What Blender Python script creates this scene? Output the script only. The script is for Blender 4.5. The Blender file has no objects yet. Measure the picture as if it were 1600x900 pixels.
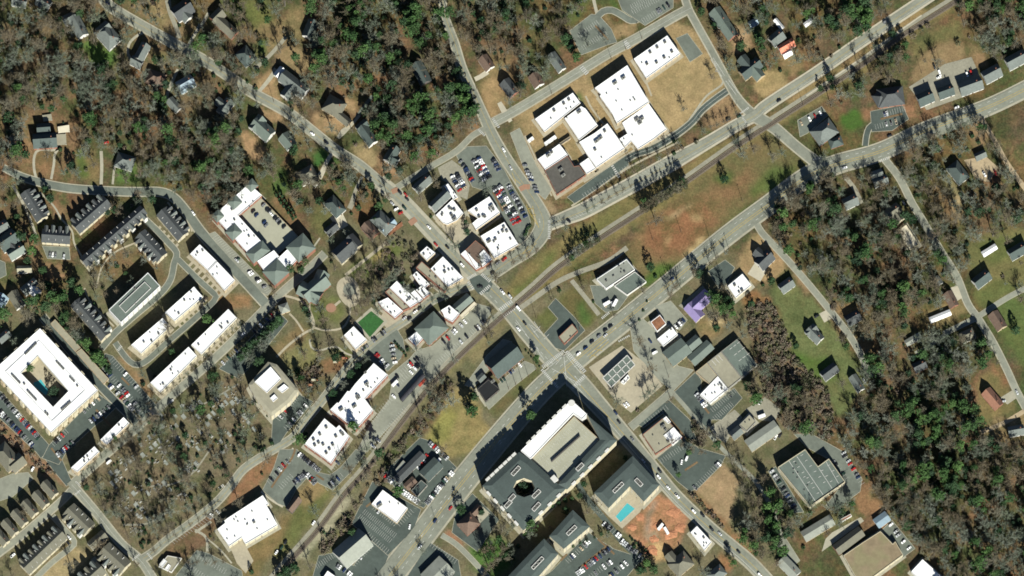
import bpy, math, random
import numpy as np
from mathutils import Vector

R = random.Random(7)
NR = np.random.RandomState(11)
scene = bpy.context.scene
COL = scene.collection

# ------------------------------------------------------------------ camera, sky, sun, exposure
S = 0.6                 # metres on the ground per pixel of the 1600 x 900 photograph
CAM_H = 8000.0          # the photograph is taken from very far up, looking down from the south
LEAN = 0.30
CAM = Vector((0.0, -LEAN * CAM_H, CAM_H))
cam_data = bpy.data.cameras.new('camera')
cam = bpy.data.objects.new('camera', cam_data)
COL.objects.link(cam)
cam.location = CAM
cam.rotation_euler = (0, 0, 0)
cam_data.sensor_width = 36.0
cam_data.lens = 36.0 * CAM_H / (1600 * S)
cam_data.shift_y = LEAN * CAM_H / (1600 * S)
cam_data.clip_start = 100.0
cam_data.clip_end = 40000.0
scene.camera = cam

SUN_AZ_FROM_SOUTH = 17.5     # degrees towards the east
SUN_EL = 32.0
world = bpy.data.worlds.new('World')
scene.world = world
world.use_nodes = True
wn = world.node_tree.nodes
wl = world.node_tree.links
bg = wn['Background']
sky = wn.new('ShaderNodeTexSky')
sky.sky_type = 'NISHITA'
sky.sun_disc = False
sky.sun_elevation = math.radians(SUN_EL)
sky.sun_rotation = math.radians(180 - SUN_AZ_FROM_SOUTH)
sky.air_density = 0.6
sky.dust_density = 0.0
bg.inputs['Strength'].default_value = 0.05
wl.new(sky.outputs['Color'], bg.inputs['Color'])

sun_data = bpy.data.lights.new('sun', 'SUN')
sun = bpy.data.objects.new('sun', sun_data)
COL.objects.link(sun)
sun_data.energy = 5.0
sun_data.angle = math.radians(0.5)
sun_data.color = (1.0, 0.985, 0.90)
sd = Vector((math.sin(math.radians(SUN_AZ_FROM_SOUTH)) * math.cos(math.radians(SUN_EL)),
             -math.cos(math.radians(SUN_AZ_FROM_SOUTH)) * math.cos(math.radians(SUN_EL)),
             math.sin(math.radians(SUN_EL))))
sun.rotation_euler = sd.to_track_quat('Z', 'Y').to_euler()

vs = scene.view_settings
vs.view_transform = 'Standard'
vs.look = 'None'
vs.gamma = 1.0
vs.exposure = 1.15
vs.use_curve_mapping = False
scene.cycles.use_denoising = True
scene.cycles.max_bounces = 4
scene.cycles.diffuse_bounces = 1
scene.cycles.glossy_bounces = 2
scene.cycles.transmission_bounces = 2
scene.cycles.caustics_reflective = False
scene.cycles.caustics_refractive = False
scene.cycles.filter_width = 1.7

# ------------------------------------------------------------------ helpers
def at(px, py, h=0.0):
    """the point of height h that the photograph shows at pixel (px, py)"""
    g = Vector(((px - 800) * S, (450 - py) * S, 0.0))
    p = CAM + (g - CAM) * (1 - h / CAM_H)
    return Vector((p.x, p.y, h))

def lin(c):
    c = c / 255.0
    return c / 12.92 if c <= 0.04045 else ((c + 0.055) / 1.055) ** 2.4

ALB = 1 / 2.0
def C(r, g, b):
    """real base colour of a surface from the colour it shows in full sun"""
    return (min(.85, lin(r) * ALB), min(.85, lin(g) * ALB), min(.85, lin(b) * ALB), 1)

MATS = {}
def mat(name, col, rough=0.85, var=0.25, scale=0.25, var2=0.0, scale2=0.03, metal=0.0, hue=0.0, spec=0.3, rnd=0.0, bump=0.0, bscale=1.0, col2=None):
    if name in MATS: return MATS[name]
    m = bpy.data.materials.new(name)
    m.use_nodes = True
    nt = m.node_tree
    n, l = nt.nodes, nt.links
    bs = n['Principled BSDF']
    bs.inputs['Roughness'].default_value = rough
    bs.inputs['Metallic'].default_value = metal
    bs.inputs['Specular IOR Level'].default_value = spec
    geo = n.new('ShaderNodeNewGeometry')
    rgb = n.new('ShaderNodeRGB'); rgb.outputs[0].default_value = col
    out = rgb.outputs[0]
    if col2 is not None:
        t = n.new('ShaderNodeTexNoise'); t.inputs['Scale'].default_value = scale2; t.inputs['Detail'].default_value = 5
        l.new(geo.outputs['Position'], t.inputs['Vector'])
        mr = n.new('ShaderNodeMapRange'); mr.inputs[1].default_value = .42; mr.inputs[2].default_value = .6
        l.new(t.outputs['Fac'], mr.inputs[0])
        mx = n.new('ShaderNodeMix'); mx.data_type = 'RGBA'
        l.new(mr.outputs[0], mx.inputs[0]); l.new(out, mx.inputs[6]); mx.inputs[7].default_value = col2
        out = mx.outputs[2]
    fac = None
    for (sc_, am) in ((scale, var), (scale2, var2)):
        if am <= 0: continue
        t = n.new('ShaderNodeTexNoise'); t.inputs['Scale'].default_value = sc_; t.inputs['Detail'].default_value = 6; t.inputs['Roughness'].default_value = .65
        l.new(geo.outputs['Position'], t.inputs['Vector'])
        mr = n.new('ShaderNodeMapRange'); mr.inputs[1].default_value = .3; mr.inputs[2].default_value = .7
        mr.inputs[3].default_value = 1 - am; mr.inputs[4].default_value = 1 + am
        l.new(t.outputs['Fac'], mr.inputs[0])
        if fac is None: fac = mr.outputs[0]
        else:
            mm = n.new('ShaderNodeMath'); mm.operation = 'MULTIPLY'; l.new(fac, mm.inputs[0]); l.new(mr.outputs[0], mm.inputs[1]); fac = mm.outputs[0]
    if rnd > 0:
        oi = n.new('ShaderNodeObjectInfo')
        mr = n.new('ShaderNodeMapRange'); mr.inputs[3].default_value = 1 - rnd; mr.inputs[4].default_value = 1 + rnd
        l.new(oi.outputs['Random'], mr.inputs[0])
        if fac is None: fac = mr.outputs[0]
        else:
            mm = n.new('ShaderNodeMath'); mm.operation = 'MULTIPLY'; l.new(fac, mm.inputs[0]); l.new(mr.outputs[0], mm.inputs[1]); fac = mm.outputs[0]
    hs = n.new('ShaderNodeHueSaturation')
    l.new(out, hs.inputs['Color'])
    if fac is not None: l.new(fac, hs.inputs['Value'])
    if hue > 0:
        oi = n.new('ShaderNodeObjectInfo')
        wn_ = n.new('ShaderNodeTexWhiteNoise'); wn_.noise_dimensions = '1D'
        l.new(oi.outputs['Random'], wn_.inputs['W'])
        mr = n.new('ShaderNodeMapRange'); mr.inputs[3].default_value = .5 - hue; mr.inputs[4].default_value = .5 + hue
        l.new(wn_.outputs['Value'], mr.inputs[0]); l.new(mr.outputs[0], hs.inputs['Hue'])
    l.new(hs.outputs[0], bs.inputs['Base Color'])
    if bump > 0:
        t = n.new('ShaderNodeTexNoise'); t.inputs['Scale'].default_value = bscale; t.inputs['Detail'].default_value = 3
        l.new(geo.outputs['Position'], t.inputs['Vector'])
        b = n.new('ShaderNodeBump'); b.inputs['Strength'].default_value = bump; b.inputs['Distance'].default_value = .5
        l.new(t.outputs['Fac'], b.inputs['Height']); l.new(b.outputs[0], bs.inputs['Normal'])
    MATS[name] = m
    return m

def new_mesh(name, verts, faces, mats, fm=None, smooth=False):
    me = bpy.data.meshes.new(name)
    me.from_pydata([tuple(v) for v in verts], [], faces)
    for m in (mats if isinstance(mats, (list, tuple)) else [mats]):
        me.materials.append(m)
    if fm: me.polygons.foreach_set('material_index', fm)
    if smooth: me.polygons.foreach_set('use_smooth', [True] * len(me.polygons))
    me.update()
    return me

def link(name, me, parent=None, loc=(0, 0, 0), rz=0.0):
    o = bpy.data.objects.new(name, me)
    COL.objects.link(o)
    if parent is not None: o.parent = parent
    o.location = loc
    if rz: o.rotation_euler = (0, 0, rz)
    return o

def tag(o, label=None, cat=None, group=None, kind=None):
    if label: o['label'] = label
    if cat: o['category'] = cat
    if group: o['group'] = group
    if kind: o['kind'] = kind
    return o

def structure(o, label=None):
    o['kind'] = 'structure'
    if label: o['label'] = label
    return o

class MB:
    """collects faces in world space, linked as one mesh object with its origin at the parent's place"""
    def __init__(s): s.v = []; s.f = []; s.m = []
    def add(s, verts, faces, mi=0):
        b = len(s.v); s.v += [Vector(v) for v in verts]
        for f in faces: s.f.append([b + i for i in f]); s.m.append(mi)
    def box(s, c, d, rz=0.0, mi=0, taper=1.0):
        x, y, z = d[0] / 2, d[1] / 2, d[2]
        ca, sa = math.cos(rz), math.sin(rz)
        vs_ = []
        for (zz, k) in ((0, 1.0), (z, taper)):
            for (a, b) in ((-x, -y), (x, -y), (x, y), (-x, y)):
                a *= k; b *= k
                vs_.append((c[0] + a * ca - b * sa, c[1] + a * sa + b * ca, c[2] + zz))
        s.add(vs_, [(3, 2, 1, 0), (4, 5, 6, 7), (0, 1, 5, 4), (1, 2, 6, 5), (2, 3, 7, 6), (3, 0, 4, 7)], mi)
    def tube(s, a, b, ra, rb, n=5, mi=0, cap=False):
        a = Vector(a); b = Vector(b); d = (b - a)
        if d.length < 1e-6: return
        d.normalize()
        u = d.cross(Vector((0, 0, 1)));
        if u.length < 1e-3: u = Vector((1, 0, 0))
        u.normalize(); w = d.cross(u)
        vs_ = []
        for (p, r) in ((a, ra), (b, rb)):
            for i in range(n):
                t = 2 * math.pi * i / n
                vs_.append(p + u * (r * math.cos(t)) + w * (r * math.sin(t)))
        fs = [(i, (i + 1) % n, n + (i + 1) % n, n + i) for i in range(n)]
        if cap: fs.append(tuple(range(n, 2 * n)))
        s.add(vs_, fs, mi)
    def build(s, name, mats, parent=None, smooth=False):
        off = parent_origin(parent)
        me = new_mesh(name, [v - off for v in s.v], s.f, mats, s.m, smooth)
        return link(name, me, parent)

def parent_origin(p):
    o = Vector((0, 0, 0))
    while p is not None:
        o = o + Vector(p.location); p = p.parent
    return o

def empty(name, loc):
    o = bpy.data.objects.new(name, None)
    o.empty_display_size = 2
    COL.objects.link(o); o.location = loc
    return o

def in_poly(px, py, poly):
    """vectorised point in polygon"""
    ins = np.zeros(px.shape, bool)
    n = len(poly)
    j = n - 1
    for i in range(n):
        xi, yi = poly[i]; xj, yj = poly[j]
        c = ((yi > py) != (yj > py)) & (px < (xj - xi) * (py - yi) / ((yj - yi) or 1e-9) + xi)
        ins ^= c
        j = i
    return ins

def smooth_line(pts, step=6.0, closed=False):
    """Catmull-Rom through pixel points (x, y[, w])"""
    P = [np.array(p, float) for p in pts]
    n = len(P)
    out = []
    rng = range(n if closed else n - 1)
    for i in rng:
        p1, p2 = P[i], P[(i + 1) % n]
        p0 = P[i - 1] if (i > 0 or closed) else 2 * p1 - p2
        p3 = P[(i + 2) % n] if (i + 2 < n or closed) else 2 * p2 - p1
        k = max(1, int(np.linalg.norm((p2 - p1)[:2]) / step))
        for t in range(k):
            t /= k
            out.append(.5 * ((2 * p1) + (-p0 + p2) * t + (2 * p0 - 5 * p1 + 4 * p2 - p3) * t * t + (-p0 + 3 * p1 - 3 * p2 + p3) * t ** 3))
    if not closed: out.append(P[-1])
    return out

# masks in pixel space (margin M), used to keep trees off roads and roofs and to lay out woods
M = 60
MW, MH = 1600 + 2 * M, 900 + 2 * M
GX, GY = np.meshgrid(np.arange(MW) - M + .5, np.arange(MH) - M + .5)
BLOCK = np.zeros((MH, MW), bool)
DENS = np.zeros((MH, MW), np.float32)
EVER = np.zeros((MH, MW), np.float32)

def raster(poly):
    xs = [p[0] for p in poly]; ys = [p[1] for p in poly]
    x0 = max(0, int(min(xs)) + M - 2); x1 = min(MW, int(max(xs)) + M + 3)
    y0 = max(0, int(min(ys)) + M - 2); y1 = min(MH, int(max(ys)) + M + 3)
    if x0 >= x1 or y0 >= y1: return None
    sl = (slice(y0, y1), slice(x0, x1))
    return sl, in_poly(GX[sl], GY[sl], poly)

def block(poly, grow=0.0):
    if grow:
        cx = sum(p[0] for p in poly) / len(poly); cy = sum(p[1] for p in poly) / len(poly)
        q = []
        for (x, y) in poly:
            d = math.hypot(x - cx, y - cy) or 1
            q.append((x + (x - cx) / d * grow, y + (y - cy) / d * grow))
        poly = q
    r = raster(poly)
    if r: BLOCK[r[0]] |= r[1]

def wood(poly, dens, ever):
    r = raster(poly)
    if r:
        DENS[r[0]][r[1]] = dens; EVER[r[0]][r[1]] = ever

def noise2(x, y, cell, seed):
    """smooth value noise on arrays"""
    rs = np.random.RandomState(seed)
    g = rs.rand(97, 97)
    fx, fy = x / cell + 300, y / cell + 300
    ix, iy = np.floor(fx).astype(int), np.floor(fy).astype(int)
    tx, ty = fx - ix, fy - iy
    tx = tx * tx * (3 - 2 * tx); ty = ty * ty * (3 - 2 * ty)
    a = g[iy % 97, ix % 97]; b = g[iy % 97, (ix + 1) % 97]; c = g[(iy + 1) % 97, ix % 97]; d = g[(iy + 1) % 97, (ix + 1) % 97]
    return (a * (1 - tx) + b * tx) * (1 - ty) + (c * (1 - tx) + d * tx) * ty

# ------------------------------------------------------------------ materials
ASPH = mat('worn_asphalt', C(150, 153, 137), .9, .12, .35, .2, .04, bump=.1, bscale=2)
ASPH_P = mat('pale_asphalt', C(158, 160, 143), .9, .12, .3, .2, .045)
ASPH_N = mat('fresh_asphalt', C(90, 101, 94), .9, .14, .3, .24, .05)
ASPH_M = mat('grey_asphalt', C(124, 131, 119), .9, .14, .3, .24, .05)
CONC = mat('concrete', C(190, 185, 163), .9, .12, .3, .12, .05)
CONC_P = mat('pale_concrete', C(210, 202, 178), .9, .08, .3, .1, .05)
GRAVEL = mat('gravel', C(168, 164, 144), .95, .18, .5, .15, .06)
TANP = mat('tan_paving', C(194, 184, 158), .9, .12, .4, .12, .06)
BRICKP = mat('brick_paving', C(178, 138, 112), .9, .12, .5, .1, .06)
WPAINT = mat('white_paint', C(214, 214, 205), .8, .25, .6)
YPAINT = mat('yellow_paint', C(205, 178, 96), .8, .2, .6)
BALL = mat('rail_ballast', C(136, 124, 106), .95, .25, .6, .15, .05)
SLEEP = mat('rail_sleeper', C(84, 68, 56), .9, .3, .8)
STEEL = mat('rail_steel', C(150, 142, 130), .5, .1, 1.0, metal=.4)
DIRT = mat('dirt_track', C(196, 176, 142), .95, .18, .3, .15, .05)

ROOF = {
    'white': mat('white_roof_membrane', (.60, .60, .585, 1), .6, .07, .3, .12, .06),
    'tan': mat('tan_roof_gravel', C(174, 169, 146), .9, .1, .3, .12, .06),
    'deck': mat('parking_deck_concrete', C(186, 185, 162), .85, .06, .3, .1, .06),
    'slate': mat('slate_grey_shingle', C(86, 98, 94), .9, .14, .6, .12, .07),
    'dark': mat('charcoal_shingle', C(88, 92, 92), .9, .18, .6, .12, .09),
    'grey': mat('grey_shingle', C(118, 125, 120), .9, .16, .6, .12, .09),
    'lgrey': mat('pale_grey_roof', C(160, 164, 152), .8, .1, .4, .12, .06),
    'green': mat('grey_green_metal_roof', C(120, 132, 122), .6, .1, .3, .12, .06),
    'olive': mat('olive_grey_shingle', C(124, 122, 106), .9, .14, .6, .1, .09),
    'brown': mat('brown_shingle', C(122, 102, 88), .9, .18, .6, .12, .09),
    'red': mat('dull_red_shingle', C(168, 122, 100), .9, .14, .6, .1, .09),
    'rust': mat('rusty_flat_roof', C(156, 108, 78), .9, .3, .4, .2, .1),
    'orange': mat('orange_metal_roof', C(240, 142, 108), .6, .1, .4),
    'purple': mat('lavender_metal_roof', C(160, 146, 192), .5, .06, .4, .06, .1),
    'cream': mat('cream_roof', C(246, 236, 208), .7, .06, .3, .06, .06),
    'mud': mat('weathered_brown_roof', C(166, 148, 118), .9, .12, .3, .25, .06, col2=C(146, 138, 104)),
    'gravel': mat('dark_gravel_roof', C(102, 99, 92), .95, .18, .4, .18, .06),
    'black': mat('black_flat_top', C(36, 38, 40), .9, .2, .3),
    'blue': mat('blue_grey_metal_roof', C(150, 172, 184), .5, .1, .4),
}
WALL = {
    'cream': mat('cream_wall', C(214, 204, 174), .9, .08, .5),
    'white': mat('white_wall', C(236, 234, 226), .85, .05, .5),
    'brick': mat('brick_wall', C(156, 108, 88), .9, .12, .8),
    'grey': mat('grey_wall', C(160, 158, 148), .9, .08, .5),
    'tan': mat('tan_wall', C(196, 178, 146), .9, .08, .5),
    'dark': mat('dark_wall', C(96, 92, 88), .9, .1, .5),
}
GLASS = mat('window_glass', (.02, .025, .03, 1), .12, 0, spec=.6)
DOORM = mat('door_paint', C(96, 60, 46), .6, .1, 1)
UNIT = mat('rooftop_unit_metal', C(150, 150, 142), .6, .1, .5, rnd=.2)
UNITD = mat('rooftop_fan_dark', (.02, .02, .02, 1), .8, 0)
TRIM = mat('white_trim', C(232, 230, 222), .7, .04, .5)

# ------------------------------------------------------------------ the ground: one sheet, its soils and grasses mixed by soft-edged areas
LITTER = (112, 96, 74)
ZONES = [  # (outline, colour in full sun, edge softness in grid cells, wildness)
    ([(560, 310), (640, 262), (700, 240), (790, 200), (860, 330), (800, 440), (1010, 440), (1140, 380), (1200, 460), (1180, 560), (1250, 690), (1220, 960), (-60, 960), (-60, 480), (90, 470), (200, 330), (270, 300), (420, 440), (500, 380)], (134, 124, 96), 6, .45),
    # yards of the northern streets
    ([(0, 0), (150, 0), (250, 70), (330, 120), (330, 190), (240, 170), (190, 120), (90, 80), (0, 60)], (132, 112, 84), 4, .8),
    ([(138, 62), (180, 75), (176, 108), (140, 104), (130, 84)], (104, 136, 66), 3, .3),
    ([(238, 82), (262, 86), (258, 106), (240, 102)], (136, 132, 86), 2, .3),
    ([(200, 100), (224, 104), (222, 120), (204, 116)], (166, 116, 80), 2, .4),
    ([(180, 0), (270, 0), (300, 70), (260, 62), (210, 22)], (160, 134, 100), 3, .5),
    ([(230, 0), (250, 0), (258, 38), (244, 36)], (180, 154, 112), 2, .4),
    ([(290, 25), (330, 30), (340, 60), (300, 60)], (138, 112, 84), 3, .5),
    ([(300, 45), (335, 55), (340, 75), (310, 80)], (96, 100, 60), 3, .4),
    ([(345, 0), (420, 0), (430, 40), (415, 70), (390, 40)], (120, 124, 72), 4, .5),
    ([(340, 100), (380, 118), (380, 160), (350, 150)], (110, 114, 70), 3, .4),
    ([(400, 40), (440, 30), (450, 10), (480, 10), (478, 60), (440, 70), (420, 90), (400, 90)], (164, 138, 100), 3, .4),
    ([(400, 60), (425, 65), (415, 85), (400, 88)], (92, 118, 60), 2, .4),
    ([(436, 75), (452, 66), (500, 98), (482, 118), (458, 112), (440, 96)], (172, 144, 106), 2, .2),
    ([(405, 122), (428, 110), (438, 140), (440, 162), (418, 158), (402, 144)], (192, 156, 116), 2, .2),
    ([(448, 158), (470, 150), (478, 170), (466, 180), (452, 176)], (186, 154, 116), 2, .3),
    ([(485, 178), (520, 176), (540, 190), (536, 206), (520, 214), (490, 200)], (196, 160, 120), 2, .2),
    ([(520, 120), (560, 130), (590, 100), (610, 120), (575, 150), (560, 178), (540, 165)], (148, 112, 82), 3, .6),
    ([(535, 150), (560, 160), (552, 180), (538, 172)], (194, 158, 118), 2, .3),
    ([(404, 164), (440, 172), (448, 188), (420, 190), (404, 180)], (186, 150, 112), 2, .3),
    ([(376, 204), (400, 212), (418, 236), (408, 256), (386, 246)], (198, 156, 118), 2, .2),
    ([(450, 200), (480, 210), (488, 222), (462, 224)], (140, 122, 84), 2, .3),
    ([(572, 178), (600, 168), (600, 186), (580, 196)], (184, 156, 118), 2, .3),
    ([(545, 222), (575, 225), (590, 250), (580, 262), (555, 245)], (186, 160, 118), 2, .3),
    ([(586, 238), (612, 252), (622, 278), (606, 276), (590, 258)], (178, 140, 106), 2, .3),
    ([(482, 240), (505, 234), (514, 244), (502, 262), (490, 260)], (74, 116, 56), 1, .1),
    ([(515, 245), (530, 240), (532, 256), (518, 258)], (84, 118, 60), 2, .2),
    ([(420, 270), (450, 260), (455, 305), (440, 322), (424, 310)], (92, 116, 62), 3, .5),
    ([(498, 312), (520, 334), (530, 362), (505, 370), (486, 350)], (120, 116, 74), 3, .5),
    ([(440, 305), (462, 330), (480, 368), (470, 380), (446, 350), (424, 318)], (150, 118, 86), 2, .4),
    ([(545, 315), (575, 290), (600, 330), (575, 350), (555, 345)], (146, 104, 74), 3, .5),
    ([(743, 108), (770, 84), (800, 92), (800, 150), (780, 190), (764, 178), (750, 140)], (160, 132, 96), 3, .4),
    ([(752, 128), (778, 124), (786, 160), (774, 186), (760, 168)], (188, 154, 112), 2, .2),
    ([(735, 180), (756, 190), (752, 212), (732, 206)], (160, 124, 90), 2, .4),
    # school
    ([(800, 178), (900, 120), (985, 70), (1045, 30), (1095, 50), (1135, 130), (1110, 160), (1062, 212), (985, 245), (880, 312), (862, 300), (815, 205)], (186, 156, 114), 2, .2),
    ([(1012, 122), (1066, 84), (1094, 62), (1118, 98), (1128, 128), (1108, 150), (1084, 186), (1058, 205), (1040, 196), (1014, 160)], (194, 164, 120), 2, .1),
    ([(895, 150), (905, 142), (915, 160), (908, 164)], (104, 120, 66), 1, .2),
    ([(800, 180), (812, 196), (836, 250), (856, 300), (868, 330), (852, 340), (838, 312), (812, 262)], (186, 156, 120), 1, .2),
    ([(940, 20), (958, 38), (985, 36), (998, 38), (985, 60), (962, 66), (950, 44)], (184, 152, 112), 1, .2),
    ([(908, 84), (948, 62), (952, 74), (915, 96)], (176, 148, 110), 1, .3),
    ([(945, 0), (965, 0), (975, 16), (990, 26), (975, 30), (955, 14)], (90, 106, 56), 2, .4),
    ([(885, 50), (915, 18), (926, 2), (905, 0), (880, 30)], (100, 114, 62), 3, .5),
    ([(1085, 15), (1150, 60), (1160, 110), (1140, 120), (1110, 70)], (150, 124, 92), 3, .5),
    ([(1140, 40), (1165, 42), (1175, 72), (1150, 82)], (200, 164, 126), 2, .3),
    ([(1178, 118), (1214, 105), (1234, 130), (1200, 150), (1186, 150)], (204, 172, 124), 1, .1),
    ([(1100, 175), (1130, 152), (1152, 160), (1162, 178), (1135, 192), (1108, 200)], (178, 144, 108), 2, .3),
    ([(1218, 84), (1248, 80), (1258, 104), (1236, 120), (1222, 110)], (170, 138, 100), 2, .3),
    # verges of the railway and the long field
    ([(790, 455), (812, 425), (855, 388), (900, 350), (1000, 298), (1100, 240), (1180, 192), (1210, 180), (1300, 120), (1400, 45), (1480, -5), (1520, -5), (1420, 62), (1300, 148), (1210, 205), (1075, 298), (940, 388), (860, 445), (800, 492)], (150, 132, 88), 2, .3),
    ([(800, 452), (838, 424), (870, 386), (872, 400), (830, 440), (806, 464)], (116, 124, 70), 3, .3),
    ([(885, 372), (945, 330), (985, 318), (960, 345), (900, 385)], (128, 124, 76), 4, .3),
    ([(1225, 155), (1300, 110), (1440, 15), (1448, 22), (1310, 120), (1232, 166)], (178, 148, 104), 1, .2),
    ([(975, 392), (1000, 350), (1075, 296), (1150, 246), (1212, 204), (1268, 256), (1200, 306), (1130, 358), (1060, 414), (1012, 446)], (134, 120, 82), 3, .4),
    ([(985, 400), (1000, 352), (1040, 325), (1110, 300), (1160, 262), (1180, 270), (1150, 318), (1110, 360), (1070, 398), (1030, 412)], (158, 122, 88), 7, .4),
    ([(995, 390), (1012, 352), (1060, 326), (1110, 318), (1112, 345), (1085, 385), (1040, 398)], (162, 114, 82), 6, .5),
    ([(1062, 404), (1090, 378), (1100, 368), (1102, 376), (1082, 398), (1068, 406)], (216, 184, 134), 1, .2),
    ([(1034, 348), (1064, 326), (1082, 314), (1080, 322), (1050, 346)], (196, 164, 124), 2, .4),
    ([(1076, 340), (1100, 336), (1100, 343), (1080, 345)], (196, 160, 116), 2, .4),
    ([(1032, 374), (1048, 372), (1044, 384), (1034, 382)], (192, 152, 110), 2, .3),
    ([(1168, 296), (1200, 262), (1262, 254), (1212, 296), (1176, 312)], (104, 116, 64), 3, .3),
    ([(1112, 276), (1142, 268), (1146, 286), (1120, 288)], (96, 122, 60), 3, .4),
    ([(1002, 438), (1020, 420), (1060, 410), (1040, 432), (1012, 446)], (96, 124, 58), 3, .3),
    ([(1120, 362), (1180, 310), (1190, 318), (1132, 368)], (100, 114, 62), 2, .3),
    ([(832, 498), (858, 479), (872, 497), (850, 518)], (116, 116, 70), 1, .2),
    ([(866, 468), (896, 448), (916, 466), (936, 494), (912, 516)], (122, 112, 72), 2, .3),
    ([(896, 480), (912, 470), (926, 498), (912, 512)], (92, 116, 60), 3, .3),
    ([(764, 642), (836, 574), (844, 584), (790, 642), (774, 650)], (116, 114, 74), 1, .2),
    ([(772, 640), (800, 616), (806, 620), (786, 640)], (140, 118, 84), 3, .2),
    ([(732, 545), (765, 518), (800, 488), (806, 496), (760, 545), (735, 572)], (156, 140, 102), 1, .2),
    ([(664, 690), (684, 645), (712, 606), (742, 622), (768, 682), (722, 714), (690, 717)], (176, 154, 104), 2, .3),
    ([(668, 660), (700, 640), (720, 650), (690, 700), (672, 694)], (166, 156, 92), 3, .2),
    ([(560, 780), (600, 720), (660, 640), (700, 590), (712, 604), (690, 640), (655, 690), (610, 742), (575, 790)], (118, 102, 76), 2, 1),
    ([(600, 690), (640, 640), (700, 570), (760, 512), (768, 520), (720, 568), (650, 640), (605, 700), (560, 752), (500, 830), (480, 850), (490, 820), (540, 750)], (156, 142, 102), 1, .2),
    ([(425, 860), (452, 800), (500, 740), (520, 770), (480, 830), (440, 880)], (124, 124, 76), 3, .3),
    ([(466, 770), (496, 748), (508, 766), (476, 800)], (168, 142, 100), 2, .2),
    ([(380, 855), (430, 825), (440, 800), (455, 805), (440, 850), (400, 900), (380, 905)], (152, 128, 88), 3, .3),
    ([(478, 905), (540, 820), (560, 800), (566, 812), (520, 860), (492, 905)], (140, 130, 88), 2, .4),
    ([(450, 880), (520, 792), (545, 768), (552, 778), (520, 825), (480, 872)], (196, 184, 154), 1, .2),
    # park and cemetery
    ([(120, 745), (235, 648), (335, 562), (385, 590), (440, 690), (370, 728), (320, 790), (225, 868), (205, 852), (150, 790)], (136, 122, 98), 2, .6),
    ([(545, 425), (575, 395), (612, 376), (632, 376), (628, 396), (600, 416), (575, 434), (555, 440)], (124, 132, 76), 2, .2),
    ([(578, 402), (604, 384), (616, 384), (596, 416)], (172, 150, 100), 2, .2),
    ([(482, 468), (530, 462), (544, 488), (530, 506), (500, 508), (484, 492)], (126, 128, 80), 1, .2),
    ([(512, 476), (524, 472), (528, 484), (516, 488)], (178, 140, 110), 1, .2),
    ([(418, 548), (470, 505), (490, 520), (440, 560), (422, 562)], (152, 128, 92), 2, .3),
    ([(436, 562), (480, 528), (500, 550), (496, 570), (470, 580), (448, 590)], (154, 144, 98), 2, .2),
    ([(492, 560), (530, 556), (552, 552), (556, 562), (532, 586), (500, 580)], (156, 116, 86), 2, .4),
    ([(520, 540), (552, 546), (550, 556), (530, 552)], (124, 126, 76), 1, .2),
    ([(455, 590), (500, 560), (505, 590), (480, 620), (460, 612)], (134, 104, 78), 3, .6),
    ([(325, 470), (345, 455), (392, 460), (390, 480), (352, 490)], (168, 130, 94), 2, .4),
    ([(170, 405), (200, 392), (212, 410), (190, 430), (170, 425)], (178, 134, 98), 2, .3),
    ([(170, 380), (240, 400), (262, 440), (180, 440), (140, 430)], (146, 116, 86), 3, .5),
    ([(80, 320), (105, 322), (106, 342), (88, 340)], (176, 134, 102), 2, .3),
    ([(70, 405), (100, 412), (104, 430), (86, 442), (76, 430)], (178, 134, 102), 2, .3),
    ([(40, 360), (62, 380), (74, 420), (60, 420), (46, 390)], (166, 132, 98), 2, .5),
    ([(0, 380), (20, 380), (24, 410), (8, 410)], (174, 134, 100), 2, .3),
    ([(0, 440), (60, 440), (70, 480), (30, 480), (0, 470)], (160, 130, 92), 3, .4),
    ([(195, 548), (212, 580), (240, 610), (236, 622), (205, 590), (185, 560)], (176, 140, 104), 1, .3),
    ([(0, 168), (60, 170), (100, 180), (130, 190), (130, 230), (90, 280), (20, 280), (0, 240)], (150, 118, 88), 4, .7),
    ([(20, 190), (46, 180), (52, 250), (36, 262), (24, 230)], (162, 128, 94), 3, .4),
    ([(55, 240), (85, 238), (82, 276), (58, 276)], (164, 126, 92), 2, .4),
    ([(118, 238), (150, 232), (156, 284), (130, 284)], (158, 132, 92), 3, .4),
    ([(116, 232), (130, 236), (134, 280), (120, 276)], (110, 124, 66), 2, .3),
    ([(178, 262), (212, 256), (214, 288), (182, 290)], (100, 128, 66), 3, .3),
    ([(0, 658), (14, 662), (60, 712), (108, 748), (100, 762), (60, 735), (20, 712), (0, 690)], (172, 130, 102), 1, .4),
    ([(50, 905), (110, 846), (142, 868), (140, 880), (100, 905)], (196, 170, 128), 1, .2),
    ([(90, 790), (112, 768), (116, 772), (96, 796)], (170, 148, 114), 1, .2),
    ([(250, 870), (300, 820), (345, 790), (335, 840), (310, 862), (285, 880)], (138, 108, 84), 2, .5),
    ([(360, 760), (410, 712), (450, 702), (430, 726), (405, 760), (350, 800)], (172, 126, 94), 2, .4),
    ([(318, 700), (330, 684), (342, 690)], (170, 120, 86), 2, .4),
    # south and east
    ([(974, 826), (1012, 786), (1030, 771), (1062, 790), (1076, 808), (1070, 838), (1038, 872), (1018, 874)], (206, 146, 110), 1, .5),
    ([(1008, 800), (1016, 785), (1026, 786), (1018, 806), (1016, 830), (1008, 828)], (176, 150, 128), 2, .3),
    ([(1005, 830), (1026, 828), (1030, 848), (1014, 850)], (186, 160, 132), 2, .4),
    ([(1006, 850), (1038, 850), (1040, 872), (1018, 876)], (226, 184, 132), 2, .2),
    ([(1086, 766), (1130, 726), (1156, 754), (1134, 818)], (192, 158, 122), 1, .1),
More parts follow.
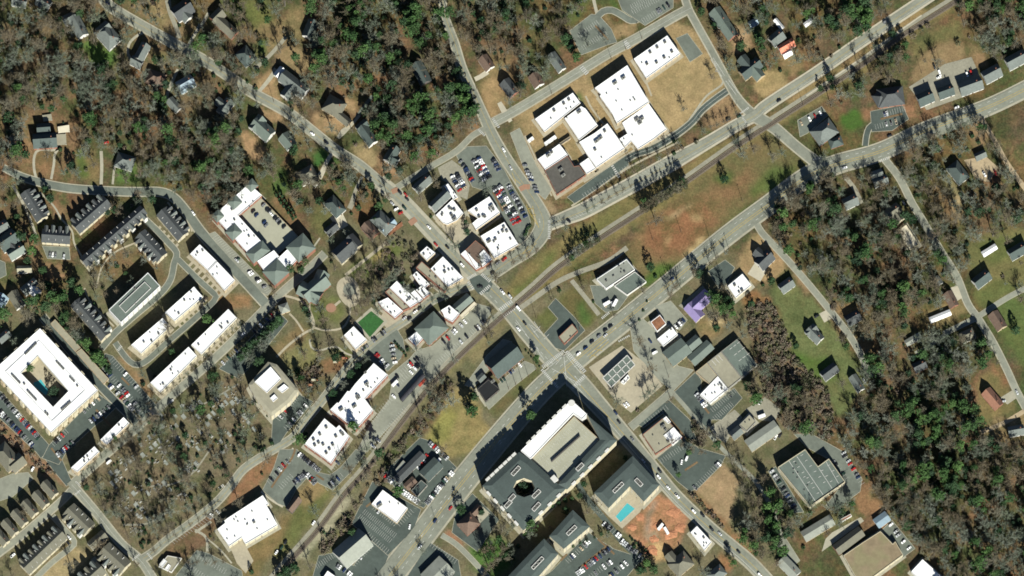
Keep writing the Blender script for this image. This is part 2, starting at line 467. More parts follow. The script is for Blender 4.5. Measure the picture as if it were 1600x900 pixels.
    ([(1076, 770), (1090, 770), (1135, 820), (1180, 870), (1190, 890), (1170, 870), (1120, 820)], (180, 134, 98), 1, .4),
    ([(735, 852), (770, 838), (800, 850), (800, 880), (770, 905), (740, 890)], (92, 126, 62), 3, .3),
    ([(700, 828), (724, 848), (712, 856), (694, 836)], (180, 130, 100), 1, .2),
    ([(1118, 872), (1126, 862), (1152, 884), (1140, 896)], (176, 126, 90), 1, .3),
    ([(1170, 372), (1195, 362), (1220, 395), (1225, 420), (1200, 440), (1172, 440), (1150, 412)], (192, 158, 116), 1, .2),
    ([(1160, 470), (1180, 450), (1205, 468), (1200, 490), (1170, 488)], (170, 122, 84), 2, .4),
    ([(1092, 500), (1120, 495), (1136, 506), (1120, 530), (1090, 520)], (160, 134, 96), 2, .4),
    ([(1108, 498), (1128, 496), (1132, 512), (1116, 512)], (214, 186, 142), 2, .2),
    ([(1166, 480), (1200, 470), (1222, 500), (1240, 560), (1288, 596), (1300, 640), (1300, 690), (1250, 690), (1200, 640), (1180, 560)], (132, 108, 88), 2, .9),
    ([(1204, 456), (1226, 432), (1270, 468), (1304, 512), (1330, 560), (1345, 600), (1326, 650), (1304, 650), (1290, 600), (1240, 562), (1232, 520)], (122, 128, 82), 2, .5),
    ([(1236, 545), (1290, 560), (1310, 590), (1280, 590), (1244, 570)], (98, 124, 60), 3, .3),
    ([(1200, 380), (1212, 372), (1272, 452), (1264, 462), (1230, 420)], (176, 144, 108), 1, .3),
    ([(1306, 482), (1340, 476), (1352, 490), (1322, 500)], (178, 142, 98), 2, .4),
    ([(1328, 510), (1370, 500), (1372, 540), (1350, 560)], (150, 122, 86), 3, .6),
    ([(1420, 130), (1438, 90), (1478, 62), (1508, 72), (1512, 92), (1480, 106), (1450, 140)], (166, 138, 102), 2, .2),
    ([(1418, 70), (1450, 50), (1500, 30), (1510, 60), (1470, 66), (1430, 90)], (130, 122, 80), 3, .5),
    ([(1510, 62), (1540, 80), (1545, 108), (1525, 110), (1515, 90)], (164, 132, 98), 2, .4),
    ([(1312, 178), (1330, 170), (1350, 176), (1348, 195), (1330, 206), (1314, 196)], (88, 120, 54), 1, .1),
    ([(1250, 195), (1270, 190), (1280, 220), (1262, 222)], (110, 110, 66), 2, .3),
    ([(1345, 172), (1372, 165), (1360, 185), (1350, 190)], (170, 126, 94), 2, .3),
    ([(1412, 170), (1430, 160), (1436, 182), (1420, 190)], (178, 130, 98), 2, .3),
    ([(1508, 190), (1535, 184), (1550, 220), (1530, 236), (1516, 210)], (170, 138, 104), 2, .4),
    ([(1466, 280), (1490, 275), (1500, 300), (1512, 330), (1505, 350), (1478, 330)], (186, 162, 122), 3, .5),
    ([(1455, 275), (1470, 270), (1490, 330), (1480, 350)], (150, 122, 88), 3, .6),
    ([(1512, 385), (1560, 350), (1620, 360), (1620, 470), (1560, 478), (1530, 460), (1512, 420)], (134, 126, 82), 3, .4),
    ([(1525, 380), (1575, 370), (1600, 372), (1590, 400), (1540, 410)], (118, 122, 72), 3, .3),
    ([(1430, 500), (1506, 465), (1514, 480), (1495, 498), (1450, 512)], (166, 142, 100), 1, .3),
    ([(1520, 455), (1560, 440), (1600, 445), (1560, 470), (1530, 480)], (118, 122, 72), 2, .3),
    ([(1540, 480), (1620, 450), (1620, 600), (1590, 560), (1560, 530)], (108, 122, 70), 3, .4),
    ([(1524, 600), (1550, 580), (1572, 600), (1590, 640), (1540, 662), (1526, 640)], (150, 130, 88), 2, .3),
    ([(1548, 575), (1566, 572), (1580, 600), (1566, 606)], (166, 120, 88), 2, .4),
    ([(1530, 668), (1600, 640), (1620, 650), (1620, 690), (1560, 680)], (186, 152, 112), 2, .4),
    ([(1330, 780), (1350, 760), (1385, 792), (1380, 806), (1345, 800)], (166, 126, 92), 3, .5),
    ([(1268, 806), (1300, 800), (1335, 800), (1340, 815), (1300, 830)], (140, 128, 88), 3, .5),
    ([(1430, 880), (1450, 860), (1475, 880), (1500, 905), (1420, 905)], (156, 128, 92), 2, .4),
]

def box_blur(a, k):
    for ax in (0, 1):
        p = np.concatenate([np.repeat(np.take(a, [0], ax), k, ax), a, np.repeat(np.take(a, [-1], ax), k, ax)], ax)
        c = np.cumsum(p, ax)
        z = np.zeros_like(np.take(c, [0], ax))
        c = np.concatenate([z, c], ax)
        n = a.shape[ax]
        a = (np.take(c, range(2 * k + 1, 2 * k + 1 + n), ax) - np.take(c, range(n), ax)) / (2 * k + 1)
    return a

def build_ground():
    gx = np.arange(-60, 1661, 3.0); gy = np.arange(-60, 961, 3.0)
    X, Y = np.meshgrid(gx, gy)
    WX = X + (noise2(X, Y, 22, 1) - .5) * 9 + (noise2(X, Y, 8, 2) - .5) * 6
    WY = Y + (noise2(X, Y, 22, 3) - .5) * 9 + (noise2(X, Y, 8, 4) - .5) * 6
    lc = lambda c: np.array(C(*c)[:3]) * (.92, .98, .96)
    col = np.empty(X.shape + (3,)); col[:] = lc(LITTER)
    n1 = noise2(X, Y, 45, 5)[..., None]; n2 = noise2(X, Y, 16, 6)[..., None]; n3 = noise2(X, Y, 70, 8)[..., None]
    col += (lc((146, 108, 80)) - lc(LITTER)) * np.clip((n1 - .5) * 4, 0, 1) * .6
    col += (lc((74, 84, 50)) - lc(LITTER)) * np.clip((n3 - .48) * 5, 0, 1) * .75
    col += (lc((140, 118, 88)) - lc(LITTER)) * np.clip((n2 - .62) * 5, 0, 1) * .5
    wild = np.ones(X.shape)
    for (poly, c, soft, wd) in ZONES:
        m = in_poly(WX, WY, poly).astype(float)
        if soft: m = box_blur(m, max(1, soft // 2))
        if soft > 2: m = box_blur(m, soft // 2)
        col = col * (1 - m[..., None]) + lc(c) * m[..., None]
        wild = wild * (1 - m) + wd * m
    # the far skirt
    far = [-12000, -4000, -1500]
    hx = np.concatenate([[-20000, -6000, -1200], gx, [2800, 7600, 21600]])
    hy = np.concatenate([[-20000, -6000, -1200], gy, [2100, 6900, 20900]])
    col = np.pad(col, ((3, 3), (3, 3), (0, 0)), mode='edge')
    wild = np.pad(wild, 3, mode='edge')
    col[:3] = lc(LITTER); col[-3:] = lc(LITTER); col[:, :3] = lc(LITTER); col[:, -3:] = lc(LITTER)
    XX, YY = np.meshgrid(hx, hy)
    ny, nx = XX.shape
    v = np.stack([(XX - 800) * S, (450 - YY) * S, np.zeros_like(XX)], -1).reshape(-1, 3)
    i = np.arange(ny * nx).reshape(ny, nx)
    f = np.stack([i[1:, :-1], i[1:, 1:], i[:-1, 1:], i[:-1, :-1]], -1).reshape(-1, 4)
    me = bpy.data.meshes.new('ground')
    me.vertices.add(len(v)); me.vertices.foreach_set('co', v.ravel())
    me.loops.add(f.size); me.loops.foreach_set('vertex_index', f.ravel().astype(np.int32))
    me.polygons.add(len(f)); me.polygons.foreach_set('loop_start', np.arange(0, f.size, 4, dtype=np.int32))
    me.update(calc_edges=True)
    a = me.attributes.new('soil', 'FLOAT_COLOR', 'POINT')
    rgba = np.concatenate([col.reshape(-1, 3), np.ones((len(v), 1))], 1)
    a.data.foreach_set('color', rgba.ravel().astype(np.float32))
    w = me.attributes.new('wild', 'FLOAT', 'POINT')
    w.data.foreach_set('value', wild.ravel().astype(np.float32))
    m = bpy.data.materials.new('soil_and_grass'); m.use_nodes = True
    n, l = m.node_tree.nodes, m.node_tree.links
    bs = n['Principled BSDF']; bs.inputs['Roughness'].default_value = .95; bs.inputs['Specular IOR Level'].default_value = .1
    at_ = n.new('ShaderNodeAttribute'); at_.attribute_name = 'soil'
    aw = n.new('ShaderNodeAttribute'); aw.attribute_name = 'wild'
    geo = n.new('ShaderNodeNewGeometry')
    def nz(sc_, lo, hi, det=6, rough=.7):
        t = n.new('ShaderNodeTexNoise'); t.inputs['Scale'].default_value = sc_; t.inputs['Detail'].default_value = det; t.inputs['Roughness'].default_value = rough
        l.new(geo.outputs['Position'], t.inputs['Vector'])
        mr = n.new('ShaderNodeMapRange'); mr.inputs[1].default_value = .32; mr.inputs[2].default_value = .68; mr.inputs[3].default_value = lo; mr.inputs[4].default_value = hi
        l.new(t.outputs['Fac'], mr.inputs[0]); return mr.outputs[0]
    def mul(a_, b_):
        q = n.new('ShaderNodeMath'); q.operation = 'MULTIPLY'; l.new(a_, q.inputs[0])
        if isinstance(b_, float): q.inputs[1].default_value = b_
        else: l.new(b_, q.inputs[1])
        return q.outputs[0]
    fine, mid, big = nz(.6, .76, 1.2), nz(.12, .80, 1.16), nz(.035, .86, 1.12)
    val = mul(mul(fine, mid), big)
    wildv = nz(.3, .62, 1.38, 8, .75)
    mv = n.new('ShaderNodeMix'); mv.data_type = 'FLOAT'
    l.new(aw.outputs['Fac'], mv.inputs[0]); l.new(val, mv.inputs[2]); l.new(mul(val, wildv), mv.inputs[3])
    # rusty leaf patches and green patches where it is wild
    mx = n.new('ShaderNodeMix'); mx.data_type = 'RGBA'; mx.inputs[7].default_value = C(160, 114, 80)
    l.new(mul(nz(.05, -.4, .9), mul(aw.outputs['Fac'], .4)), mx.inputs[0]); l.new(at_.outputs['Color'], mx.inputs[6])
    mg = n.new('ShaderNodeMix'); mg.data_type = 'RGBA'; mg.inputs[7].default_value = C(84, 100, 58)
    gsrc = n.new('ShaderNodeVectorMath'); gsrc.operation = 'ADD'; gsrc.inputs[1].default_value = (333, 91, 7)
    l.new(geo.outputs['Position'], gsrc.inputs[0])
    tg = n.new('ShaderNodeTexNoise'); tg.inputs['Scale'].default_value = .06; tg.inputs['Detail'].default_value = 7; tg.inputs['Roughness'].default_value = .7
    l.new(gsrc.outputs[0], tg.inputs['Vector'])
    mrg = n.new('ShaderNodeMapRange'); mrg.inputs[1].default_value = .44; mrg.inputs[2].default_value = .62; mrg.inputs[3].default_value = 0; mrg.inputs[4].default_value = .6
    l.new(tg.outputs['Fac'], mrg.inputs[0])
    ad = n.new('ShaderNodeMath'); ad.operation = 'ADD'; ad.inputs[1].default_value = .35; l.new(aw.outputs['Fac'], ad.inputs[0])
    l.new(mul(mrg.outputs[0], ad.outputs[0]), mg.inputs[0]); l.new(mx.outputs[2], mg.inputs[6])
    hs = n.new('ShaderNodeHueSaturation'); l.new(mg.outputs[2], hs.inputs['Color']); l.new(mv.outputs[0], hs.inputs['Value'])
    l.new(hs.outputs[0], bs.inputs['Base Color'])
    me.materials.append(m)
    structure(link('ground', me))
build_ground()

# ------------------------------------------------------------------ roads, lots, paths
def ribbon(name, pts, w, material, z, parent=None, kind=True, blocks=True, offset=0.0, step=5.0):
    """a strip of paving along pixel points (x, y[, width]); w and offset in pixels"""
    P = smooth_line([(p[0], p[1], p[2] if len(p) > 2 else w) for p in pts], step)
    vs_, q = [], []
    n = len(P)
    for i in range(n):
        a = P[max(0, i - 1)][:2]; b = P[min(n - 1, i + 1)][:2]
        d = b - a; d = d / (np.linalg.norm(d) or 1)
        nrm = np.array([-d[1], d[0]])
        c = P[i][:2] + nrm * offset
        hw = P[i][2] / 2
        L_, R_ = c + nrm * hw, c - nrm * hw
        q.append((L_, R_))
        for e in (L_, R_):
            g = at(e[0], e[1]); vs_.append((g.x, g.y, z))
    fs = [(2 * i, 2 * i + 2, 2 * i + 3, 2 * i + 1) for i in range(n - 1)]
    me = new_mesh(name, vs_, fs, material)
    o = link(name, me, parent)
    if parent is None and kind: structure(o)
    if blocks:
        for i in range(n - 1):
            block([q[i][0], q[i + 1][0], q[i + 1][1], q[i][1]])
    return o

def pave(name, poly, material, z, blocks=True, parent=None, rounded=False):
    if rounded: poly = [tuple(p) for p in smooth_line(poly, 3, True)]
    me = new_mesh(name, [(at(x, y).x, at(x, y).y, z) for (x, y) in poly], [list(range(len(poly)))[::-1]], material)
    o = link(name, me, parent)
    if parent is None: structure(o)
    if blocks: block(poly)
    return o

def offset_pts(pts, off):
    P = smooth_line([(p[0], p[1]) for p in pts], 5)
    out = []
    for i in range(len(P)):
        a = P[max(0, i - 1)]; b = P[min(len(P) - 1, i + 1)]
        d = b - a; d = d / (np.linalg.norm(d) or 1)
        out.append(P[i] + np.array([-d[1], d[0]]) * off)
    return out

def marking_line(parent, pts, off, width_m, material, z, dash=None):
    """painted line along a road; dash = (on, off) in px"""
    P = offset_pts(pts, off)
    mb = MB()
    acc = 0.0
    for a, b in zip(P[:-1], P[1:]):
        L = np.linalg.norm(b - a)
        if L < 1e-6: continue
        if dash and (acc % (dash[0] + dash[1])) > dash[0]:
            acc += L; continue
        acc += L
        d = (b - a) / L; nrm = np.array([-d[1], d[0]]) * (width_m / S / 2)
        mb.add([(*at(*(a - nrm)).xy, z), (*at(*(b - nrm)).xy, z), (*at(*(b + nrm)).xy, z), (*at(*(a + nrm)).xy, z)], [(3, 2, 1, 0)])
    if mb.f: return mb.build('marking', material, parent)

ROADS = {
    # name: (points, width, z, material, verge (concrete each side, px), lines)
    'highway': ([(596, 918, 36), (612, 897, 36), (660, 836, 36), (720, 757, 36), (790, 672, 34), (845, 610, 32), (884, 575, 30), (925, 541, 29), (973, 503, 28), (1050, 440, 27), (1134, 370, 26), (1200, 321, 26), (1262, 276, 27), (1310, 256, 26), (1375, 237, 24), (1450, 203, 24), (1545, 167, 22), (1625, 128, 22)], 30, .26, ASPH, 2.4),
    'cross_street': ([(884, 577, 26), (912, 607, 26), (950, 650, 22), (985, 690, 19), (1012, 722, 17), (1056, 775, 16), (1110, 826, 16), (1168, 875, 17), (1200, 908, 17)], 18, .24, ASPH, 2.2),
    'crossing_road': ([(884, 578, 26), (856, 553, 26), (825, 518, 26), (803, 492, 24), (785, 473, 22), (766, 454, 22), (752, 442, 22)], 24, .22, ASPH, 2.2),
    'main_street': ([(155, -10), (175, 12), (225, 42), (275, 70), (325, 98), (370, 128), (400, 148), (450, 176), (490, 207), (525, 235), (560, 257), (590, 282), (625, 311), (660, 347), (687, 376), (720, 410), (752, 440)], 13.5, .20, ASPH_P, 1.6),
    'mill_street': ([(752, 440, 20), (775, 422, 20), (800, 405, 20), (828, 386, 22), (845, 365, 24), (849, 347, 23), (840, 323, 18), (822, 295, 17), (805, 270, 16), (787, 243, 16), (770, 213, 15), (755, 180, 13), (737, 140, 12), (722, 107, 12), (710, 67, 11), (696, 27, 9), (690, -8, 9)], 14, .23, ASPH, 1.6),
    'school_avenue': ([(850, 354), (885, 340, 17), (912, 329, 20), (950, 309, 20), (1000, 282, 20), (1050, 254, 20), (1100, 226, 15), (1150, 196), (1180, 180), (1200, 163), (1275, 114), (1350, 62), (1425, 12), (1455, -8)], 14, .18, ASPH_P, 2.4),
    'school_lane': ([(770, 192), (800, 176), (850, 146), (900, 115), (950, 84), (1000, 57), (1050, 28), (1080, 12)], 12, .16, ASPH_P, 1.5),
    'back_lane': ([(768, 197), (740, 211), (712, 237), (670, 262), (620, 293)], 7.5, .14, ASPH_P, .8),
    'ridge_street': ([(1068, -10, 9), (1075, 12, 9), (1083, 28, 9), (1112, 80, 9), (1132, 118, 10), (1150, 150, 11), (1168, 172, 13), (1182, 183, 16), (1210, 200, 15), (1245, 230, 14), (1278, 256, 16)], 11, .15, ASPH, 1.6),
    'valley_street': ([(5, 262, 8), (42, 279, 10), (100, 293, 11), (162, 298, 11), (212, 300, 12), (250, 300, 12), (272, 309, 12), (292, 332, 13), (315, 364, 14), (350, 404, 14), (387, 444, 14), (418, 478, 14)], 12, .17, ASPH_M, 1.3),
    'cemetery_street': ([(108, 760), (125, 746), (170, 706), (215, 667), (250, 635), (275, 612), (325, 569), (370, 527), (415, 482), (445, 453), (480, 423), (508, 396)], 10.5, .19, ASPH_P, 1.4),
    'garden_street': ([(112, 757), (122, 768), (155, 807), (190, 850), (220, 876), (240, 906)], 11, .21, ASPH_P, 1.7),
    'depot_street': ([(218, 876), (240, 862), (262, 843), (300, 816), (337, 786), (360, 760), (381, 733), (418, 708), (457, 684), (475, 660), (500, 630), (540, 578), (560, 557), (600, 523), (640, 496), (675, 470), (710, 455), (745, 444)], 10.5, .16, ASPH_P, 1.3),
    'cottage_street': ([(-12, 872), (30, 840), (70, 806), (100, 779), (112, 766)], 9, .15, ASPH_P, 1.6),
    'hill_street': ([(1380, 246), (1405, 278), (1425, 317), (1445, 350), (1470, 392), (1495, 432), (1512, 474), (1528, 497), (1550, 532), (1572, 575), (1588, 610), (1602, 636), (1615, 660)], 9, .17, ASPH_P, 1.0),
    'oak_street': ([(1180, 346), (1190, 363), (1205, 379), (1232, 408), (1265, 446), (1300, 489), (1325, 521), (1346, 556), (1360, 590)], 8.5, .17, ASPH_P, .8),
    'station_street': ([(985, 668, 11), (1012, 645, 11), (1050, 612, 11)], 11, .20, ASPH_P, .9),
    'yard_lane': ([(1046, 608), (1066, 630), (1085, 652), (1107, 677), (1130, 703), (1155, 727), (1180, 752), (1205, 792), (1222, 840), (1238, 880)], 6.5, .13, ASPH_P, 0),
    'bus_drive': ([(1136, 142), (1115, 157), (1096, 173), (1082, 190), (1060, 208), (1035, 224), (1015, 234), (995, 240), (978, 249)], 8.5, .19, ASPH_N, 1.4),
    'apartment_drive': ([(66, 494), (75, 505), (112, 551), (143, 588), (174, 621), (214, 660)], 11, .12, ASPH_N, 1),
    'townhouse_alley': ([(158, 545), (179, 521), (208, 495), (248, 461), (266, 438), (272, 412), (276, 395), (262, 378), (245, 360), (226, 342)], 8.5, .11, ASPH_M, .7),
    'townhouse_drive': ([(278, 405), (309, 436), (338, 463), (334, 471), (294, 507), (260, 536), (231, 562), (215, 570), (203, 565), (190, 550), (180, 535)], 8, .10, ASPH_M, .6),
    'courtyard_lane': ([(82, 806), (100, 826), (116, 846), (110, 856), (80, 880), (50, 910)], 7, .09, ASPH_P, .6),
    'court_alley': ([(145, 872), (158, 888), (170, 908)], 7, .09, ASPH_P, .4),
    'mill_lane': ([(812, 482), (840, 462), (872, 440), (905, 425), (950, 408), (980, 387)], 8, .08, GRAVEL, 0),
    'store_drive': ([(893, 438), (915, 465), (936, 492)], 7, .07, GRAVEL, 0),
    'quarry_track': ([(1528, 176), (1540, 196), (1557, 225), (1575, 257), (1610, 306)], 7.5, .10, DIRT, 0),
    'west_spur': ([(1527, 496), (1500, 509), (1474, 522)], 7, .12, ASPH_P, .4),
    'east_spur': ([(1528, 495), (1552, 479), (1578, 463), (1612, 446)], 7, .12, ASPH_P, .4),
    'lower_spur': ([(1430, 552), (1450, 542), (1478, 522)], 6, .08, ASPH_P, 0),
    'farm_drive': ([(1532, 676), (1570, 660), (1604, 640)], 7, .08, DIRT, 0),
    'clinic_drive': ([(895, 743), (915, 776), (945, 812), (975, 850), (1004, 876)], 9, .09, ASPH_N, 0),
    'brick_house_drive': ([(690, 836), (712, 850), (735, 872), (765, 905)], 7, .11, ASPH_P, .5),
    'wagon_drive': ([(1352, 228), (1354, 212), (1358, 200), (1366, 194)], 8, .10, ASPH_N, .8),
    'lodge_drive': ([(57, 280, 4), (53, 262, 4), (54, 243, 4), (62, 234, 4), (86, 234, 5), (94, 228, 6), (86, 240, 4), (84, 258, 4), (80, 280, 4)], 4, .06, CONC, 0),
    'cabin_drive': ([(158, 288), (159, 260), (158, 236)], 5, .06, CONC, 0),
    'bungalow_drive': ([(176, 288), (179, 262), (184, 246)], 3.5, .06, CONC, 0),
    'north_drive': ([(262, 0, 9), (266, 20, 7), (276, 45, 7), (280, 60, 8)], 7, .06, GRAVEL, 0),
    'long_drive': ([(292, 76), (304, 54), (318, 34), (326, 20)], 5, .06, CONC, 0),
    'fork_drive': ([(278, 108, 4), (270, 125, 5), (262, 145, 5), (260, 158, 5)], 5, .06, CONC, 0),
    'white_house_drive': ([(402, 146, 5), (416, 130, 6), (428, 114, 7), (432, 108, 9)], 6, .06, CONC, 0),
    'hollow_drive': ([(400, 106), (420, 88), (440, 66), (446, 58)], 6, .05, GRAVEL, 0),
    'garden_house_drive': ([(522, 236, 6), (512, 250, 6), (504, 268, 8), (498, 278, 10)], 6, .06, CONC_P, 0),
    'shaded_drive': ([(566, 276, 5), (556, 296, 5), (550, 318, 8), (546, 326, 8)], 6, .05, GRAVEL, 0),
    'tan_drive': ([(562, 180, 4), (548, 196, 5), (536, 206, 9), (528, 216, 5)], 6, .06, CONC, 0),
    'steep_drive': ([(582, 150), (570, 166), (556, 186)], 6, .05, ASPH_M, 0),
    'bend_drive': ([(742, 124, 7), (752, 119, 7), (762, 112, 8)], 6, .06, CONC_P, 0),
    'corner_drive': ([(798, 190, 6), (788, 174, 9), (780, 160, 7)], 6, .06, CONC_P, 0),
    'mountain_drive': ([(1320, 0), (1334, 20), (1344, 40)], 5, .06, GRAVEL, 0),
    'woodland_drive': ([(1322, 278), (1336, 296), (1346, 318)], 7, .06, GRAVEL, 0),
    'bend_house_drive': ([(230, 48), (214, 56), (202, 68), (200, 84), (208, 96)], 4, .05, CONC, 0),
    'top_drive': ([(926, -8), (930, 10), (934, 26)], 5, .06, CONC, 0),
    'parking_drive': ([(932, 28), (942, 18), (956, 16), (972, 24), (986, 32), (1002, 28)], 9, .11, ASPH_M, .6),
}
ROAD_OBJ = {}
ribbon('main_street_pavement', [(592, 284), (625, 311), (660, 347), (687, 376), (720, 410), (748, 438)], 25, CONC, .018, blocks=False)
pave('shop_courtyard', [(684, 338), (698, 352), (724, 336), (740, 362), (752, 372), (773, 405), (770, 412), (745, 378), (722, 396), (706, 374), (680, 346)], TANP, .046)
for i, (nm, (pts, w, z, m_, vg)) in enumerate(ROADS.items()):
    if vg:
        vpts = [(p[0], p[1], (p[2] if len(p) > 2 else w) + 2 * vg + 1.2) for p in pts]
        ribbon(nm + '_sidewalk', vpts, w + 2 * vg, CONC_P if nm == 'school_avenue' else CONC, .024 + .0004 * i, blocks=False)
    ROAD_OBJ[nm] = ribbon(nm, pts, w, m_, z)

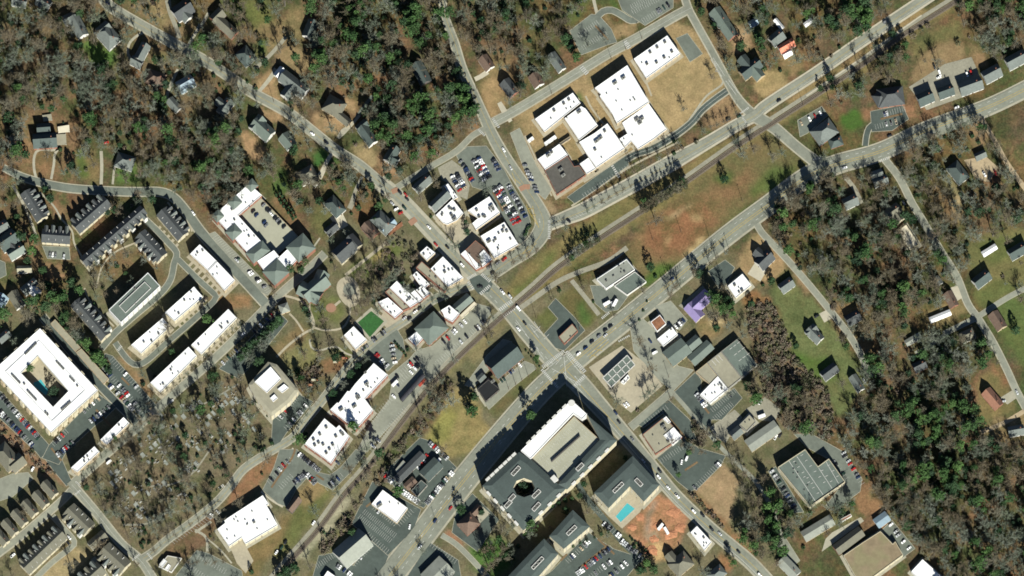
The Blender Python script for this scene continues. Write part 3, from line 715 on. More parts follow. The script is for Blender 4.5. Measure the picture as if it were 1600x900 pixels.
LOTS = [
    ('town_parking_lot', [(713, 243), (730, 229), (760, 228), (787, 263), (800, 288), (822, 325), (829, 346), (824, 368), (814, 382), (804, 373), (764, 300), (738, 292)], ASPH_M, .10),
    ('gravel_parking_lot', [(684, 262), (706, 250), (722, 262), (734, 290), (730, 312), (716, 306), (700, 286), (690, 280)], GRAVEL, .08),
    ('school_west_parking_lot', [(797, 208), (812, 200), (838, 258), (862, 296), (852, 312), (836, 298), (818, 262)], ASPH_P, .12),
    ('school_south_parking_lot', [(978, 243), (983, 258), (934, 294), (914, 308), (898, 318), (886, 308), (930, 276)], ASPH_N, .13),
    ('north_parking_lot', [(890, 48), (924, 22), (936, 24), (955, 45), (964, 66), (950, 70), (908, 86)], ASPH_M, .10),
    ('north_upper_parking_lot', [(962, -10), (1052, -10), (1052, 12), (1008, 40), (990, 28), (972, 16)], ASPH_M, .12),
    ('market_parking_lot', [(744, 474), (766, 480), (766, 492), (742, 520), (712, 548), (684, 578), (652, 616), (626, 648), (600, 676), (574, 706), (558, 704), (578, 664), (608, 624), (612, 600), (606, 588), (640, 560), (650, 548), (676, 540), (716, 504)], ASPH_P, .11),
    ('station_parking_lot', [(437, 702), (464, 702), (498, 738), (516, 742), (532, 730), (556, 702), (572, 706), (548, 738), (520, 766), (500, 756), (482, 744), (462, 766), (448, 792), (434, 787), (410, 766), (428, 730)], ASPH_M, .09),
    ('chapel_parking_lot', [(307, 860), (325, 864), (378, 892), (380, 908), (268, 908), (290, 880)], ASPH_M, .08),
    ('apartment_west_parking_lot', [(-10, 606), (2, 612), (74, 692), (80, 700), (64, 716), (56, 706), (0, 654), (-10, 650)], ASPH_N, .08),
    ('apartment_south_parking_lot', [(76, 696), (120, 650), (152, 614), (182, 636), (164, 654), (150, 664), (104, 706), (92, 726), (66, 716)], ASPH_N, .09),
    ('apartment_east_parking_lot', [(164, 552), (176, 556), (245, 634), (222, 654), (158, 584)], ASPH_N, .10),
    ('apartment_entry', [(78, 706), (96, 716), (112, 752), (104, 760), (84, 736), (62, 706)], ASPH_N, .06),
    ('condominium_parking_lot', [(326, 366), (336, 362), (426, 452), (418, 462), (400, 452)], ASPH_P, .13),
    ('hotel_north_parking_lot', [(342, 576), (374, 546), (434, 486), (450, 502), (404, 558), (374, 592)], ASPH_N, .09),  # dark asphalt colour stands in for the inn's shadow on this lot
    ('hotel_south_parking_lot', [(426, 652), (460, 612), (490, 628), (448, 676), (432, 700), (424, 690)], ASPH_N, .07),
    ('green_side_parking_lot', [(562, 552), (618, 510), (630, 530), (634, 552), (606, 580), (590, 570)], ASPH_M, .08),
    ('depot_parking_lot', [(756, 628), (784, 594), (820, 564), (834, 570), (838, 576), (800, 606), (764, 640)], ASPH_P, .10),
    ('depot_forecourt', [(726, 602), (760, 556), (786, 530), (800, 534), (768, 572), (740, 606)], ASPH_P, .07),
    ('store_parking_lot', [(868, 466), (898, 496), (914, 516), (882, 548), (868, 544), (850, 522), (872, 498), (856, 480)], ASPH_N, .06),
    ('workshop_forecourt', [(922, 446), (950, 446), (1008, 438), (982, 462), (966, 484), (946, 488), (930, 474)], ASPH_M, .05),
    ('filling_station_forecourt', [(920, 574), (972, 540), (1006, 566), (1020, 584), (1036, 602), (986, 645), (964, 628)], TANP, .09),
    ('shop_parking_lot', [(985, 514), (1004, 497), (1026, 518), (1040, 546), (1060, 572), (1084, 578), (1052, 611), (1034, 598), (1010, 574), (990, 548)], ASPH_P, .06),
    ('garage_parking_lot', [(1022, 479), (1048, 470), (1074, 500), (1062, 516), (1040, 505)], ASPH_P, .05),
    ('warehouse_parking_lot', [(1052, 614), (1087, 581), (1096, 594), (1094, 616), (1112, 634), (1147, 606), (1160, 622), (1128, 656), (1112, 656), (1104, 680), (1090, 656)], ASPH_N, .09),
    ('office_north_parking_lot', [(990, 661), (1042, 622), (1078, 656), (1090, 692), (1066, 684), (1036, 646), (1006, 668)], ASPH_N, .06),
    ('office_south_parking_lot', [(1026, 716), (1066, 683), (1092, 700), (1134, 712), (1126, 728), (1092, 762), (1078, 768), (1058, 752)], ASPH_N, .07),
    ('factory_west_parking_lot', [(1200, 736), (1212, 729), (1256, 800), (1240, 802)], ASPH_N, .07),
    ('factory_east_parking_lot', [(1240, 678), (1268, 678), (1318, 706), (1347, 748), (1344, 768), (1312, 792), (1290, 790), (1318, 754), (1296, 718), (1262, 700)], ASPH_M, .07),
    ('depot_yard_parking_lot', [(1376, 830), (1394, 813), (1430, 857), (1410, 872), (1398, 850)], ASPH_M, .07),
    ('tavern_parking_lot', [(1360, 174), (1410, 164), (1420, 186), (1394, 204), (1362, 206)], ASPH_N, .07),
    ('gravel_yard', [(1420, 136), (1476, 100), (1518, 89), (1537, 132), (1504, 152), (1448, 172)], GRAVEL, .06),
    ('corner_parking_lot', [(1246, 188), (1284, 166), (1294, 180), (1262, 208), (1250, 214)], ASPH_M, .06),
    ('complex_parking_lot', [(862, 892), (920, 832), (934, 842), (960, 858), (1004, 872), (972, 910), (836, 910)], ASPH_N, .08),
    ('auto_yard', [(598, 740), (656, 684), (672, 689), (714, 731), (662, 794), (630, 776)], ASPH_N, .07),
    ('diner_parking_lot', [(549, 818), (582, 752), (598, 762), (658, 796), (646, 828), (606, 868), (568, 834)], ASPH_N, .08),
    ('cafe_parking_lot', [(486, 910), (498, 868), (530, 862), (552, 884), (580, 840), (608, 867), (590, 910)], ASPH_N, .06),
    ('south_parking_lot', [(630, 910), (671, 847), (716, 875), (722, 910)], ASPH_N, .07),
    ('brick_house_parking_lot', [(712, 800), (738, 771), (780, 812), (746, 862), (706, 832)], ASPH_N, .06),
    ('tan_carport_pad', [(738, 806), (752, 790), (766, 802), (750, 818)], CONC, .07),
    ('bank_parking_lot', [(1106, 424), (1133, 406), (1148, 418), (1134, 446), (1124, 452)], ASPH_N, .07),
    ('lavender_house_pad', [(1060, 478), (1098, 446), (1104, 454), (1074, 486)], GRAVEL, .05),
    ('corner_house_pad', [(1168, 428), (1180, 410), (1200, 416), (1194, 430), (1188, 440)], CONC_P, .06),
    ('tool_yard', [(1108, 668), (1148, 640), (1160, 652), (1134, 692), (1118, 684)], GRAVEL, .05),
    ('junk_yard', [(1164, 640), (1196, 620), (1220, 640), (1210, 660), (1186, 656)], GRAVEL, .05),
    ('restaurant_pad', [(515, 340), (534, 330), (544, 352), (530, 360)], CONC_P, .05),
    ('pump_court', [(1506, 250), (1540, 244), (1560, 262), (1545, 285), (1525, 280)], DIRT, .05),
    ('east_house_pad', [(1280, 490), (1292, 484), (1302, 496), (1288, 504)], CONC_P, .05),
    ('brown_house_pad', [(1484, 450), (1496, 446), (1506, 464), (1496, 470)], CONC_P, .05),
    ('red_house_pad', [(1562, 622), (1588, 606), (1594, 618), (1574, 632)], CONC, .05),
    ('basketball_court', [(1056, 60), (1074, 52), (1098, 84), (1078, 97)], ASPH_M, .06),
    ('church_plaza', [(360, 856), (378, 842), (396, 876), (384, 896), (370, 880)], TANP, .06),
    ('front_lot', [(1208, 845), (1226, 838), (1250, 876), (1240, 884)], ASPH_P, .05),
    ('townhouse_court', [(66, 384), (108, 386), (110, 406), (74, 404)], ASPH_M, .07),
    ('left_cul_de_sac', [(-10, 402), (8, 410), (10, 430), (-10, 440)], ASPH_M, .07),
    ('cottage_court', [(-10, 752), (20, 740), (44, 738), (52, 748), (20, 776), (-10, 786)], ASPH_P, .06),
    ('shed_pad', [(1290, 842), (1300, 832), (1345, 808), (1350, 814), (1312, 842), (1284, 862)], CONC, .05),
]
LOT_OBJ = {}
for (nm, poly, m_, z) in LOTS:
    LOT_OBJ[nm] = pave(nm, poly, m_, z)
    if m_ in (ASPH_N, ASPH_M, ASPH_P):
        mb = MB()
        for (a, b) in zip(poly, poly[1:] + poly[:1]):
            A, B = at(*a), at(*b); d = (B - A); L = d.length; d = d / L
            nr = Vector((-d.y, d.x, 0)) * .22; c = (A + B) / 2
            mb.box((c.x, c.y, .001), (L, .4, z + .008), math.atan2(d.y, d.x))
        mb.build('kerb', CONC, LOT_OBJ[nm])
VERGE = mat('planted_island', C(134, 112, 82), .95, .3, .5, .2, .08)
for k, pts in enumerate(([(424, 762), (436, 744), (456, 716), (461, 702)], [(459, 754), (466, 746)], [(494, 742), (506, 750)], [(770, 300), (786, 330)], [(610, 535), (632, 552), (628, 560)], [(905, 888), (950, 852)], [(934, 842), (960, 866)], [(876, 876), (886, 866)], [(150, 640), (180, 674)], [(190, 590), (202, 602)], [(166, 560), (172, 570)], [(1100, 636), (1108, 646)], [(1070, 735), (1090, 722)], [(930, 40), (950, 62)], [(1046, 654), (1076, 690)], [(572, 792), (600, 770)], [(632, 760), (650, 776)], [(80, 700), (96, 720)], [(1376, 186), (1410, 178)], [(648, 632), (690, 585)])):
    ribbon('planted_island', pts, 3.2, VERGE, .142 + .001 * k, blocks=False)
# dark square where the old streets meet
LOT_OBJ['old_town_crossing'] = pave('old_town_crossing', [(733, 436), (748, 430), (760, 430), (770, 444), (764, 456), (748, 460), (738, 448)], ASPH_N, .28)

# paths of the park and round the school
PATHS = [
    ([(428, 470), (440, 462), (470, 470), (486, 490), (490, 512), (476, 520), (450, 540), (432, 558)], 3.6, TANP),
    ([(490, 512), (510, 516), (535, 512), (546, 494), (545, 474), (532, 458)], 3, TANP),
    ([(484, 470), (484, 490), (490, 510)], 3, TANP), ([(452, 490), (462, 500), (474, 518)], 3, TANP),
    ([(540, 430), (560, 414), (590, 390), (604, 378)], 5, TANP),
    ([(484, 530), (486, 542), (498, 548), (512, 544), (526, 542), (540, 552), (552, 556)], 3, CONC),
    ([(520, 480), (532, 470)], 4, TANP),
    ([(452, 590), (464, 606), (466, 622), (480, 632), (490, 640)], 3, CONC),
    ([(552, 560), (600, 524), (622, 508)], 3, CONC_P),
    ([(305, 828), (322, 840), (324, 862)], 4, CONC), ([(322, 840), (345, 860), (362, 880)], 2.5, CONC), ([(305, 832), (330, 815)], 4, CONC),
    ([(408, 768), (425, 782), (442, 792)], 3, CONC_P), ([(458, 700), (440, 730), (420, 762)], 2.6, CONC_P),
    ([(470, 752), (478, 746), (488, 756)], 2.5, CONC_P),
    ([(620, 505), (636, 490), (664, 472), (690, 458)], 4, CONC),
    ([(820, 212), (836, 246), (852, 286), (862, 306)], 2.6, TANP), ([(893, 322), (930, 296), (972, 268), (1000, 252), (1060, 222)], 3, TANP),
    ([(912, 284), (956, 256), (1000, 230), (1042, 204)], 4, TANP),
    ([(915, 150), (925, 170), (945, 196)], 3, TANP), ([(1008, 124), (1018, 150)], 3, TANP),
    ([(1086, 24), (1100, 50), (1124, 96), (1130, 118), (1128, 132), (1104, 150), (1085, 176), (1070, 196), (1050, 208), (1020, 224)], 3, CONC),
    ([(62, 300), (84, 322), (96, 342), (112, 360), (116, 380), (126, 398), (140, 424)], 2.8, CONC),
    ([(20, 290), (36, 318), (48, 345), (58, 372)], 4, CONC),
    ([(262, 316), (280, 340), (296, 352), (300, 362)], 2.6, TANP),
    ([(210, 380), (180, 394), (160, 416), (150, 450)], 2.6, TANP), ([(132, 450), (140, 470), (160, 492), (178, 510)], 2.6, TANP),
    ([(440, 402), (456, 392), (480, 396), (500, 372)], 2.5, CONC),
    ([(1260, 150), (1330, 102), (1400, 52), (1440, 24)], 2.2, CONC_P),
    ([(300, 640), (330, 625), (372, 600)], 2.4, GRAVEL), ([(235, 760), (270, 756), (300, 740), (330, 700)], 2.6, GRAVEL),
    ([(192, 820), (230, 818), (262, 800)], 3, GRAVEL),
]
for i, (pts, w, m_) in enumerate(PATHS):
    ribbon('footpath', pts, w, m_, .04 + .0006 * i, blocks=True)
pave('plaza', [(530, 438), (546, 432), (560, 446), (562, 470), (548, 480), (534, 470), (526, 452)], TANP, .062, rounded=True)
pave('plaza_circle', [(546 + 10 * math.cos(k * .4), 452 + 10 * math.sin(k * .4)) for k in range(16)], ASPH_P, .068)
pave('brick_court', [(517 + 8 * math.cos(k * .4), 481 + 7 * math.sin(k * .4)) for k in range(16)], BRICKP, .07)
pave('brick_plaza', [(722, 430), (736, 440), (730, 452), (716, 462), (704, 462), (700, 452)], TANP, .058)
pave('corner_plaza', [(600, 486), (616, 500), (640, 486), (655, 474), (662, 480), (626, 508), (604, 512), (592, 500)], TANP, .066)
TURF = mat('artificial_turf', C(56, 108, 52), .9, .2, .6, .16, .15)
turf = pave('turf_lawn', [(559, 504), (580, 486), (600, 502), (578, 527)], TURF, .09)
pave('turf_border', [(553, 504), (580, 480), (606, 502), (578, 533)], CONC, .07)
for (nm, pts, w) in (('crosswalk_paving', [(612, 300), (622, 296)], 8), ('crosswalk_paving', [(640, 350), (650, 342)], 9), ('crosswalk_paving', [(812, 296), (820, 292), (828, 292)], 8)):
    ribbon(nm, pts, w, BRICKP, .272, blocks=False)

# painted lines
RP = lambda k: ROADS[k][0]
for nm, off, m_, dash in (
        ('highway', 1.6, YPAINT, None), ('highway', -1.6, YPAINT, None), ('highway', 7.5, WPAINT, (4, 9)), ('highway', -7.5, WPAINT, (4, 9)),
        ('cross_street', .4, YPAINT, None), ('cross_street', 6, WPAINT, None), ('crossing_road', 3, YPAINT, None), ('crossing_road', -6, WPAINT, (4, 6)),
        ('main_street', .4, YPAINT, None), ('mill_street', .5, YPAINT, None), ('school_avenue', .4, YPAINT, None), ('school_avenue', 5, WPAINT, None),
        ('school_lane', .3, WPAINT, None), ('garden_street', .3, WPAINT, None), ('depot_street', .4, YPAINT, None), ('bus_drive', .3, WPAINT, None)):
    marking_line(ROAD_OBJ[nm], RP(nm), off, .4 if nm in ('highway', 'crossing_road', 'cross_street') else .24, m_, ROADS[nm][2] + .03, dash)

def zebra(road, a, b, n, length, z=.315, material=None):
    """crossing bars spread from pixel a to pixel b, each `length` px long across that line"""
    mb = MB()
    a = np.array(a, float); b = np.array(b, float); d = (b - a); L = np.linalg.norm(d); d /= L
    nr = np.array([-d[1], d[0]])
    for i in range(n):
        c = a + d * L * (i + .5) / n
        e = d * (L / n * .27)
        q = [c - e - nr * length / 2, c + e - nr * length / 2, c + e + nr * length / 2, c - e + nr * length / 2]
        mb.add([(*at(*p).xy, z) for p in q], [(3, 2, 1, 0)])
    mb.build('crosswalk', material or WPAINT, road)
H_ = ROAD_OBJ['highway']
zebra(H_, (848, 575), (882, 549), 16, 4.5); zebra(H_, (884, 549), (914, 582), 15, 4.5); zebra(H_, (914, 586), (893, 607), 10, 4.5); zebra(H_, (846, 577), (872, 606), 14, 4.5)
X_ = LOT_OBJ['old_town_crossing']
zebra(X_, (730, 436), (744, 428), 7, 5); zebra(X_, (752, 428), (766, 440), 7, 5); zebra(X_, (766, 446), (750, 460), 7, 5); zebra(X_, (731, 440), (740, 452), 5, 4)
zebra(ROAD_OBJ['crossing_road'], (780, 485), (800, 470), 8, 6); zebra(ROAD_OBJ['crossing_road'], (786, 495), (810, 478), 9, 4)
zebra(ROAD_OBJ['mill_street'], (858, 344), (858, 374), 11, 4); zebra(ROAD_OBJ['mill_street'], (770, 185), (780, 200), 6, 4); zebra(ROAD_OBJ['mill_street'], (747, 202), (758, 212), 6, 4)
zebra(ROAD_OBJ['ridge_street'], (1156, 178), (1170, 168), 7, 3); zebra(ROAD_OBJ['ridge_street'], (1158, 180), (1166, 192), 6, 3); zebra(ROAD_OBJ['ridge_street'], (1270, 250), (1284, 246), 5, 3)
zebra(ROAD_OBJ['school_lane'], (908, 104), (918, 116), 5, 7); zebra(ROAD_OBJ['school_lane'], (976, 64), (984, 76), 5, 7)
zebra(ROAD_OBJ['garden_street'], (116, 774), (126, 766), 5, 3); zebra(ROAD_OBJ['garden_street'], (206, 876), (218, 866), 6, 3); zebra(ROAD_OBJ['garden_street'], (118, 752), (126, 760), 5, 3); zebra(ROAD_OBJ['garden_street'], (230, 864), (238, 874), 5, 3)
zebra(ROAD_OBJ['cemetery_street'], (232, 640), (242, 650), 6, 4); zebra(ROAD_OBJ['hill_street'], (1374, 252), (1390, 246), 6, 4); zebra(ROAD_OBJ['highway'], (940, 498), (952, 488), 6, 4)
zebra(ROAD_OBJ['highway'], (966, 534), (984, 524), 7, 3); zebra(LOT_OBJ['school_south_parking_lot'], (956, 258), (968, 278), 7, 4)
zebra(ROAD_OBJ['depot_street'], (342, 764), (350, 758), 4, 5); zebra(ROAD_OBJ['townhouse_drive'], (184, 548), (190, 540), 4, 4)
def stroke(road, pts, w, z, material=WPAINT):
    mb = MB()
    for a, b in zip(pts[:-1], pts[1:]):
        a = np.array(a, float); b = np.array(b, float); d = b - a; L = np.linalg.norm(d) or 1; d /= L; nr = np.array([-d[1], d[0]]) * w / S / 2
        mb.add([(*at(*p).xy, z) for p in (a - nr, b - nr, b + nr, a + nr)], [(3, 2, 1, 0)])
    mb.build('marking', material, road)
# the crossing's big white cross and its stop lines
for p in ([(862, 576), (902, 598)], [(881, 556), (886, 604)], [(885, 556), (908, 584)], [(868, 570), (880, 556)], [(846, 572), (880, 547)], [(850, 580), (884, 553)], [(887, 548), (916, 580)], [(917, 588), (896, 608)]):
    stroke(H_, p, .45, .31)
for p in ([(918, 556), (948, 530)], [(921, 560), (951, 534)], [(924, 555), (932, 557)], [(932, 546), (941, 548)]):
    stroke(H_, p, .5, .31, YPAINT)
for p in ([(822, 320), (826, 330), (840, 352)], [(832, 322), (836, 340), (842, 356)], [(824, 326), (834, 326)], [(828, 336), (838, 336)], [(822, 402), (834, 384), (838, 380)], [(816, 398), (826, 384)], [(818, 396), (830, 392)], [(804, 280), (814, 288)], [(800, 270), (806, 286)]):
    stroke(ROAD_OBJ['mill_street'], p, .45, .27, YPAINT)
for p in ([(826, 506), (842, 528)], [(834, 502), (848, 522)], [(830, 508), (844, 520)], [(836, 518), (844, 510)], [(850, 530), (858, 522)], [(806, 500), (850, 562)], [(1110, 92), (1128, 120)], [(1114, 90), (1132, 118)], [(1116, 96), (1120, 104), (1118, 112), (1126, 112)], [(1134, 126), (1150, 148)], [(1138, 124), (1154, 146)]):
    stroke(ROAD_OBJ['crossing_road' if p[0][0] < 1000 else 'ridge_street'], p, .4, .29)
def arrow(road, x, y, ang, z=.31):
    ca, sa = math.cos(math.radians(ang)), -math.sin(math.radians(ang))
    P_ = lambda u, v: (x + u * ca - v * sa, y + u * sa + v * ca)
    mb = MB()
    for q in (((-4, -.3), (1, -.3), (1, .3), (-4, .3)), ((1, -1.1), (4, 0), (1, 1.1), (1, 0))):
        mb.add([(*at(*P_(*p)).xy, z) for p in q], [(3, 2, 1, 0)])
    mb.build('arrow_marking', WPAINT, road)
for (x, y, a) in ((660, 836, 232), (672, 838, 52), (688, 795, 52), (702, 778, 232), (735, 760, 52), (708, 765, 232), (765, 690, 52), (780, 690, 52), (960, 514, 37), (985, 505, 217), (1012, 472, 37), (930, 532, 217), (840, 545, 128), (836, 520, 128), (790, 243, 300), (843, 345, 280), (1230, 282, 36), (1320, 262, 200), (905, 600, 310), (900, 590, 130)):
    arrow(H_, x, y, a)

# ------------------------------------------------------------------ railway
RAIL = [(405, 935), (450, 882), (500, 825), (537, 775), (575, 732), (625, 665), (675, 602), (725, 551), (775, 504), (832, 455), (875, 417), (940, 372), (1000, 333), (1075, 283), (1150, 230), (1212, 190), (1282, 145), (1350, 100), (1412, 55), (1487, 7), (1520, -14)]
rail = ribbon('railway_track', RAIL, 7.5, BALL, .30)
ribbon('railway_service_track', offset_pts(RAIL, -8), 6, GRAVEL, .05, blocks=False)
def rails():
    for off in (-.72 / S, .72 / S):
        P = offset_pts(RAIL, off)
        mb = MB()
        for a, b in zip(P[:-1], P[1:]):
            A, B = at(*a), at(*b)
            d = (B - A).normalized(); nr = Vector((-d.y, d.x, 0)) * .13
            mb.add([A - nr + Vector((0, 0, .32)), B - nr + Vector((0, 0, .32)), B + nr + Vector((0, 0, .32)), A + nr + Vector((0, 0, .32)),
                    A - nr + Vector((0, 0, .52)), B - nr + Vector((0, 0, .52)), B + nr + Vector((0, 0, .52)), A + nr + Vector((0, 0, .52))],
                   [(4, 5, 6, 7), (0, 1, 5, 4), (2, 3, 7, 6)])
        mb.build('rail', STEEL, rail)
    P = smooth_line(RAIL, 1.1)
    mb = MB()
    for i in range(1, len(P) - 1):
        d = P[i + 1] - P[i - 1]
        c = at(*P[i])
        mb.box((c.x, c.y, .30), (.26, 2.6, .08), math.atan2(-d[1], d[0]))
    o = mb.build('sleepers', SLEEP, rail); o['kind'] = 'stuff'
rails()

# ------------------------------------------------------------------ buildings
LANDMARKS = []     # (label, px, py) used to describe trees by what they stand beside
WIN_ME = {}
def window_mesh(w, h):
    k = (w, h)
    if k not in WIN_ME:
        mb = MB()
        mb.box((0, 0, 0), (w, .08, h), 0, 0)
        mb.box((0, -.03, -.1), (w + .3, .12, .1), 0, 1)
        mb.box((0, -.03, h), (w + .3, .12, .1), 0, 1)
        WIN_ME[k] = new_mesh('window', mb.v, mb.f, [GLASS, TRIM], mb.m)
    return WIN_ME[k]
mb = MB(); mb.box((0, 0, 0), (1.2, .1, 2.2), 0, 0)
DOOR_ME = new_mesh('door', mb.v, mb.f, [DOORM], mb.m)
def unit_mesh(w, l, h):
    mb = MB()
    mb.box((0, 0, .15), (w, l, h), 0, 0)
    mb.box((-w * .4, 0, 0), (.15, l, .2), 0, 0); mb.box((w * .4, 0, 0), (.15, l, .2), 0, 0)
    n = 8
    r = min(w, l) * .36
    top = [(r * math.cos(2 * math.pi * i / n), r * math.sin(2 * math.pi * i / n), h + .19) for i in range(n)]
    low = [(x, y, h + .14) for (x, y, z) in top]
    mb.add(top + low, [tuple(range(n))] + [(i, n + i, n + (i + 1) % n, (i + 1) % n) for i in range(n)], 1)
    return new_mesh('rooftop_unit', mb.v, mb.f, [UNIT, UNITD], mb.m)
UNIT_ME = [unit_mesh(1.6, 1.6, 1.1), unit_mesh(2.4, 2.0, 1.4), unit_mesh(4.2, 2.2, 1.7), unit_mesh(1.0, 1.0, .8)]

def windows_on(root, a, b, z0, z1, storeys, doors=0, glazed=1.0):
    """windows along the outer face a -> b (world xy, outside to the right of a->b reversed) as parts of the building"""
    d = (b - a); L = d.length
    if L < 4: return
    d = d / L
    nrm = Vector((d.y, -d.x))
    rz = math.atan2(d.y, d.x)
    n = max(1, min(9, int(L / 6.0)))
    o3 = Vector(root.location)
    for s in range(storeys):
        zz = z0 + (z1 - z0) * (s + .32) / storeys
        for i in range(n):
            p = a + d * (L * (i + .5) / n) + nrm * .03
            if s == 0 and doors and i == n // 2:
                link('door', DOOR_ME, root, Vector((p.x, p.y, .02)) - o3, rz)
            else:
                link('window', window_mesh(1.5, 1.4), root, Vector((p.x, p.y, zz)) - o3, rz)

def signed_area(P):
    return sum(P[i].x * P[(i + 1) % len(P)].y - P[(i + 1) % len(P)].x * P[i].y for i in range(len(P))) / 2

def inset(P, d):
    """polygon (ccw, xy) moved inwards by d"""
    n = len(P); out = []
    for i in range(n):
        p0, p1, p2 = P[i - 1], P[i], P[(i + 1) % n]
        d1 = (p1 - p0).normalized(); d2 = (p2 - p1).normalized()
        n1 = Vector((-d1.y, d1.x)); n2 = Vector((-d2.y, d2.x))
        b = n1 + n2
        k = max(.35, b.dot(n1))
        out.append(p1 + b * (d / k))
    return out

def world_poly(poly, h):
    P = [at(x, y, h).xy for (x, y) in poly]
    if signed_area(P) < 0: P.reverse()
    return P

def flat_parts(root, poly, h, roof='white', wall='cream', z0=0.0, parapet=.45, coping=None, mansard=0.0, hole=None):
    """walls, recessed flat roof and parapet over a pixel outline seen at roof height"""
    o3 = Vector(root.location)
    P = world_poly(poly, h)
    n = len(P)
    V = lambda p, z: Vector((p.x, p.y, z))
    mb = MB()
    mb.add([V(p, z0) for p in P] + [V(p, h - .002) for p in P], [(i, (i + 1) % n, n + (i + 1) % n, n + i) for i in range(n)])
    mb.build('wall', WALL[wall], root)
    if mansard:
        Q = inset(P, mansard)
        E = inset(P, -.4)
        mb = MB()
        mb.add([V(p, h - .25) for p in E] + [V(p, h) for p in E] + [V(p, h + mansard * .38) for p in Q],
               [(i, (i + 1) % n, n + (i + 1) % n, n + i) for i in range(n)] + [(n + i, n + (i + 1) % n, 2 * n + (i + 1) % n, 2 * n + i) for i in range(n)] + ([] if hole else [list(range(2 * n, 3 * n))]))
        if hole:
            zt = h + mansard * .38
            I = world_poly(hole, zt); k = len(I)
            j0 = min(range(k), key=lambda q: (I[q] - Q[0]).length)
            loop = [V(p, zt) for p in Q] + [V(Q[0], zt)] + [V(I[(j0 - q) % k], zt) for q in range(k + 1)]
            mb.add(loop, [list(range(len(loop)))])
            m2 = MB(); m2.add([V(p, 0) for p in I] + [V(p, zt) for p in I], [(q, k + q, k + (q + 1) % k, (q + 1) % k) for q in range(k)]); m2.build('court_wall', WALL['cream'], root)
        mb.build('roof', ROOF[roof], root)
    else:
        Q = inset(P, .38)
        mb = MB()
        mb.add([V(p, h - parapet) for p in Q], [list(range(n))])
        ROOF_OF.setdefault(root.name, mb.build('roof', ROOF[roof], root))
        mb = MB()
        E = inset(P, -.06)
        mb.add([V(p, h - .3) for p in E] + [V(p, h + .02) for p in E] + [V(p, h + .02) for p in Q] + [V(p, h - parapet) for p in Q],
               [(i, (i + 1) % n, n + (i + 1) % n, n + i) for i in range(n)] + [(n + i, n + (i + 1) % n, 2 * n + (i + 1) % n, 2 * n + i) for i in range(n)]
               + [(2 * n + i, 2 * n + (i + 1) % n, 3 * n + (i + 1) % n, 3 * n + i) for i in range(n)])
        mb.build('parapet', ROOF['white'] if (coping or roof) == 'white' else (WALL[coping] if coping in WALL else WALL[wall]), root)
    return P

ROOF_OF = {}
def put_unit(root, px, py, h, k, ang):
    p = at(px, py, h + .6)
    link('rooftop_unit', UNIT_ME[k], ROOF_OF.get(root.name, root), Vector((p.x, p.y, h)) - Vector(root.location), math.radians(ang))

def flat(label, poly, h, roof='white', wall='cream', units=0, ang=36, storeys=None, name='commercial_building', cat='building', parapet=.45, extra=(), unit_at=(), coping=None, mansard=0.0, blockgrow=3, big=1, hole=None):
    cx = sum(p[0] for p in poly) / len(poly); cy = sum(p[1] for p in poly) / len(poly)
    c = at(cx, cy, h)
    root = empty(name, (c.x, c.y, 0))
    tag(root, label, cat)
    LANDMARKS.append((label, cx, cy))
    block(poly, blockgrow)
    P = flat_parts(root, poly, h, roof, wall, parapet=parapet, coping=coping, mansard=mansard, hole=hole)
    if name in ('commercial_building', 'townhouse_row', 'school_building', 'apartment_building', 'apartment_complex', 'condominium', 'inn', 'church_hall', 'office', 'hall'):
        A = inset(P, -2.6); q = link('pavement', new_mesh('pavement', [(p.x, p.y, .012 + .0002 * (len(LANDMARKS) % 40)) for p in A], [list(range(len(A)))], TANP if name in ('school_building', 'townhouse_row') else CONC)); structure(q)
    st = storeys or max(1, int(h / 3.6))
    for i in range(len(P)):
        a, b = P[i], P[(i + 1) % len(P)]
        d = b - a
        if d.x > 0:   # faces the south, the side that the photograph sees
            windows_on(root, a, b, .3, h, st, doors=1)
    rz = h - parapet
    xs = [p[0] for p in poly]; ys = [p[1] for p in poly]
    k = 0; tries = 0
    while k < units and tries < 400:
        tries += 1
        x = R.uniform(min(xs), max(xs)); y = R.uniform(min(ys), max(ys))
        inner = [(cx + (a - cx) * .8, cy + (b - cy) * .8) for (a, b) in poly]
        if in_poly(np.array([x]), np.array([y]), inner)[0]:
            put_unit(root, x, y, rz, R.choice((0, 0, 1, 1, 2, 3, 3) if big else (0, 3, 3)), ang); k += 1
    for u in unit_at:
        put_unit(root, u[0], u[1], rz, u[2] if len(u) > 2 else 1, ang)
    for (poly2, h2, roof2, wall2) in extra:
        flat_parts(root, poly2, h2, roof2, wall2); block(poly2, 2)
    return root

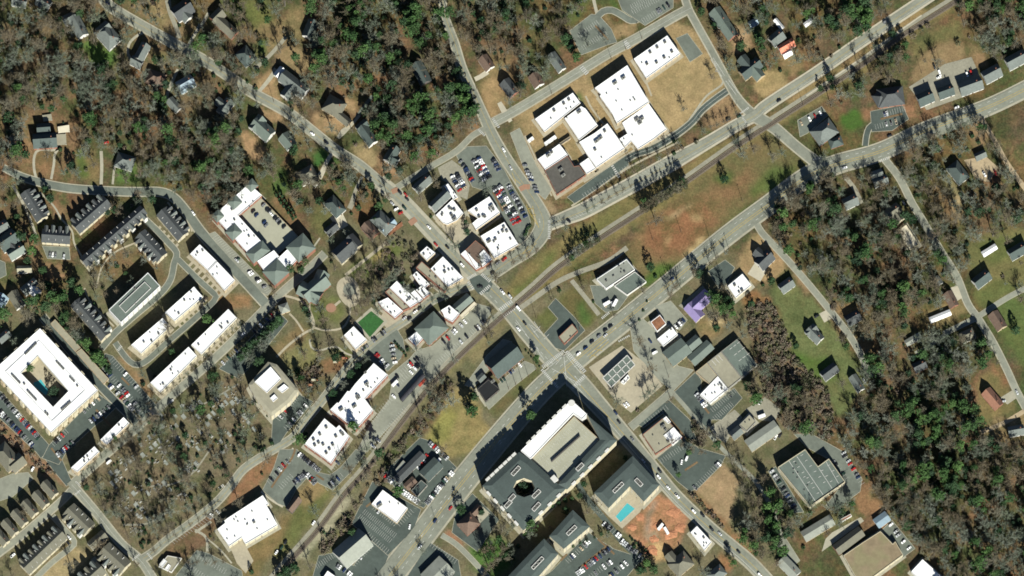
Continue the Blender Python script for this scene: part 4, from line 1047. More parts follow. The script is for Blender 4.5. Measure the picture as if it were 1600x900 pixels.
def wing_parts(root, cx, cy, L, W, ang, h, kind='g', pitch=.75, roof='grey', wall='cream', names=('wall', 'roof'), over=.45, z0=0.0, win=True):
    """one rectangular wing with gable ('g') or hip ('h') roof. cx, cy, L, W in pixels; ridge runs along ang (degrees, anticlockwise)"""
    rise = W * S / 2 * pitch
    c = at(cx, cy, h + rise * .5)
    a = math.radians(ang)
    u = Vector((math.cos(a), math.sin(a))); v = Vector((-u.y, u.x))
    l, w = L * S / 2, W * S / 2
    def V(x, y, z): return Vector((c.x + u.x * x + v.x * y, c.y + u.y * x + v.y * y, z))
    mb = MB()
    vs_ = [V(-l, -w, z0), V(l, -w, z0), V(l, w, z0), V(-l, w, z0), V(-l, -w, h), V(l, -w, h), V(l, w, h), V(-l, w, h)]
    fs = [(0, 1, 5, 4), (1, 2, 6, 5), (2, 3, 7, 6), (3, 0, 4, 7)]
    if kind == 'g':
        vs_ += [V(-l, 0, h + rise), V(l, 0, h + rise)]
        fs += [(5, 6, 9), (7, 4, 8)]
    mb.add(vs_, fs)
    wo = mb.build(names[0], WALL[wall], root)
    lo, wv = l + over, w + over
    ze = h - over * pitch
    t = .22
    mb = MB()
    if kind == 'g':
        top = [V(-lo, -wv, ze + t), V(lo, -wv, ze + t), V(lo, 0, h + rise + t), V(-lo, 0, h + rise + t), V(-lo, wv, ze + t), V(lo, wv, ze + t)]
        bot = [Vector((p.x, p.y, p.z - t)) for p in top]
        mb.add(top + bot, [(0, 1, 2, 3), (3, 2, 5, 4), (7, 6, 9, 8), (8, 9, 10, 11), (6, 7, 1, 0), (11, 10, 4, 5), (7, 8, 2, 1), (8, 11, 5, 2), (9, 6, 0, 3), (10, 9, 3, 4)])
    else:
        r = max(0.0, lo - wv)
        zr = ze + t + wv * pitch
        if r < .3:
            r = .3
        top = [V(-lo, -wv, ze + t), V(lo, -wv, ze + t), V(lo, wv, ze + t), V(-lo, wv, ze + t), V(-r, 0, zr), V(r, 0, zr)]
        bot = [V(-lo, -wv, ze), V(lo, -wv, ze), V(lo, wv, ze), V(-lo, wv, ze)]
        mb.add(top + bot, [(0, 1, 5, 4), (1, 2, 5), (2, 3, 4, 5), (3, 0, 4), (9, 8, 7, 6), (6, 7, 1, 0), (7, 8, 2, 1), (8, 9, 3, 2), (9, 6, 0, 3)])
    ro = mb.build(names[1], ROOF[roof], root); ROOF_OF.setdefault(root.name, ro)
    if win:
        cs = [V(-l, -w, 0).xy, V(l, -w, 0).xy, V(l, w, 0).xy, V(-l, w, 0).xy]
        for i in range(4):
            p, q = cs[i], cs[(i + 1) % 4]
            if (q - p).x > 0: windows_on(root, p, q, z0 + .3, h, max(1, int((h - z0) / 2.9)), doors=1)
    pc = [(cx + (x * math.cos(a) - y * math.sin(a)), cy - (x * math.sin(a) + y * math.cos(a))) for (x, y) in ((-L / 2, -W / 2), (L / 2, -W / 2), (L / 2, W / 2), (-L / 2, W / 2))]
    block(pc, 3); block([(x, y + 7) for (x, y) in pc], 1)
    return V, h + rise

def house(label, wings, roof='grey', wall='cream', name='house', cat='house', pitch=.8, chimney=True, porch=None):
    """wings: (cx, cy, L, W, ang, eaves height[, kind[, roof]])"""
    w0 = wings[0]
    c = at(w0[0], w0[1], w0[5])
    root = empty(name, (c.x, c.y, 0))
    tag(root, label, cat)
    LANDMARKS.append((label, w0[0], w0[1]))
    for i, w in enumerate(wings):
        V, zt = wing_parts(root, w[0], w[1], w[2], w[3], w[4], w[5] - i * .04, w[6] if len(w) > 6 else 'g', pitch, w[7] if len(w) > 7 else roof, wall, win=(i < 2))
        if i == 0 and chimney:
            mb = MB(); p = V(w[2] * S * .28, w[3] * S * .12, 0)
            mb.box((p.x, p.y, w[5]), (.9, .7, zt - w[5] + 1.0), math.radians(w[4]))
            mb.build('chimney', WALL['brick'], ROOF_OF[root.name])
        if i == 0 and porch:
            mb = MB(); q = V(porch[0] * S, porch[1] * S, 0)
            mb.box((q.x, q.y, 2.6), (porch[2] * S, porch[3] * S, .2), math.radians(w[4]))
            for (sx, sy) in ((-1, -1), (1, -1), (1, 1), (-1, 1)):
                a = math.radians(w[4]); x, y = sx * porch[2] * S * .45, sy * porch[3] * S * .45
                mb.box((q.x + x * math.cos(a) - y * math.sin(a), q.y + x * math.sin(a) + y * math.cos(a), .02), (.18, .18, 2.6), a)
            mb.build('porch', TRIM, root)
    return root

def roof_lines(root, segs, h, w, m_, nm='roof_seam', hh=.12):
    for (x0, y0, x1, y1) in segs:
        a, b = at(x0, y0, h).xy, at(x1, y1, h).xy
        d = b - a; c = (a + b) / 2
        mb = MB(); mb.box((c.x, c.y, h), (d.length, w, hh), math.atan2(d.y, d.x)); mb.build(nm, m_, root)

def well(root, x, y, l, w, ang, h):
    a = math.radians(ang); p = at(x, y, h); mb = MB()
    for (u, v, dx, dy) in ((0, w / 2, l, .5), (0, -w / 2, l, .5), (l / 2, 0, .5, w), (-l / 2, 0, .5, w)):
        mb.box((p.x + u * math.cos(a) - v * math.sin(a), p.y + u * math.sin(a) + v * math.cos(a), h), (dx + .01, dy, 1.1 + .01 * abs(u)), a)
    mb.build('roof_screen', TRIM, root)
    for t in (-.3, 0, .3):
        q = Vector((p.x + l * t * math.cos(a), p.y + l * t * math.sin(a), h)); link('rooftop_unit', UNIT_ME[0], root, q - Vector(root.location), a)

def terrace(label, p0, p1, depth, n, h, side, roof='dark', wall='cream', pitch=.7, gw=.5, gd=.6, name='townhouse_row', gable_roof=None, box=True):
    """a row of n townhouses from pixel p0 to p1 (ridge line), depth in px, cross gables on one side (+1 = to the left of p0->p1)"""
    dx, dy = p1[0] - p0[0], p1[1] - p0[1]
    L = math.hypot(dx, dy)
    ang = math.degrees(math.atan2(-dy, dx))
    cx, cy = (p0[0] + p1[0]) / 2, (p0[1] + p1[1]) / 2
    c = at(cx, cy, h)
    root = empty(name, (c.x, c.y, 0)); tag(root, label, 'townhouses')
    LANDMARKS.append((label, cx, cy))
    wing_parts(root, cx, cy, L, depth, ang, h, 'g', pitch, roof, wall)
    ux, uy = dx / L, dy / L
    nx, ny = uy * side, -ux * side      # pixel-space normal (y down)
    for i in range(n):
        t = (i + .5) / n * L
        off = depth * .30
        x, y = p0[0] + ux * t + nx * off, p0[1] + uy * t + ny * off
        gdp = depth * gd + 3 + (i % 2) * 1.5
        wing_parts(root, x + nx * 1.5, y + ny * 1.5, gdp, L / n * gw, ang + 90, h + .5 + .3 * (i % 2), 'g', 1.05, gable_roof or ('grey' if i % 2 else roof), 'white' if i % 2 else 'cream', names=('gable_wall', 'gable_roof'), over=.15, win=False)
        if box:
            mb = MB()
            x2, y2 = p0[0] + ux * t + nx * (depth * .5 + 4), p0[1] + uy * t + ny * (depth * .5 + 4)
            q = at(x2, y2, 3)
            mb.box((q.x, q.y, .02), (L / n * .4 * S, 1.6, 3.2 + (i % 2) * 2.4), math.radians(ang))
            mb.build('bay', WALL['white' if i % 2 else wall], root)
        # firewall rib between the houses
        if i:
            mb = MB(); t2 = i / n * L
            q = at(p0[0] + ux * t2, p0[1] + uy * t2, h)
            mb.box((q.x, q.y, h), (.4, depth * S * .8, depth * S * .2 * pitch + .6), math.radians(ang))
            mb.build('party_wall', TRIM, root)
    return root

# ---- school
SCH = 'school_building'
flat('white flat-roofed gymnasium at north end of the school', [(990.5, 92), (1042.5, 55.5), (1063, 84), (1010, 122)], 7.2, wall='tan', name=SCH,
     unit_at=[(1039, 66), (1027, 74), (1016, 82), (1050, 81), (1038, 90), (1011, 100), (1026, 98), (1003, 98, 3), (1046, 90, 3)])
flat('largest white roof of the school with two rooftop units', [(929.5, 137.5), (980, 102), (1006, 146), (1014.5, 159.5), (964, 192.5), (957, 178), (937, 150), (939.5, 148)], 8.7, wall='tan', name=SCH,
     unit_at=[(961, 130, 2), (974, 122, 2), (990, 153, 3), (992, 156, 3), (985, 157, 3), (972, 172, 3), (963, 158, 3), (948, 146, 3), (966, 140, 3)])
flat('white school wing beside the dry playing field', [(972, 192), (993, 177), (1013.6, 162), (1041.6, 202), (1022, 217), (997, 233), (986, 220)], 5.2, wall='tan', name=SCH, unit_at=[(1003, 186, 2), (1000, 192, 2), (995, 187, 2), (988, 211, 3)])
flat('small white linking wing of the school', [(968, 217), (980, 209), (987, 220), (977, 230)], 4.2, wall='tan', name=SCH, unit_at=[(975, 217, 3), (972, 223, 3)])
flat('white central school wing above the bus drive', [(905, 222), (929, 208), (949, 193), (966.5, 217.5), (976, 232), (958, 244), (932, 262), (919, 244)], 5.4, wall='tan', name=SCH, unit_at=[(945, 205, 1), (938, 216, 2), (932, 221, 2), (930, 234, 1), (940, 246, 3)])
flat('small white corner block of the school', [(906, 256), (919.5, 246.5), (931, 263.5), (917, 272)], 4.2, wall='tan', name=SCH)
flat('square white school wing with one green unit', [(882, 185), (908, 166), (915, 170), (934, 196), (905, 219)], 5.4, wall='tan', name=SCH, unit_at=[(905, 175, 2), (886, 184, 3)])
flat('long white school wing on the northern lane', [(836, 186), (895, 145), (907, 161), (851, 206)], 5.2, wall='tan', name=SCH, unit_at=[(866, 173), (889, 156), (881, 162), (897, 160, 3), (892, 168, 3), (861, 185, 3), (885, 170, 3)])
flat('white west wing of the school', [(840, 249), (874, 225), (887, 242), (852, 265)], 5.2, wall='brick', name=SCH, unit_at=[(862, 238), (857, 243, 2)])
flat('brown gravel roof of the oldest school wing', [(851, 266.5), (887, 243.5), (897, 260), (905, 258.5), (915.5, 273), (870, 304)], 4.6, 'gravel', 'brick', name=SCH, unit_at=[(876, 265, 2), (880, 274, 2)])
flat('narrow white school trailer in the courtyard', [(850, 223), (867, 211), (870, 215), (852.5, 227)], 3.2, wall='white', name='school_trailer', cat='trailer', parapet=.15)
flat('small white trailer by the school drive', [(824, 219), (832, 213), (834.5, 216.5), (827, 222)], 3.0, wall='white', name='school_trailer', cat='trailer', parapet=.15)
flat('low covered walkway across the school courtyard', [(862, 232), (890, 213), (892, 216), (864, 235)], 3.0, 'gravel', 'tan', name='covered_walkway', cat='walkway', parapet=.1, blockgrow=1)

# ---- old town
house('grey gabled hall with long shadow north of main street', [(687, 312, 34, 15, 44, 8.0, 'g', 'grey')], 'grey', 'white', name='town_hall', cat='hall', pitch=1.0, chimney=False)
flat('white rounded corner shop attached to the grey hall', [(681, 336), (707, 311.5), (724, 333), (714, 344), (699, 351), (692, 348)], 6.0, units=9, wall='tan')
flat('narrow white annex behind the grey hall', [(694, 291), (700, 287), (715.5, 308), (709, 312)], 5.0, wall='tan', units=2, big=0)
flat('stepped white shop block beside the red-car parking rows', [(731, 329), (764.5, 307), (781, 332), (744, 359), (738, 349), (747, 341)], 7.0, units=10, wall='tan')
flat('largest white shop roof at the mill street bend', [(751, 369), (788, 347), (810, 382), (773, 403)], 8.0, units=12, wall='tan')
flat('brown roofed corner shop with white front terraces', [(727, 391), (743, 375.5), (757, 387), (769, 405), (753, 417), (744, 421), (736, 408)], 7.0, 'brown', 'brick', extra=[([(720, 397), (727, 391), (751, 417), (744, 421)], 7.3, 'white', 'brick'), ([(749, 397), (756, 390), (769, 405), (754, 417)], 7.3, 'white', 'brick')], units=4, big=0)
flat('small white flat roof with three units off main street', [(656, 395), (667, 385), (680, 395), (667, 407)], 7.0, wall='tan', units=5, big=0)
flat('broad white shop roof at the old town crossing', [(673, 420), (692, 401), (724, 434), (700, 448)], 8.0, wall='tan', units=7)
flat('long tan roof beside the broad white shop', [(650, 418), (659, 408.5), (672.6, 420.5), (699.5, 448.5), (695, 456)], 7.0, 'tan', 'brick', units=4, big=0)
flat('narrow white shop roof behind the tan roof', [(645, 430), (651, 424), (671, 444), (664, 450), (655, 444)], 6.0, wall='brick', units=3, big=0)
flat('white shop roof with square units on depot street', [(650, 453), (659.5, 446), (672, 458), (662, 466)], 6.6, wall='brick', units=5, big=0)
flat('little white lean-to shop between two roofs', [(642, 458), (648, 453.5), (660.5, 467.5), (655, 472)], 6.0, wall='brick', units=1, big=0)
flat('long white shop roof above depot street', [(609, 450), (620, 439), (653.6, 472), (641, 480)], 7.0, wall='brick', units=7, big=0)
flat('tan strip roof between two white shops', [(602, 456), (608.6, 450.4), (640, 480.5), (630, 485)], 6.2, 'tan', 'brick', units=2, big=0)
flat('jagged white shop roof facing the turf lawn', [(591, 472), (606, 465), (629.6, 486), (617, 497), (614, 494), (597, 480)], 6.4, wall='brick', units=5, big=0)
house('large grey-green gabled hall by the market parking lot', [(674, 512, 40, 34, 42, 6.0, 'h')], 'green', 'brick', name='market_hall', cat='hall', pitch=.35, chimney=False)
flat('bright white cube roof on the grey market hall', [(689, 485), (702, 477), (718, 490), (707, 503), (695, 496), (692, 489)], 9.5, wall='brick', units=3)
house('grey roofed shop beside the level crossing', [(722, 474, 32, 15, 41, 5.5, 'g')], 'green', 'brick', name='shop', cat='shop', pitch=.6, chimney=False)
flat('long cream canopy along the market parking lot', [(718, 493), (741, 471), (745, 475), (722, 497)], 3.8, 'cream', 'cream', name='canopy', cat='canopy', parapet=.1)
flat('white roofed cafe with brick patio on depot street', [(638, 529), (656, 514), (666, 523), (650, 541)], 6.0, wall='brick', units=3, big=0)
flat('square white hall beside the green turf lawn', [(537.5, 524), (552.5, 510), (573, 531), (556, 546)], 9.0, wall='tan', units=2, big=0)
flat('long stepped white market building beside the big parking lot', [(516, 640), (527, 629), (529, 630), (543, 611), (546, 612), (555, 600), (584, 567.5), (606, 586), (570, 623.5), (583, 641), (556, 671)], 10.5, wall='brick', unit_at=[(533, 640, 2), (554, 635, 2), (558, 618, 1), (560, 622, 2), (573, 600, 2), (571, 582, 1), (545, 628, 3), (554, 660, 3), (562, 645, 3), (580, 606, 3), (586, 598, 3), (590, 592, 3), (568, 610, 0), (575, 604, 0)])
flat('white shop building with paired roof units beside station parking', [(476, 694), (507, 654), (525, 669), (530, 664.5), (546, 682), (517, 724), (507, 716)], 9.6, wall='brick', unit_at=[(510, 668), (525, 682), (500, 679), (490, 687), (498, 692), (505, 695), (533, 676), (536, 679), (520, 695), (515, 702), (492, 696), (510, 708)])
flat('huge white church roof at the southern bend', [(339.6, 827), (352, 817), (350.6, 813), (410.5, 774), (420, 787.6), (416.6, 790), (433.7, 820.6), (383.6, 850), (377.5, 840), (358, 853.6)], 8.0, wall='cream', name='church_hall', cat='church', units=0, unit_at=[(397, 816, 1), (394, 799, 3), (386, 820, 3), (387, 818, 3), (402, 826, 3), (366, 812, 3), (369, 808, 3), (372, 815, 3), (355, 828, 3), (418, 812, 3), (367, 838, 3), (355, 842, 3), (383, 812, 3)])
house('brown roofed caboose depot beside the station parking lot', [(459, 787, 24, 12, 52, 5.5, 'g')], 'brown', 'dark', name='depot_shed', cat='shed', pitch=.9, chimney=False)

# ---- flats and townhouses of the west
flat('white mixed-use block east of the pair on cemetery street', [(157, 687), (193, 652), (202, 661), (167, 694.5)], 14, wall='tan', units=4, big=0)
flat('white mixed-use block west of the pair on cemetery street', [(111, 731), (147.5, 697.5), (155, 706), (121, 737.5)], 14, wall='tan', units=5, big=0)
def ring_block():
    """apartment block round a courtyard"""
    h = 13.0
    out = [(62.6, 513), (153, 610), (80, 676), (-11, 579)]
    inn = [(59, 556), (107, 611), (83, 636), (33, 583)]
    c = at(60, 595, h)
    root = empty('apartment_block', (c.x, c.y, 0))
    tag(root, 'white four-sided apartment block round a pool courtyard', 'apartments')
    LANDMARKS.append(('white four-sided apartment block round a pool courtyard', 60, 595))
    block(out, 4)
    O = [at(x, y, h).xy for (x, y) in out]; I = [at(x, y, h).xy for (x, y) in inn]
    V = lambda p, z: Vector((p.x, p.y, z))
    for P in (O, I):
        mb = MB(); mb.add([V(p, 0) for p in P] + [V(p, h) for p in P], [(i, (i + 1) % 4, 4 + (i + 1) % 4, 4 + i) for i in range(4)])
        mb.build('wall', WALL['cream'], root)
    mb = MB(); mb.add([V(p, h - .4) for p in O] + [V(p, h - .4) for p in I], [(i, 4 + i, 4 + (i + 1) % 4, (i + 1) % 4) for i in range(4)])
    mb.build('roof', ROOF['white'], root)
    mid = [O[i] * .56 + I[i] * .44 for i in range(4)]
    for P, t, z in ((O, .5, h), (I, -.5, h), (mid, .4, h + .2)):
        Q = [p + (V(Vector((c.x, c.y)), 0).xy - p).normalized() * t for p in P]
        mb = MB()
        mb.add([V(p, h - .38) for p in P] + [V(p, z) for p in P] + [V(p, z) for p in Q] + [V(p, h - .38) for p in Q],
               [(i, (i + 1) % 4, 4 + (i + 1) % 4, 4 + i) for i in range(4)] + [(4 + i, 4 + (i + 1) % 4, 8 + (i + 1) % 4, 8 + i) for i in range(4)] + [(8 + i, 8 + (i + 1) % 4, 12 + (i + 1) % 4, 12 + i) for i in range(4)])
        mb.build('parapet', ROOF['white'], root)
    for (x, y, l, a) in ((48, 545, 26, 45), (94, 571, 18, -47), (113, 593, 12, -47), (25, 592, 20, -47), (50, 618, 22, -47), (103, 634, 20, 42), (73, 646, 9, -47), (121, 603, 5, 42), (38, 600, 4, 42)):
        for k in range(max(1, int(l / 3.2))):
            t = (k + .5) / max(1, int(l / 3.2)) - .5
            put_unit(root, x + math.cos(math.radians(a)) * l * t, y - math.sin(math.radians(a)) * l * t, h - .4, 0, a)
    # projecting balconies and bays along the outside
    for e in range(4):
        a, b = O[e], O[(e + 1) % 4]
        d = (b - a); L = d.length; d = d / L; nr = Vector((-d.y, d.x))
        if nr.dot(a - Vector((c.x, c.y))) < 0: nr = -nr
        for k in range(9):
            p = a + d * (L * (k + .5) / 9) + nr * .7
            mb = MB(); mb.box((p.x, p.y, .02), (4.2, 1.6, h - .8 - (k % 2) * 1.5), math.atan2(d.y, d.x))
            mb.build('bay', WALL['tan' if k % 2 else 'cream'], root)
    for e in range(4):
        a, b = O[e], O[(e + 1) % 4]
        if (a - b).x > 0: windows_on(root, b, a, .3, h, 4)
    return root
ring_block()
pave('apartment_courtyard', [(33, 585), (59, 558), (107, 614), (83, 640)], TANP, .05)
WATER = mat('pool_water', C(92, 200, 206), .08, .06, .3, spec=.6)
def pool(poly, label, z=.1):
    P = [(at(x, y).x, at(x, y).y) for (x, y) in poly]
    c = at(sum(p[0] for p in poly) / len(poly), sum(p[1] for p in poly) / len(poly))
    root = empty('swimming_pool', (c.x, c.y, 0)); tag(root, label, 'swimming pool')
    mb = MB(); n = len(P)
    V2 = [Vector((x, y)) for (x, y) in P]
    if signed_area(V2) < 0: V2.reverse()
    O = inset(V2, -.6)
    mb.add([Vector((*p, z + .1)) for p in O] + [Vector((*p, z + .1)) for p in V2] + [Vector((*p, .02)) for p in O], [(i, (i + 1) % n, n + (i + 1) % n, n + i) for i in range(n)] + [(2 * n + i, 2 * n + (i + 1) % n, (i + 1) % n, i) for i in range(n)])
    mb.build('coping', CONC_P, root)
    mb = MB(); mb.add([Vector((*p, z)) for p in V2], [list(range(n))]); mb.build('water', WATER, root)
pool([(52, 598), (64, 593), (76, 610), (72, 618), (62, 610), (54, 604)], 'small turquoise pool in the white apartment courtyard')

flat('white townhouse row beside valley street, upper half', [(297, 397), (312, 382), (338.6, 408), (325, 422.5)], 9.5, wall='tan', units=3, big=0, name='townhouse_row', cat='townhouses')
flat('white townhouse row beside valley street, lower half', [(325.4, 423.5), (339.4, 409), (367, 438), (351, 454)], 9.5, wall='tan', units=3, big=0, name='townhouse_row', cat='townhouses')
flat('white townhouse row, upper of the short middle pair', [(258, 488.5), (303, 448), (317, 464), (273, 501.5)], 10, wall='cream', units=6, big=0, name='townhouse_row', cat='townhouses')
flat('white townhouse row, lower of the short middle pair', [(205, 539), (254, 497), (265.6, 510), (221, 552)], 10, wall='cream', units=6, big=0, name='townhouse_row', cat='townhouses')
flat('long white townhouse row, eastern one on cemetery street', [(299, 539), (356.6, 483), (370, 497), (315, 553.5)], 10, wall='cream', units=7, big=0, name='townhouse_row', cat='townhouses')
flat('long white townhouse row, western one on cemetery street', [(235, 598), (294.5, 542), (307.5, 556), (251, 613)], 10, wall='cream', units=7, big=0, name='townhouse_row', cat='townhouses')
flat('grey-green roofed flats with white rim among the townhouses', [(170, 484), (231, 426), (250, 447), (189, 504)], 13, 'green', 'white', coping='white', name='apartment_building', cat='apartments', extra=[([(186, 478), (226, 440), (236, 450), (196, 489)], 13.6, 'green', 'white')], units=3, big=0)
for (x0, y0, x1, y1, n, dx, dy) in ((276, 510, 318, 473, 6, 5, 5.5), (224, 560, 267, 520, 6, 5, 5.5), (318, 559, 372, 504, 9, 3.5, 4), (254, 618, 309, 563, 9, 3.5, 4), (296, 408, 350, 462, 8, -4.5, 4.5), (246, 352, 280, 386, 5, -4, 4)):
    for k in range(n):
        t = (k + .3) / n; t2 = (k + .75) / n; q = lambda s, f: (x0 + (x1 - x0) * s + dx * f, y0 + (y1 - y0) * s + dy * f)
        pave('driveway', [q(t, -.4), q(t2, -.4), q(t2, 1.2), q(t, 1.2)], TANP, .031)
terrace('long dark terrace of ten townhouses with white gable walls', (130, 409), (224, 327), 16, 10, 9.5, -1, pitch=.62)
terrace('six dark townhouses with gables facing the valley street', (118, 356), (167, 313), 20, 6, 8.0, 1, pitch=.6)
terrace('five dark townhouses with white bays beside the alley', (219, 365), (253, 401), 21, 5, 8.0, -1, pitch=.6)
terrace('five dark townhouses below the bend of valley street', (253, 329), (286, 368), 21, 5, 8.0, 1, pitch=.6)
terrace('five dark townhouses on the western walk', (40, 299), (66, 341), 19, 5, 8.0, 1, pitch=.6)
terrace('four dark townhouses above the small west court', (66, 367), (109, 370), 20, 4, 8.0, 1, pitch=.6)
terrace('six dark townhouses beside the evergreen hedge', (118, 471), (165, 525), 19, 6, 8.0, 1, pitch=.6)
flat('upper of two long tan garage roofs along the hedge', [(79, 506), (86, 499), (126, 543), (118, 549)], 3.2, 'tan', 'tan', name='garage_row', cat='garages', parapet=.12, units=0)
flat('lower of two long tan garage roofs along the hedge', [(119, 550.5), (127, 544.5), (170, 592), (162, 600)], 3.2, 'tan', 'tan', name='garage_row', cat='garages', parapet=.12, units=0)

# condominium with parking deck
cond = flat('white condominium wings round a tan parking deck', [(334, 337), (389, 287), (409, 305), (372, 337), (408, 377), (389, 397)], 10.5, wall='brick', units=16, big=0, name='condominium', cat='apartments',
     extra=[([(402, 408), (428, 391), (437, 402), (412, 422)], 10.5, 'white', 'brick'), ([(434, 404), (453, 386), (467, 403), (446, 424)], 10.5, 'white', 'brick')])
flat_parts(cond, [(374, 338), (407.6, 309), (466, 369), (430, 402)], 4.0, 'deck', 'tan')
block([(374, 338), (408, 308), (490, 386), (430, 443)], 3)
for (x, y, L, W, a) in ((393, 289, 15, 14, 42), (366, 315, 17, 16, 42), (340, 337, 14, 13, 42), (365, 362, 19, 17, 42), (403, 393, 32, 19, 38), (431, 424, 30, 28, 42), (470, 386, 34, 30, 40)):
    wing_parts(cond, x, y, L, W, a, 10.8, 'h', .42, 'green', 'brick', names=('tower_wall', 'tower_roof'), over=.4, win=False)

# tan hotel-like block
flat('tan roofed inn with white centre north of the cemetery', [(389, 601), (419, 566), (432, 570), (466, 610), (452, 628), (424, 650), (400, 622)], 15, 'tan', 'cream', name='inn', cat='inn', mansard=2.5,
     extra=[([(398, 597), (423, 573), (439, 592), (417, 614)], 17.8, 'white', 'tan'), ([(434, 608), (444, 600), (451, 606), (441, 614)], 17.6, 'white', 'tan'), ([(422, 622), (429, 616), (434, 622), (427, 628)], 17.6, 'white', 'tan')], units=0, unit_at=[(421, 584, 2), (417, 594, 2), (427, 593, 2), (410, 598, 1), (417, 578, 0), (443, 607, 1), (428, 622, 1)])
house('grey-green tent roofed pavilion in the park', [(492, 448, 44, 24, 40, 5.5, 'g'), (484, 456, 36, 22, -28, 5.2, 'g'), (500, 436, 26, 20, 65, 5.0, 'g')], 'green', 'brick', name='pavilion', cat='pavilion', pitch=.85, chimney=False)
house('small square grey kiosk on the park path', [(444, 481, 14, 13, 20, 4.5, 'h')], 'lgrey', 'tan', name='kiosk', cat='kiosk', pitch=.5, chimney=False)

# ---- south side
def complex_block():
    h = 18.0
    root = flat('huge slate roofed complex wrapped round a parking deck', [(754.5, 759), (811, 707), (829, 718), (872, 757), (884, 763), (818, 828)], h, 'slate', 'cream', mansard=6.0, hole=[(819 + 17 * math.cos(k * math.pi / 4), 762 + 15 * math.sin(k * math.pi / 4)) for k in range(8)], name='apartment_complex', cat='apartments', storeys=4)
    flat_parts(root, [(872.5, 757), (938, 687), (917.5, 647.5), (963.5, 688), (886, 764)], h, 'slate', 'cream', mansard=4.2)
    flat_parts(root, [(814, 704), (892.6, 625), (917, 647), (909.5, 655), (896, 646), (829, 717)], h + 1.2, 'white', 'white')
    flat_parts(root, [(830, 718), (897, 650.5), (937, 687), (873, 756)], 15.5, 'deck', 'tan')
    block([(754, 759), (893, 624), (965, 688), (818, 830)], 4)
    def box(x, y, z, d, a, nm, m_):
        p = at(x, y, z); mb = MB(); mb.box((p.x, p.y, z), d, math.radians(a)); mb.build(nm, m_, root)
    # corner drum, deck ramp wall, white bays along the cornice
    p = at(893, 630, h + 2)
    mb = MB(); mb.tube((p.x, p.y, 0), (p.x, p.y, h + 2.4), 3.2, 3.2, 14, 0, True); mb.build('corner_tower', WALL['white'], root)
    box(884, 702, 14.9, (36, .8, 2.6), 42, 'ramp_wall', WALL['dark'])
    box(866, 750, 14.9, (5, 6, 4.5), 42, 'stair_tower', WALL['white'])
    for (x0, y0, x1, y1, n, a) in ((759, 752, 806, 708, 7, 43), (822, 696, 886, 632, 8, 44), (758, 766, 812, 824, 5, -48), (824, 822, 880, 768, 4, 43), (890, 762, 955, 698, 5, 44)):
        for k in range(n):
            t = (k + .5) / n
            box(x0 + (x1 - x0) * t, y0 + (y1 - y0) * t, h - 1, (4.6, 2.2, 2.4), a, 'cornice_bay', WALL['white'])
    for (x, y, l, a) in ((806, 736, 10, 47), (800, 778, 7, 47), (838, 772, 9, 45), (838, 792, 9, 47), (794, 788, 8, 47)): well(root, x, y, l, 3.2, a, h + 2.3)
    for (x, y, l, a) in ((906, 730, 8, 45),): well(root, x, y, l, 3.2, a, h + 1.6)
    roof_lines(root, [(898 - 62 * t + 36 * s - 2.6, 655 + 62 * t + 32 * s - 2.6, 898 - 62 * t + 36 * s + 2.6, 655 + 62 * t + 32 * s + 2.6) for s in (.12, .36, .62, .9) for t in [k / 19 for k in range(20)]], 15.08, .22, WPAINT, 'stall_line', .03)
    return root
cb = complex_block()
bB = flat('slate roofed apartments bent round a bright pool', [(929, 770), (988.5, 713), (1030, 757.5), (1006, 783), (984, 759), (951, 793)], 16, 'slate', 'cream', mansard=4.6, name='apartment_building', cat='apartments', storeys=4)
well(bB, 966, 762, 12, 3, 44, 17.74); well(bB, 998, 754, 8, 3.4, -46, 17.74)
bC = flat('smaller slate roofed apartments above the tenant parking lot', [(859, 837.5), (895, 797.5), (921, 822.5), (881, 857)], 16, 'slate', 'cream', mansard=4.6, name='apartment_building', cat='apartments', storeys=4)
well(bC, 893, 829, 11, 3, 44, 17.74)
bD = flat('slate roofed apartments cut by the lower frame edge', [(780, 916), (850, 842.5), (872, 865), (822, 922)], 16, 'slate', 'cream', mansard=4.6, name='apartment_building', cat='apartments', storeys=4)
well(bD, 840, 880, 14, 3, 46, 17.74)
pave('pool_terrace', [(950, 806), (985, 770), (1006, 788), (1000, 800), (972, 826)], TANP, .05)
pool([(962, 807), (980, 786), (992, 795), (978, 808), (970, 816)], 'bright blue pool beside the orange building site')
flat('white block beside the orange building site', [(1079, 832), (1089, 822), (1112, 847), (1101, 860)], 6, wall='cream', units=7, big=0)
house('large grey hip roofed house below the building site', [(1064, 880, 32, 26, 40, 5.0, 'h'), (1050, 872, 18, 14, -50, 4.6, 'g')], 'olive', 'tan', pitch=.7)
house('grey house beside the orange dirt corner', [(1120, 896, 26, 18, 40, 4.5, 'h')], 'grey', 'tan')
# auto shop and neighbours
house('long dark grey workshop shed in the auto yard', [(640, 730, 58, 13, 45, 4.5, 'g')], 'dark', 'grey', name='workshop', cat='workshop', pitch=.35, chimney=False)
house('small brown roofed shed in the auto yard', [(641, 755, 18, 11, 43, 3.8, 'g')], 'brown', 'tan', name='shed', cat='shed', pitch=.4, chimney=False)
flat('green-grey office roof in the auto yard', [(643, 766), (658, 750), (668, 758), (652, 776)], 4.2, 'slate', 'grey', name='office', units=1, big=0)
house('wide slate roofed garage in the auto yard', [(674, 733, 32, 20, 45, 5.0, 'g')], 'slate', 'grey', name='garage', cat='garage', pitch=.3, chimney=False)
flat('pale green container behind the auto yard', [(617, 735), (630, 719), (634, 723), (621, 739)], 2.8, 'lgrey', 'grey', name='container', cat='container', parapet=.05)
flat('white roofed diner in the striped parking lot', [(580.7, 787.6), (598, 765.6), (637, 794), (620, 817)], 5.2, wall='tan', units=4)
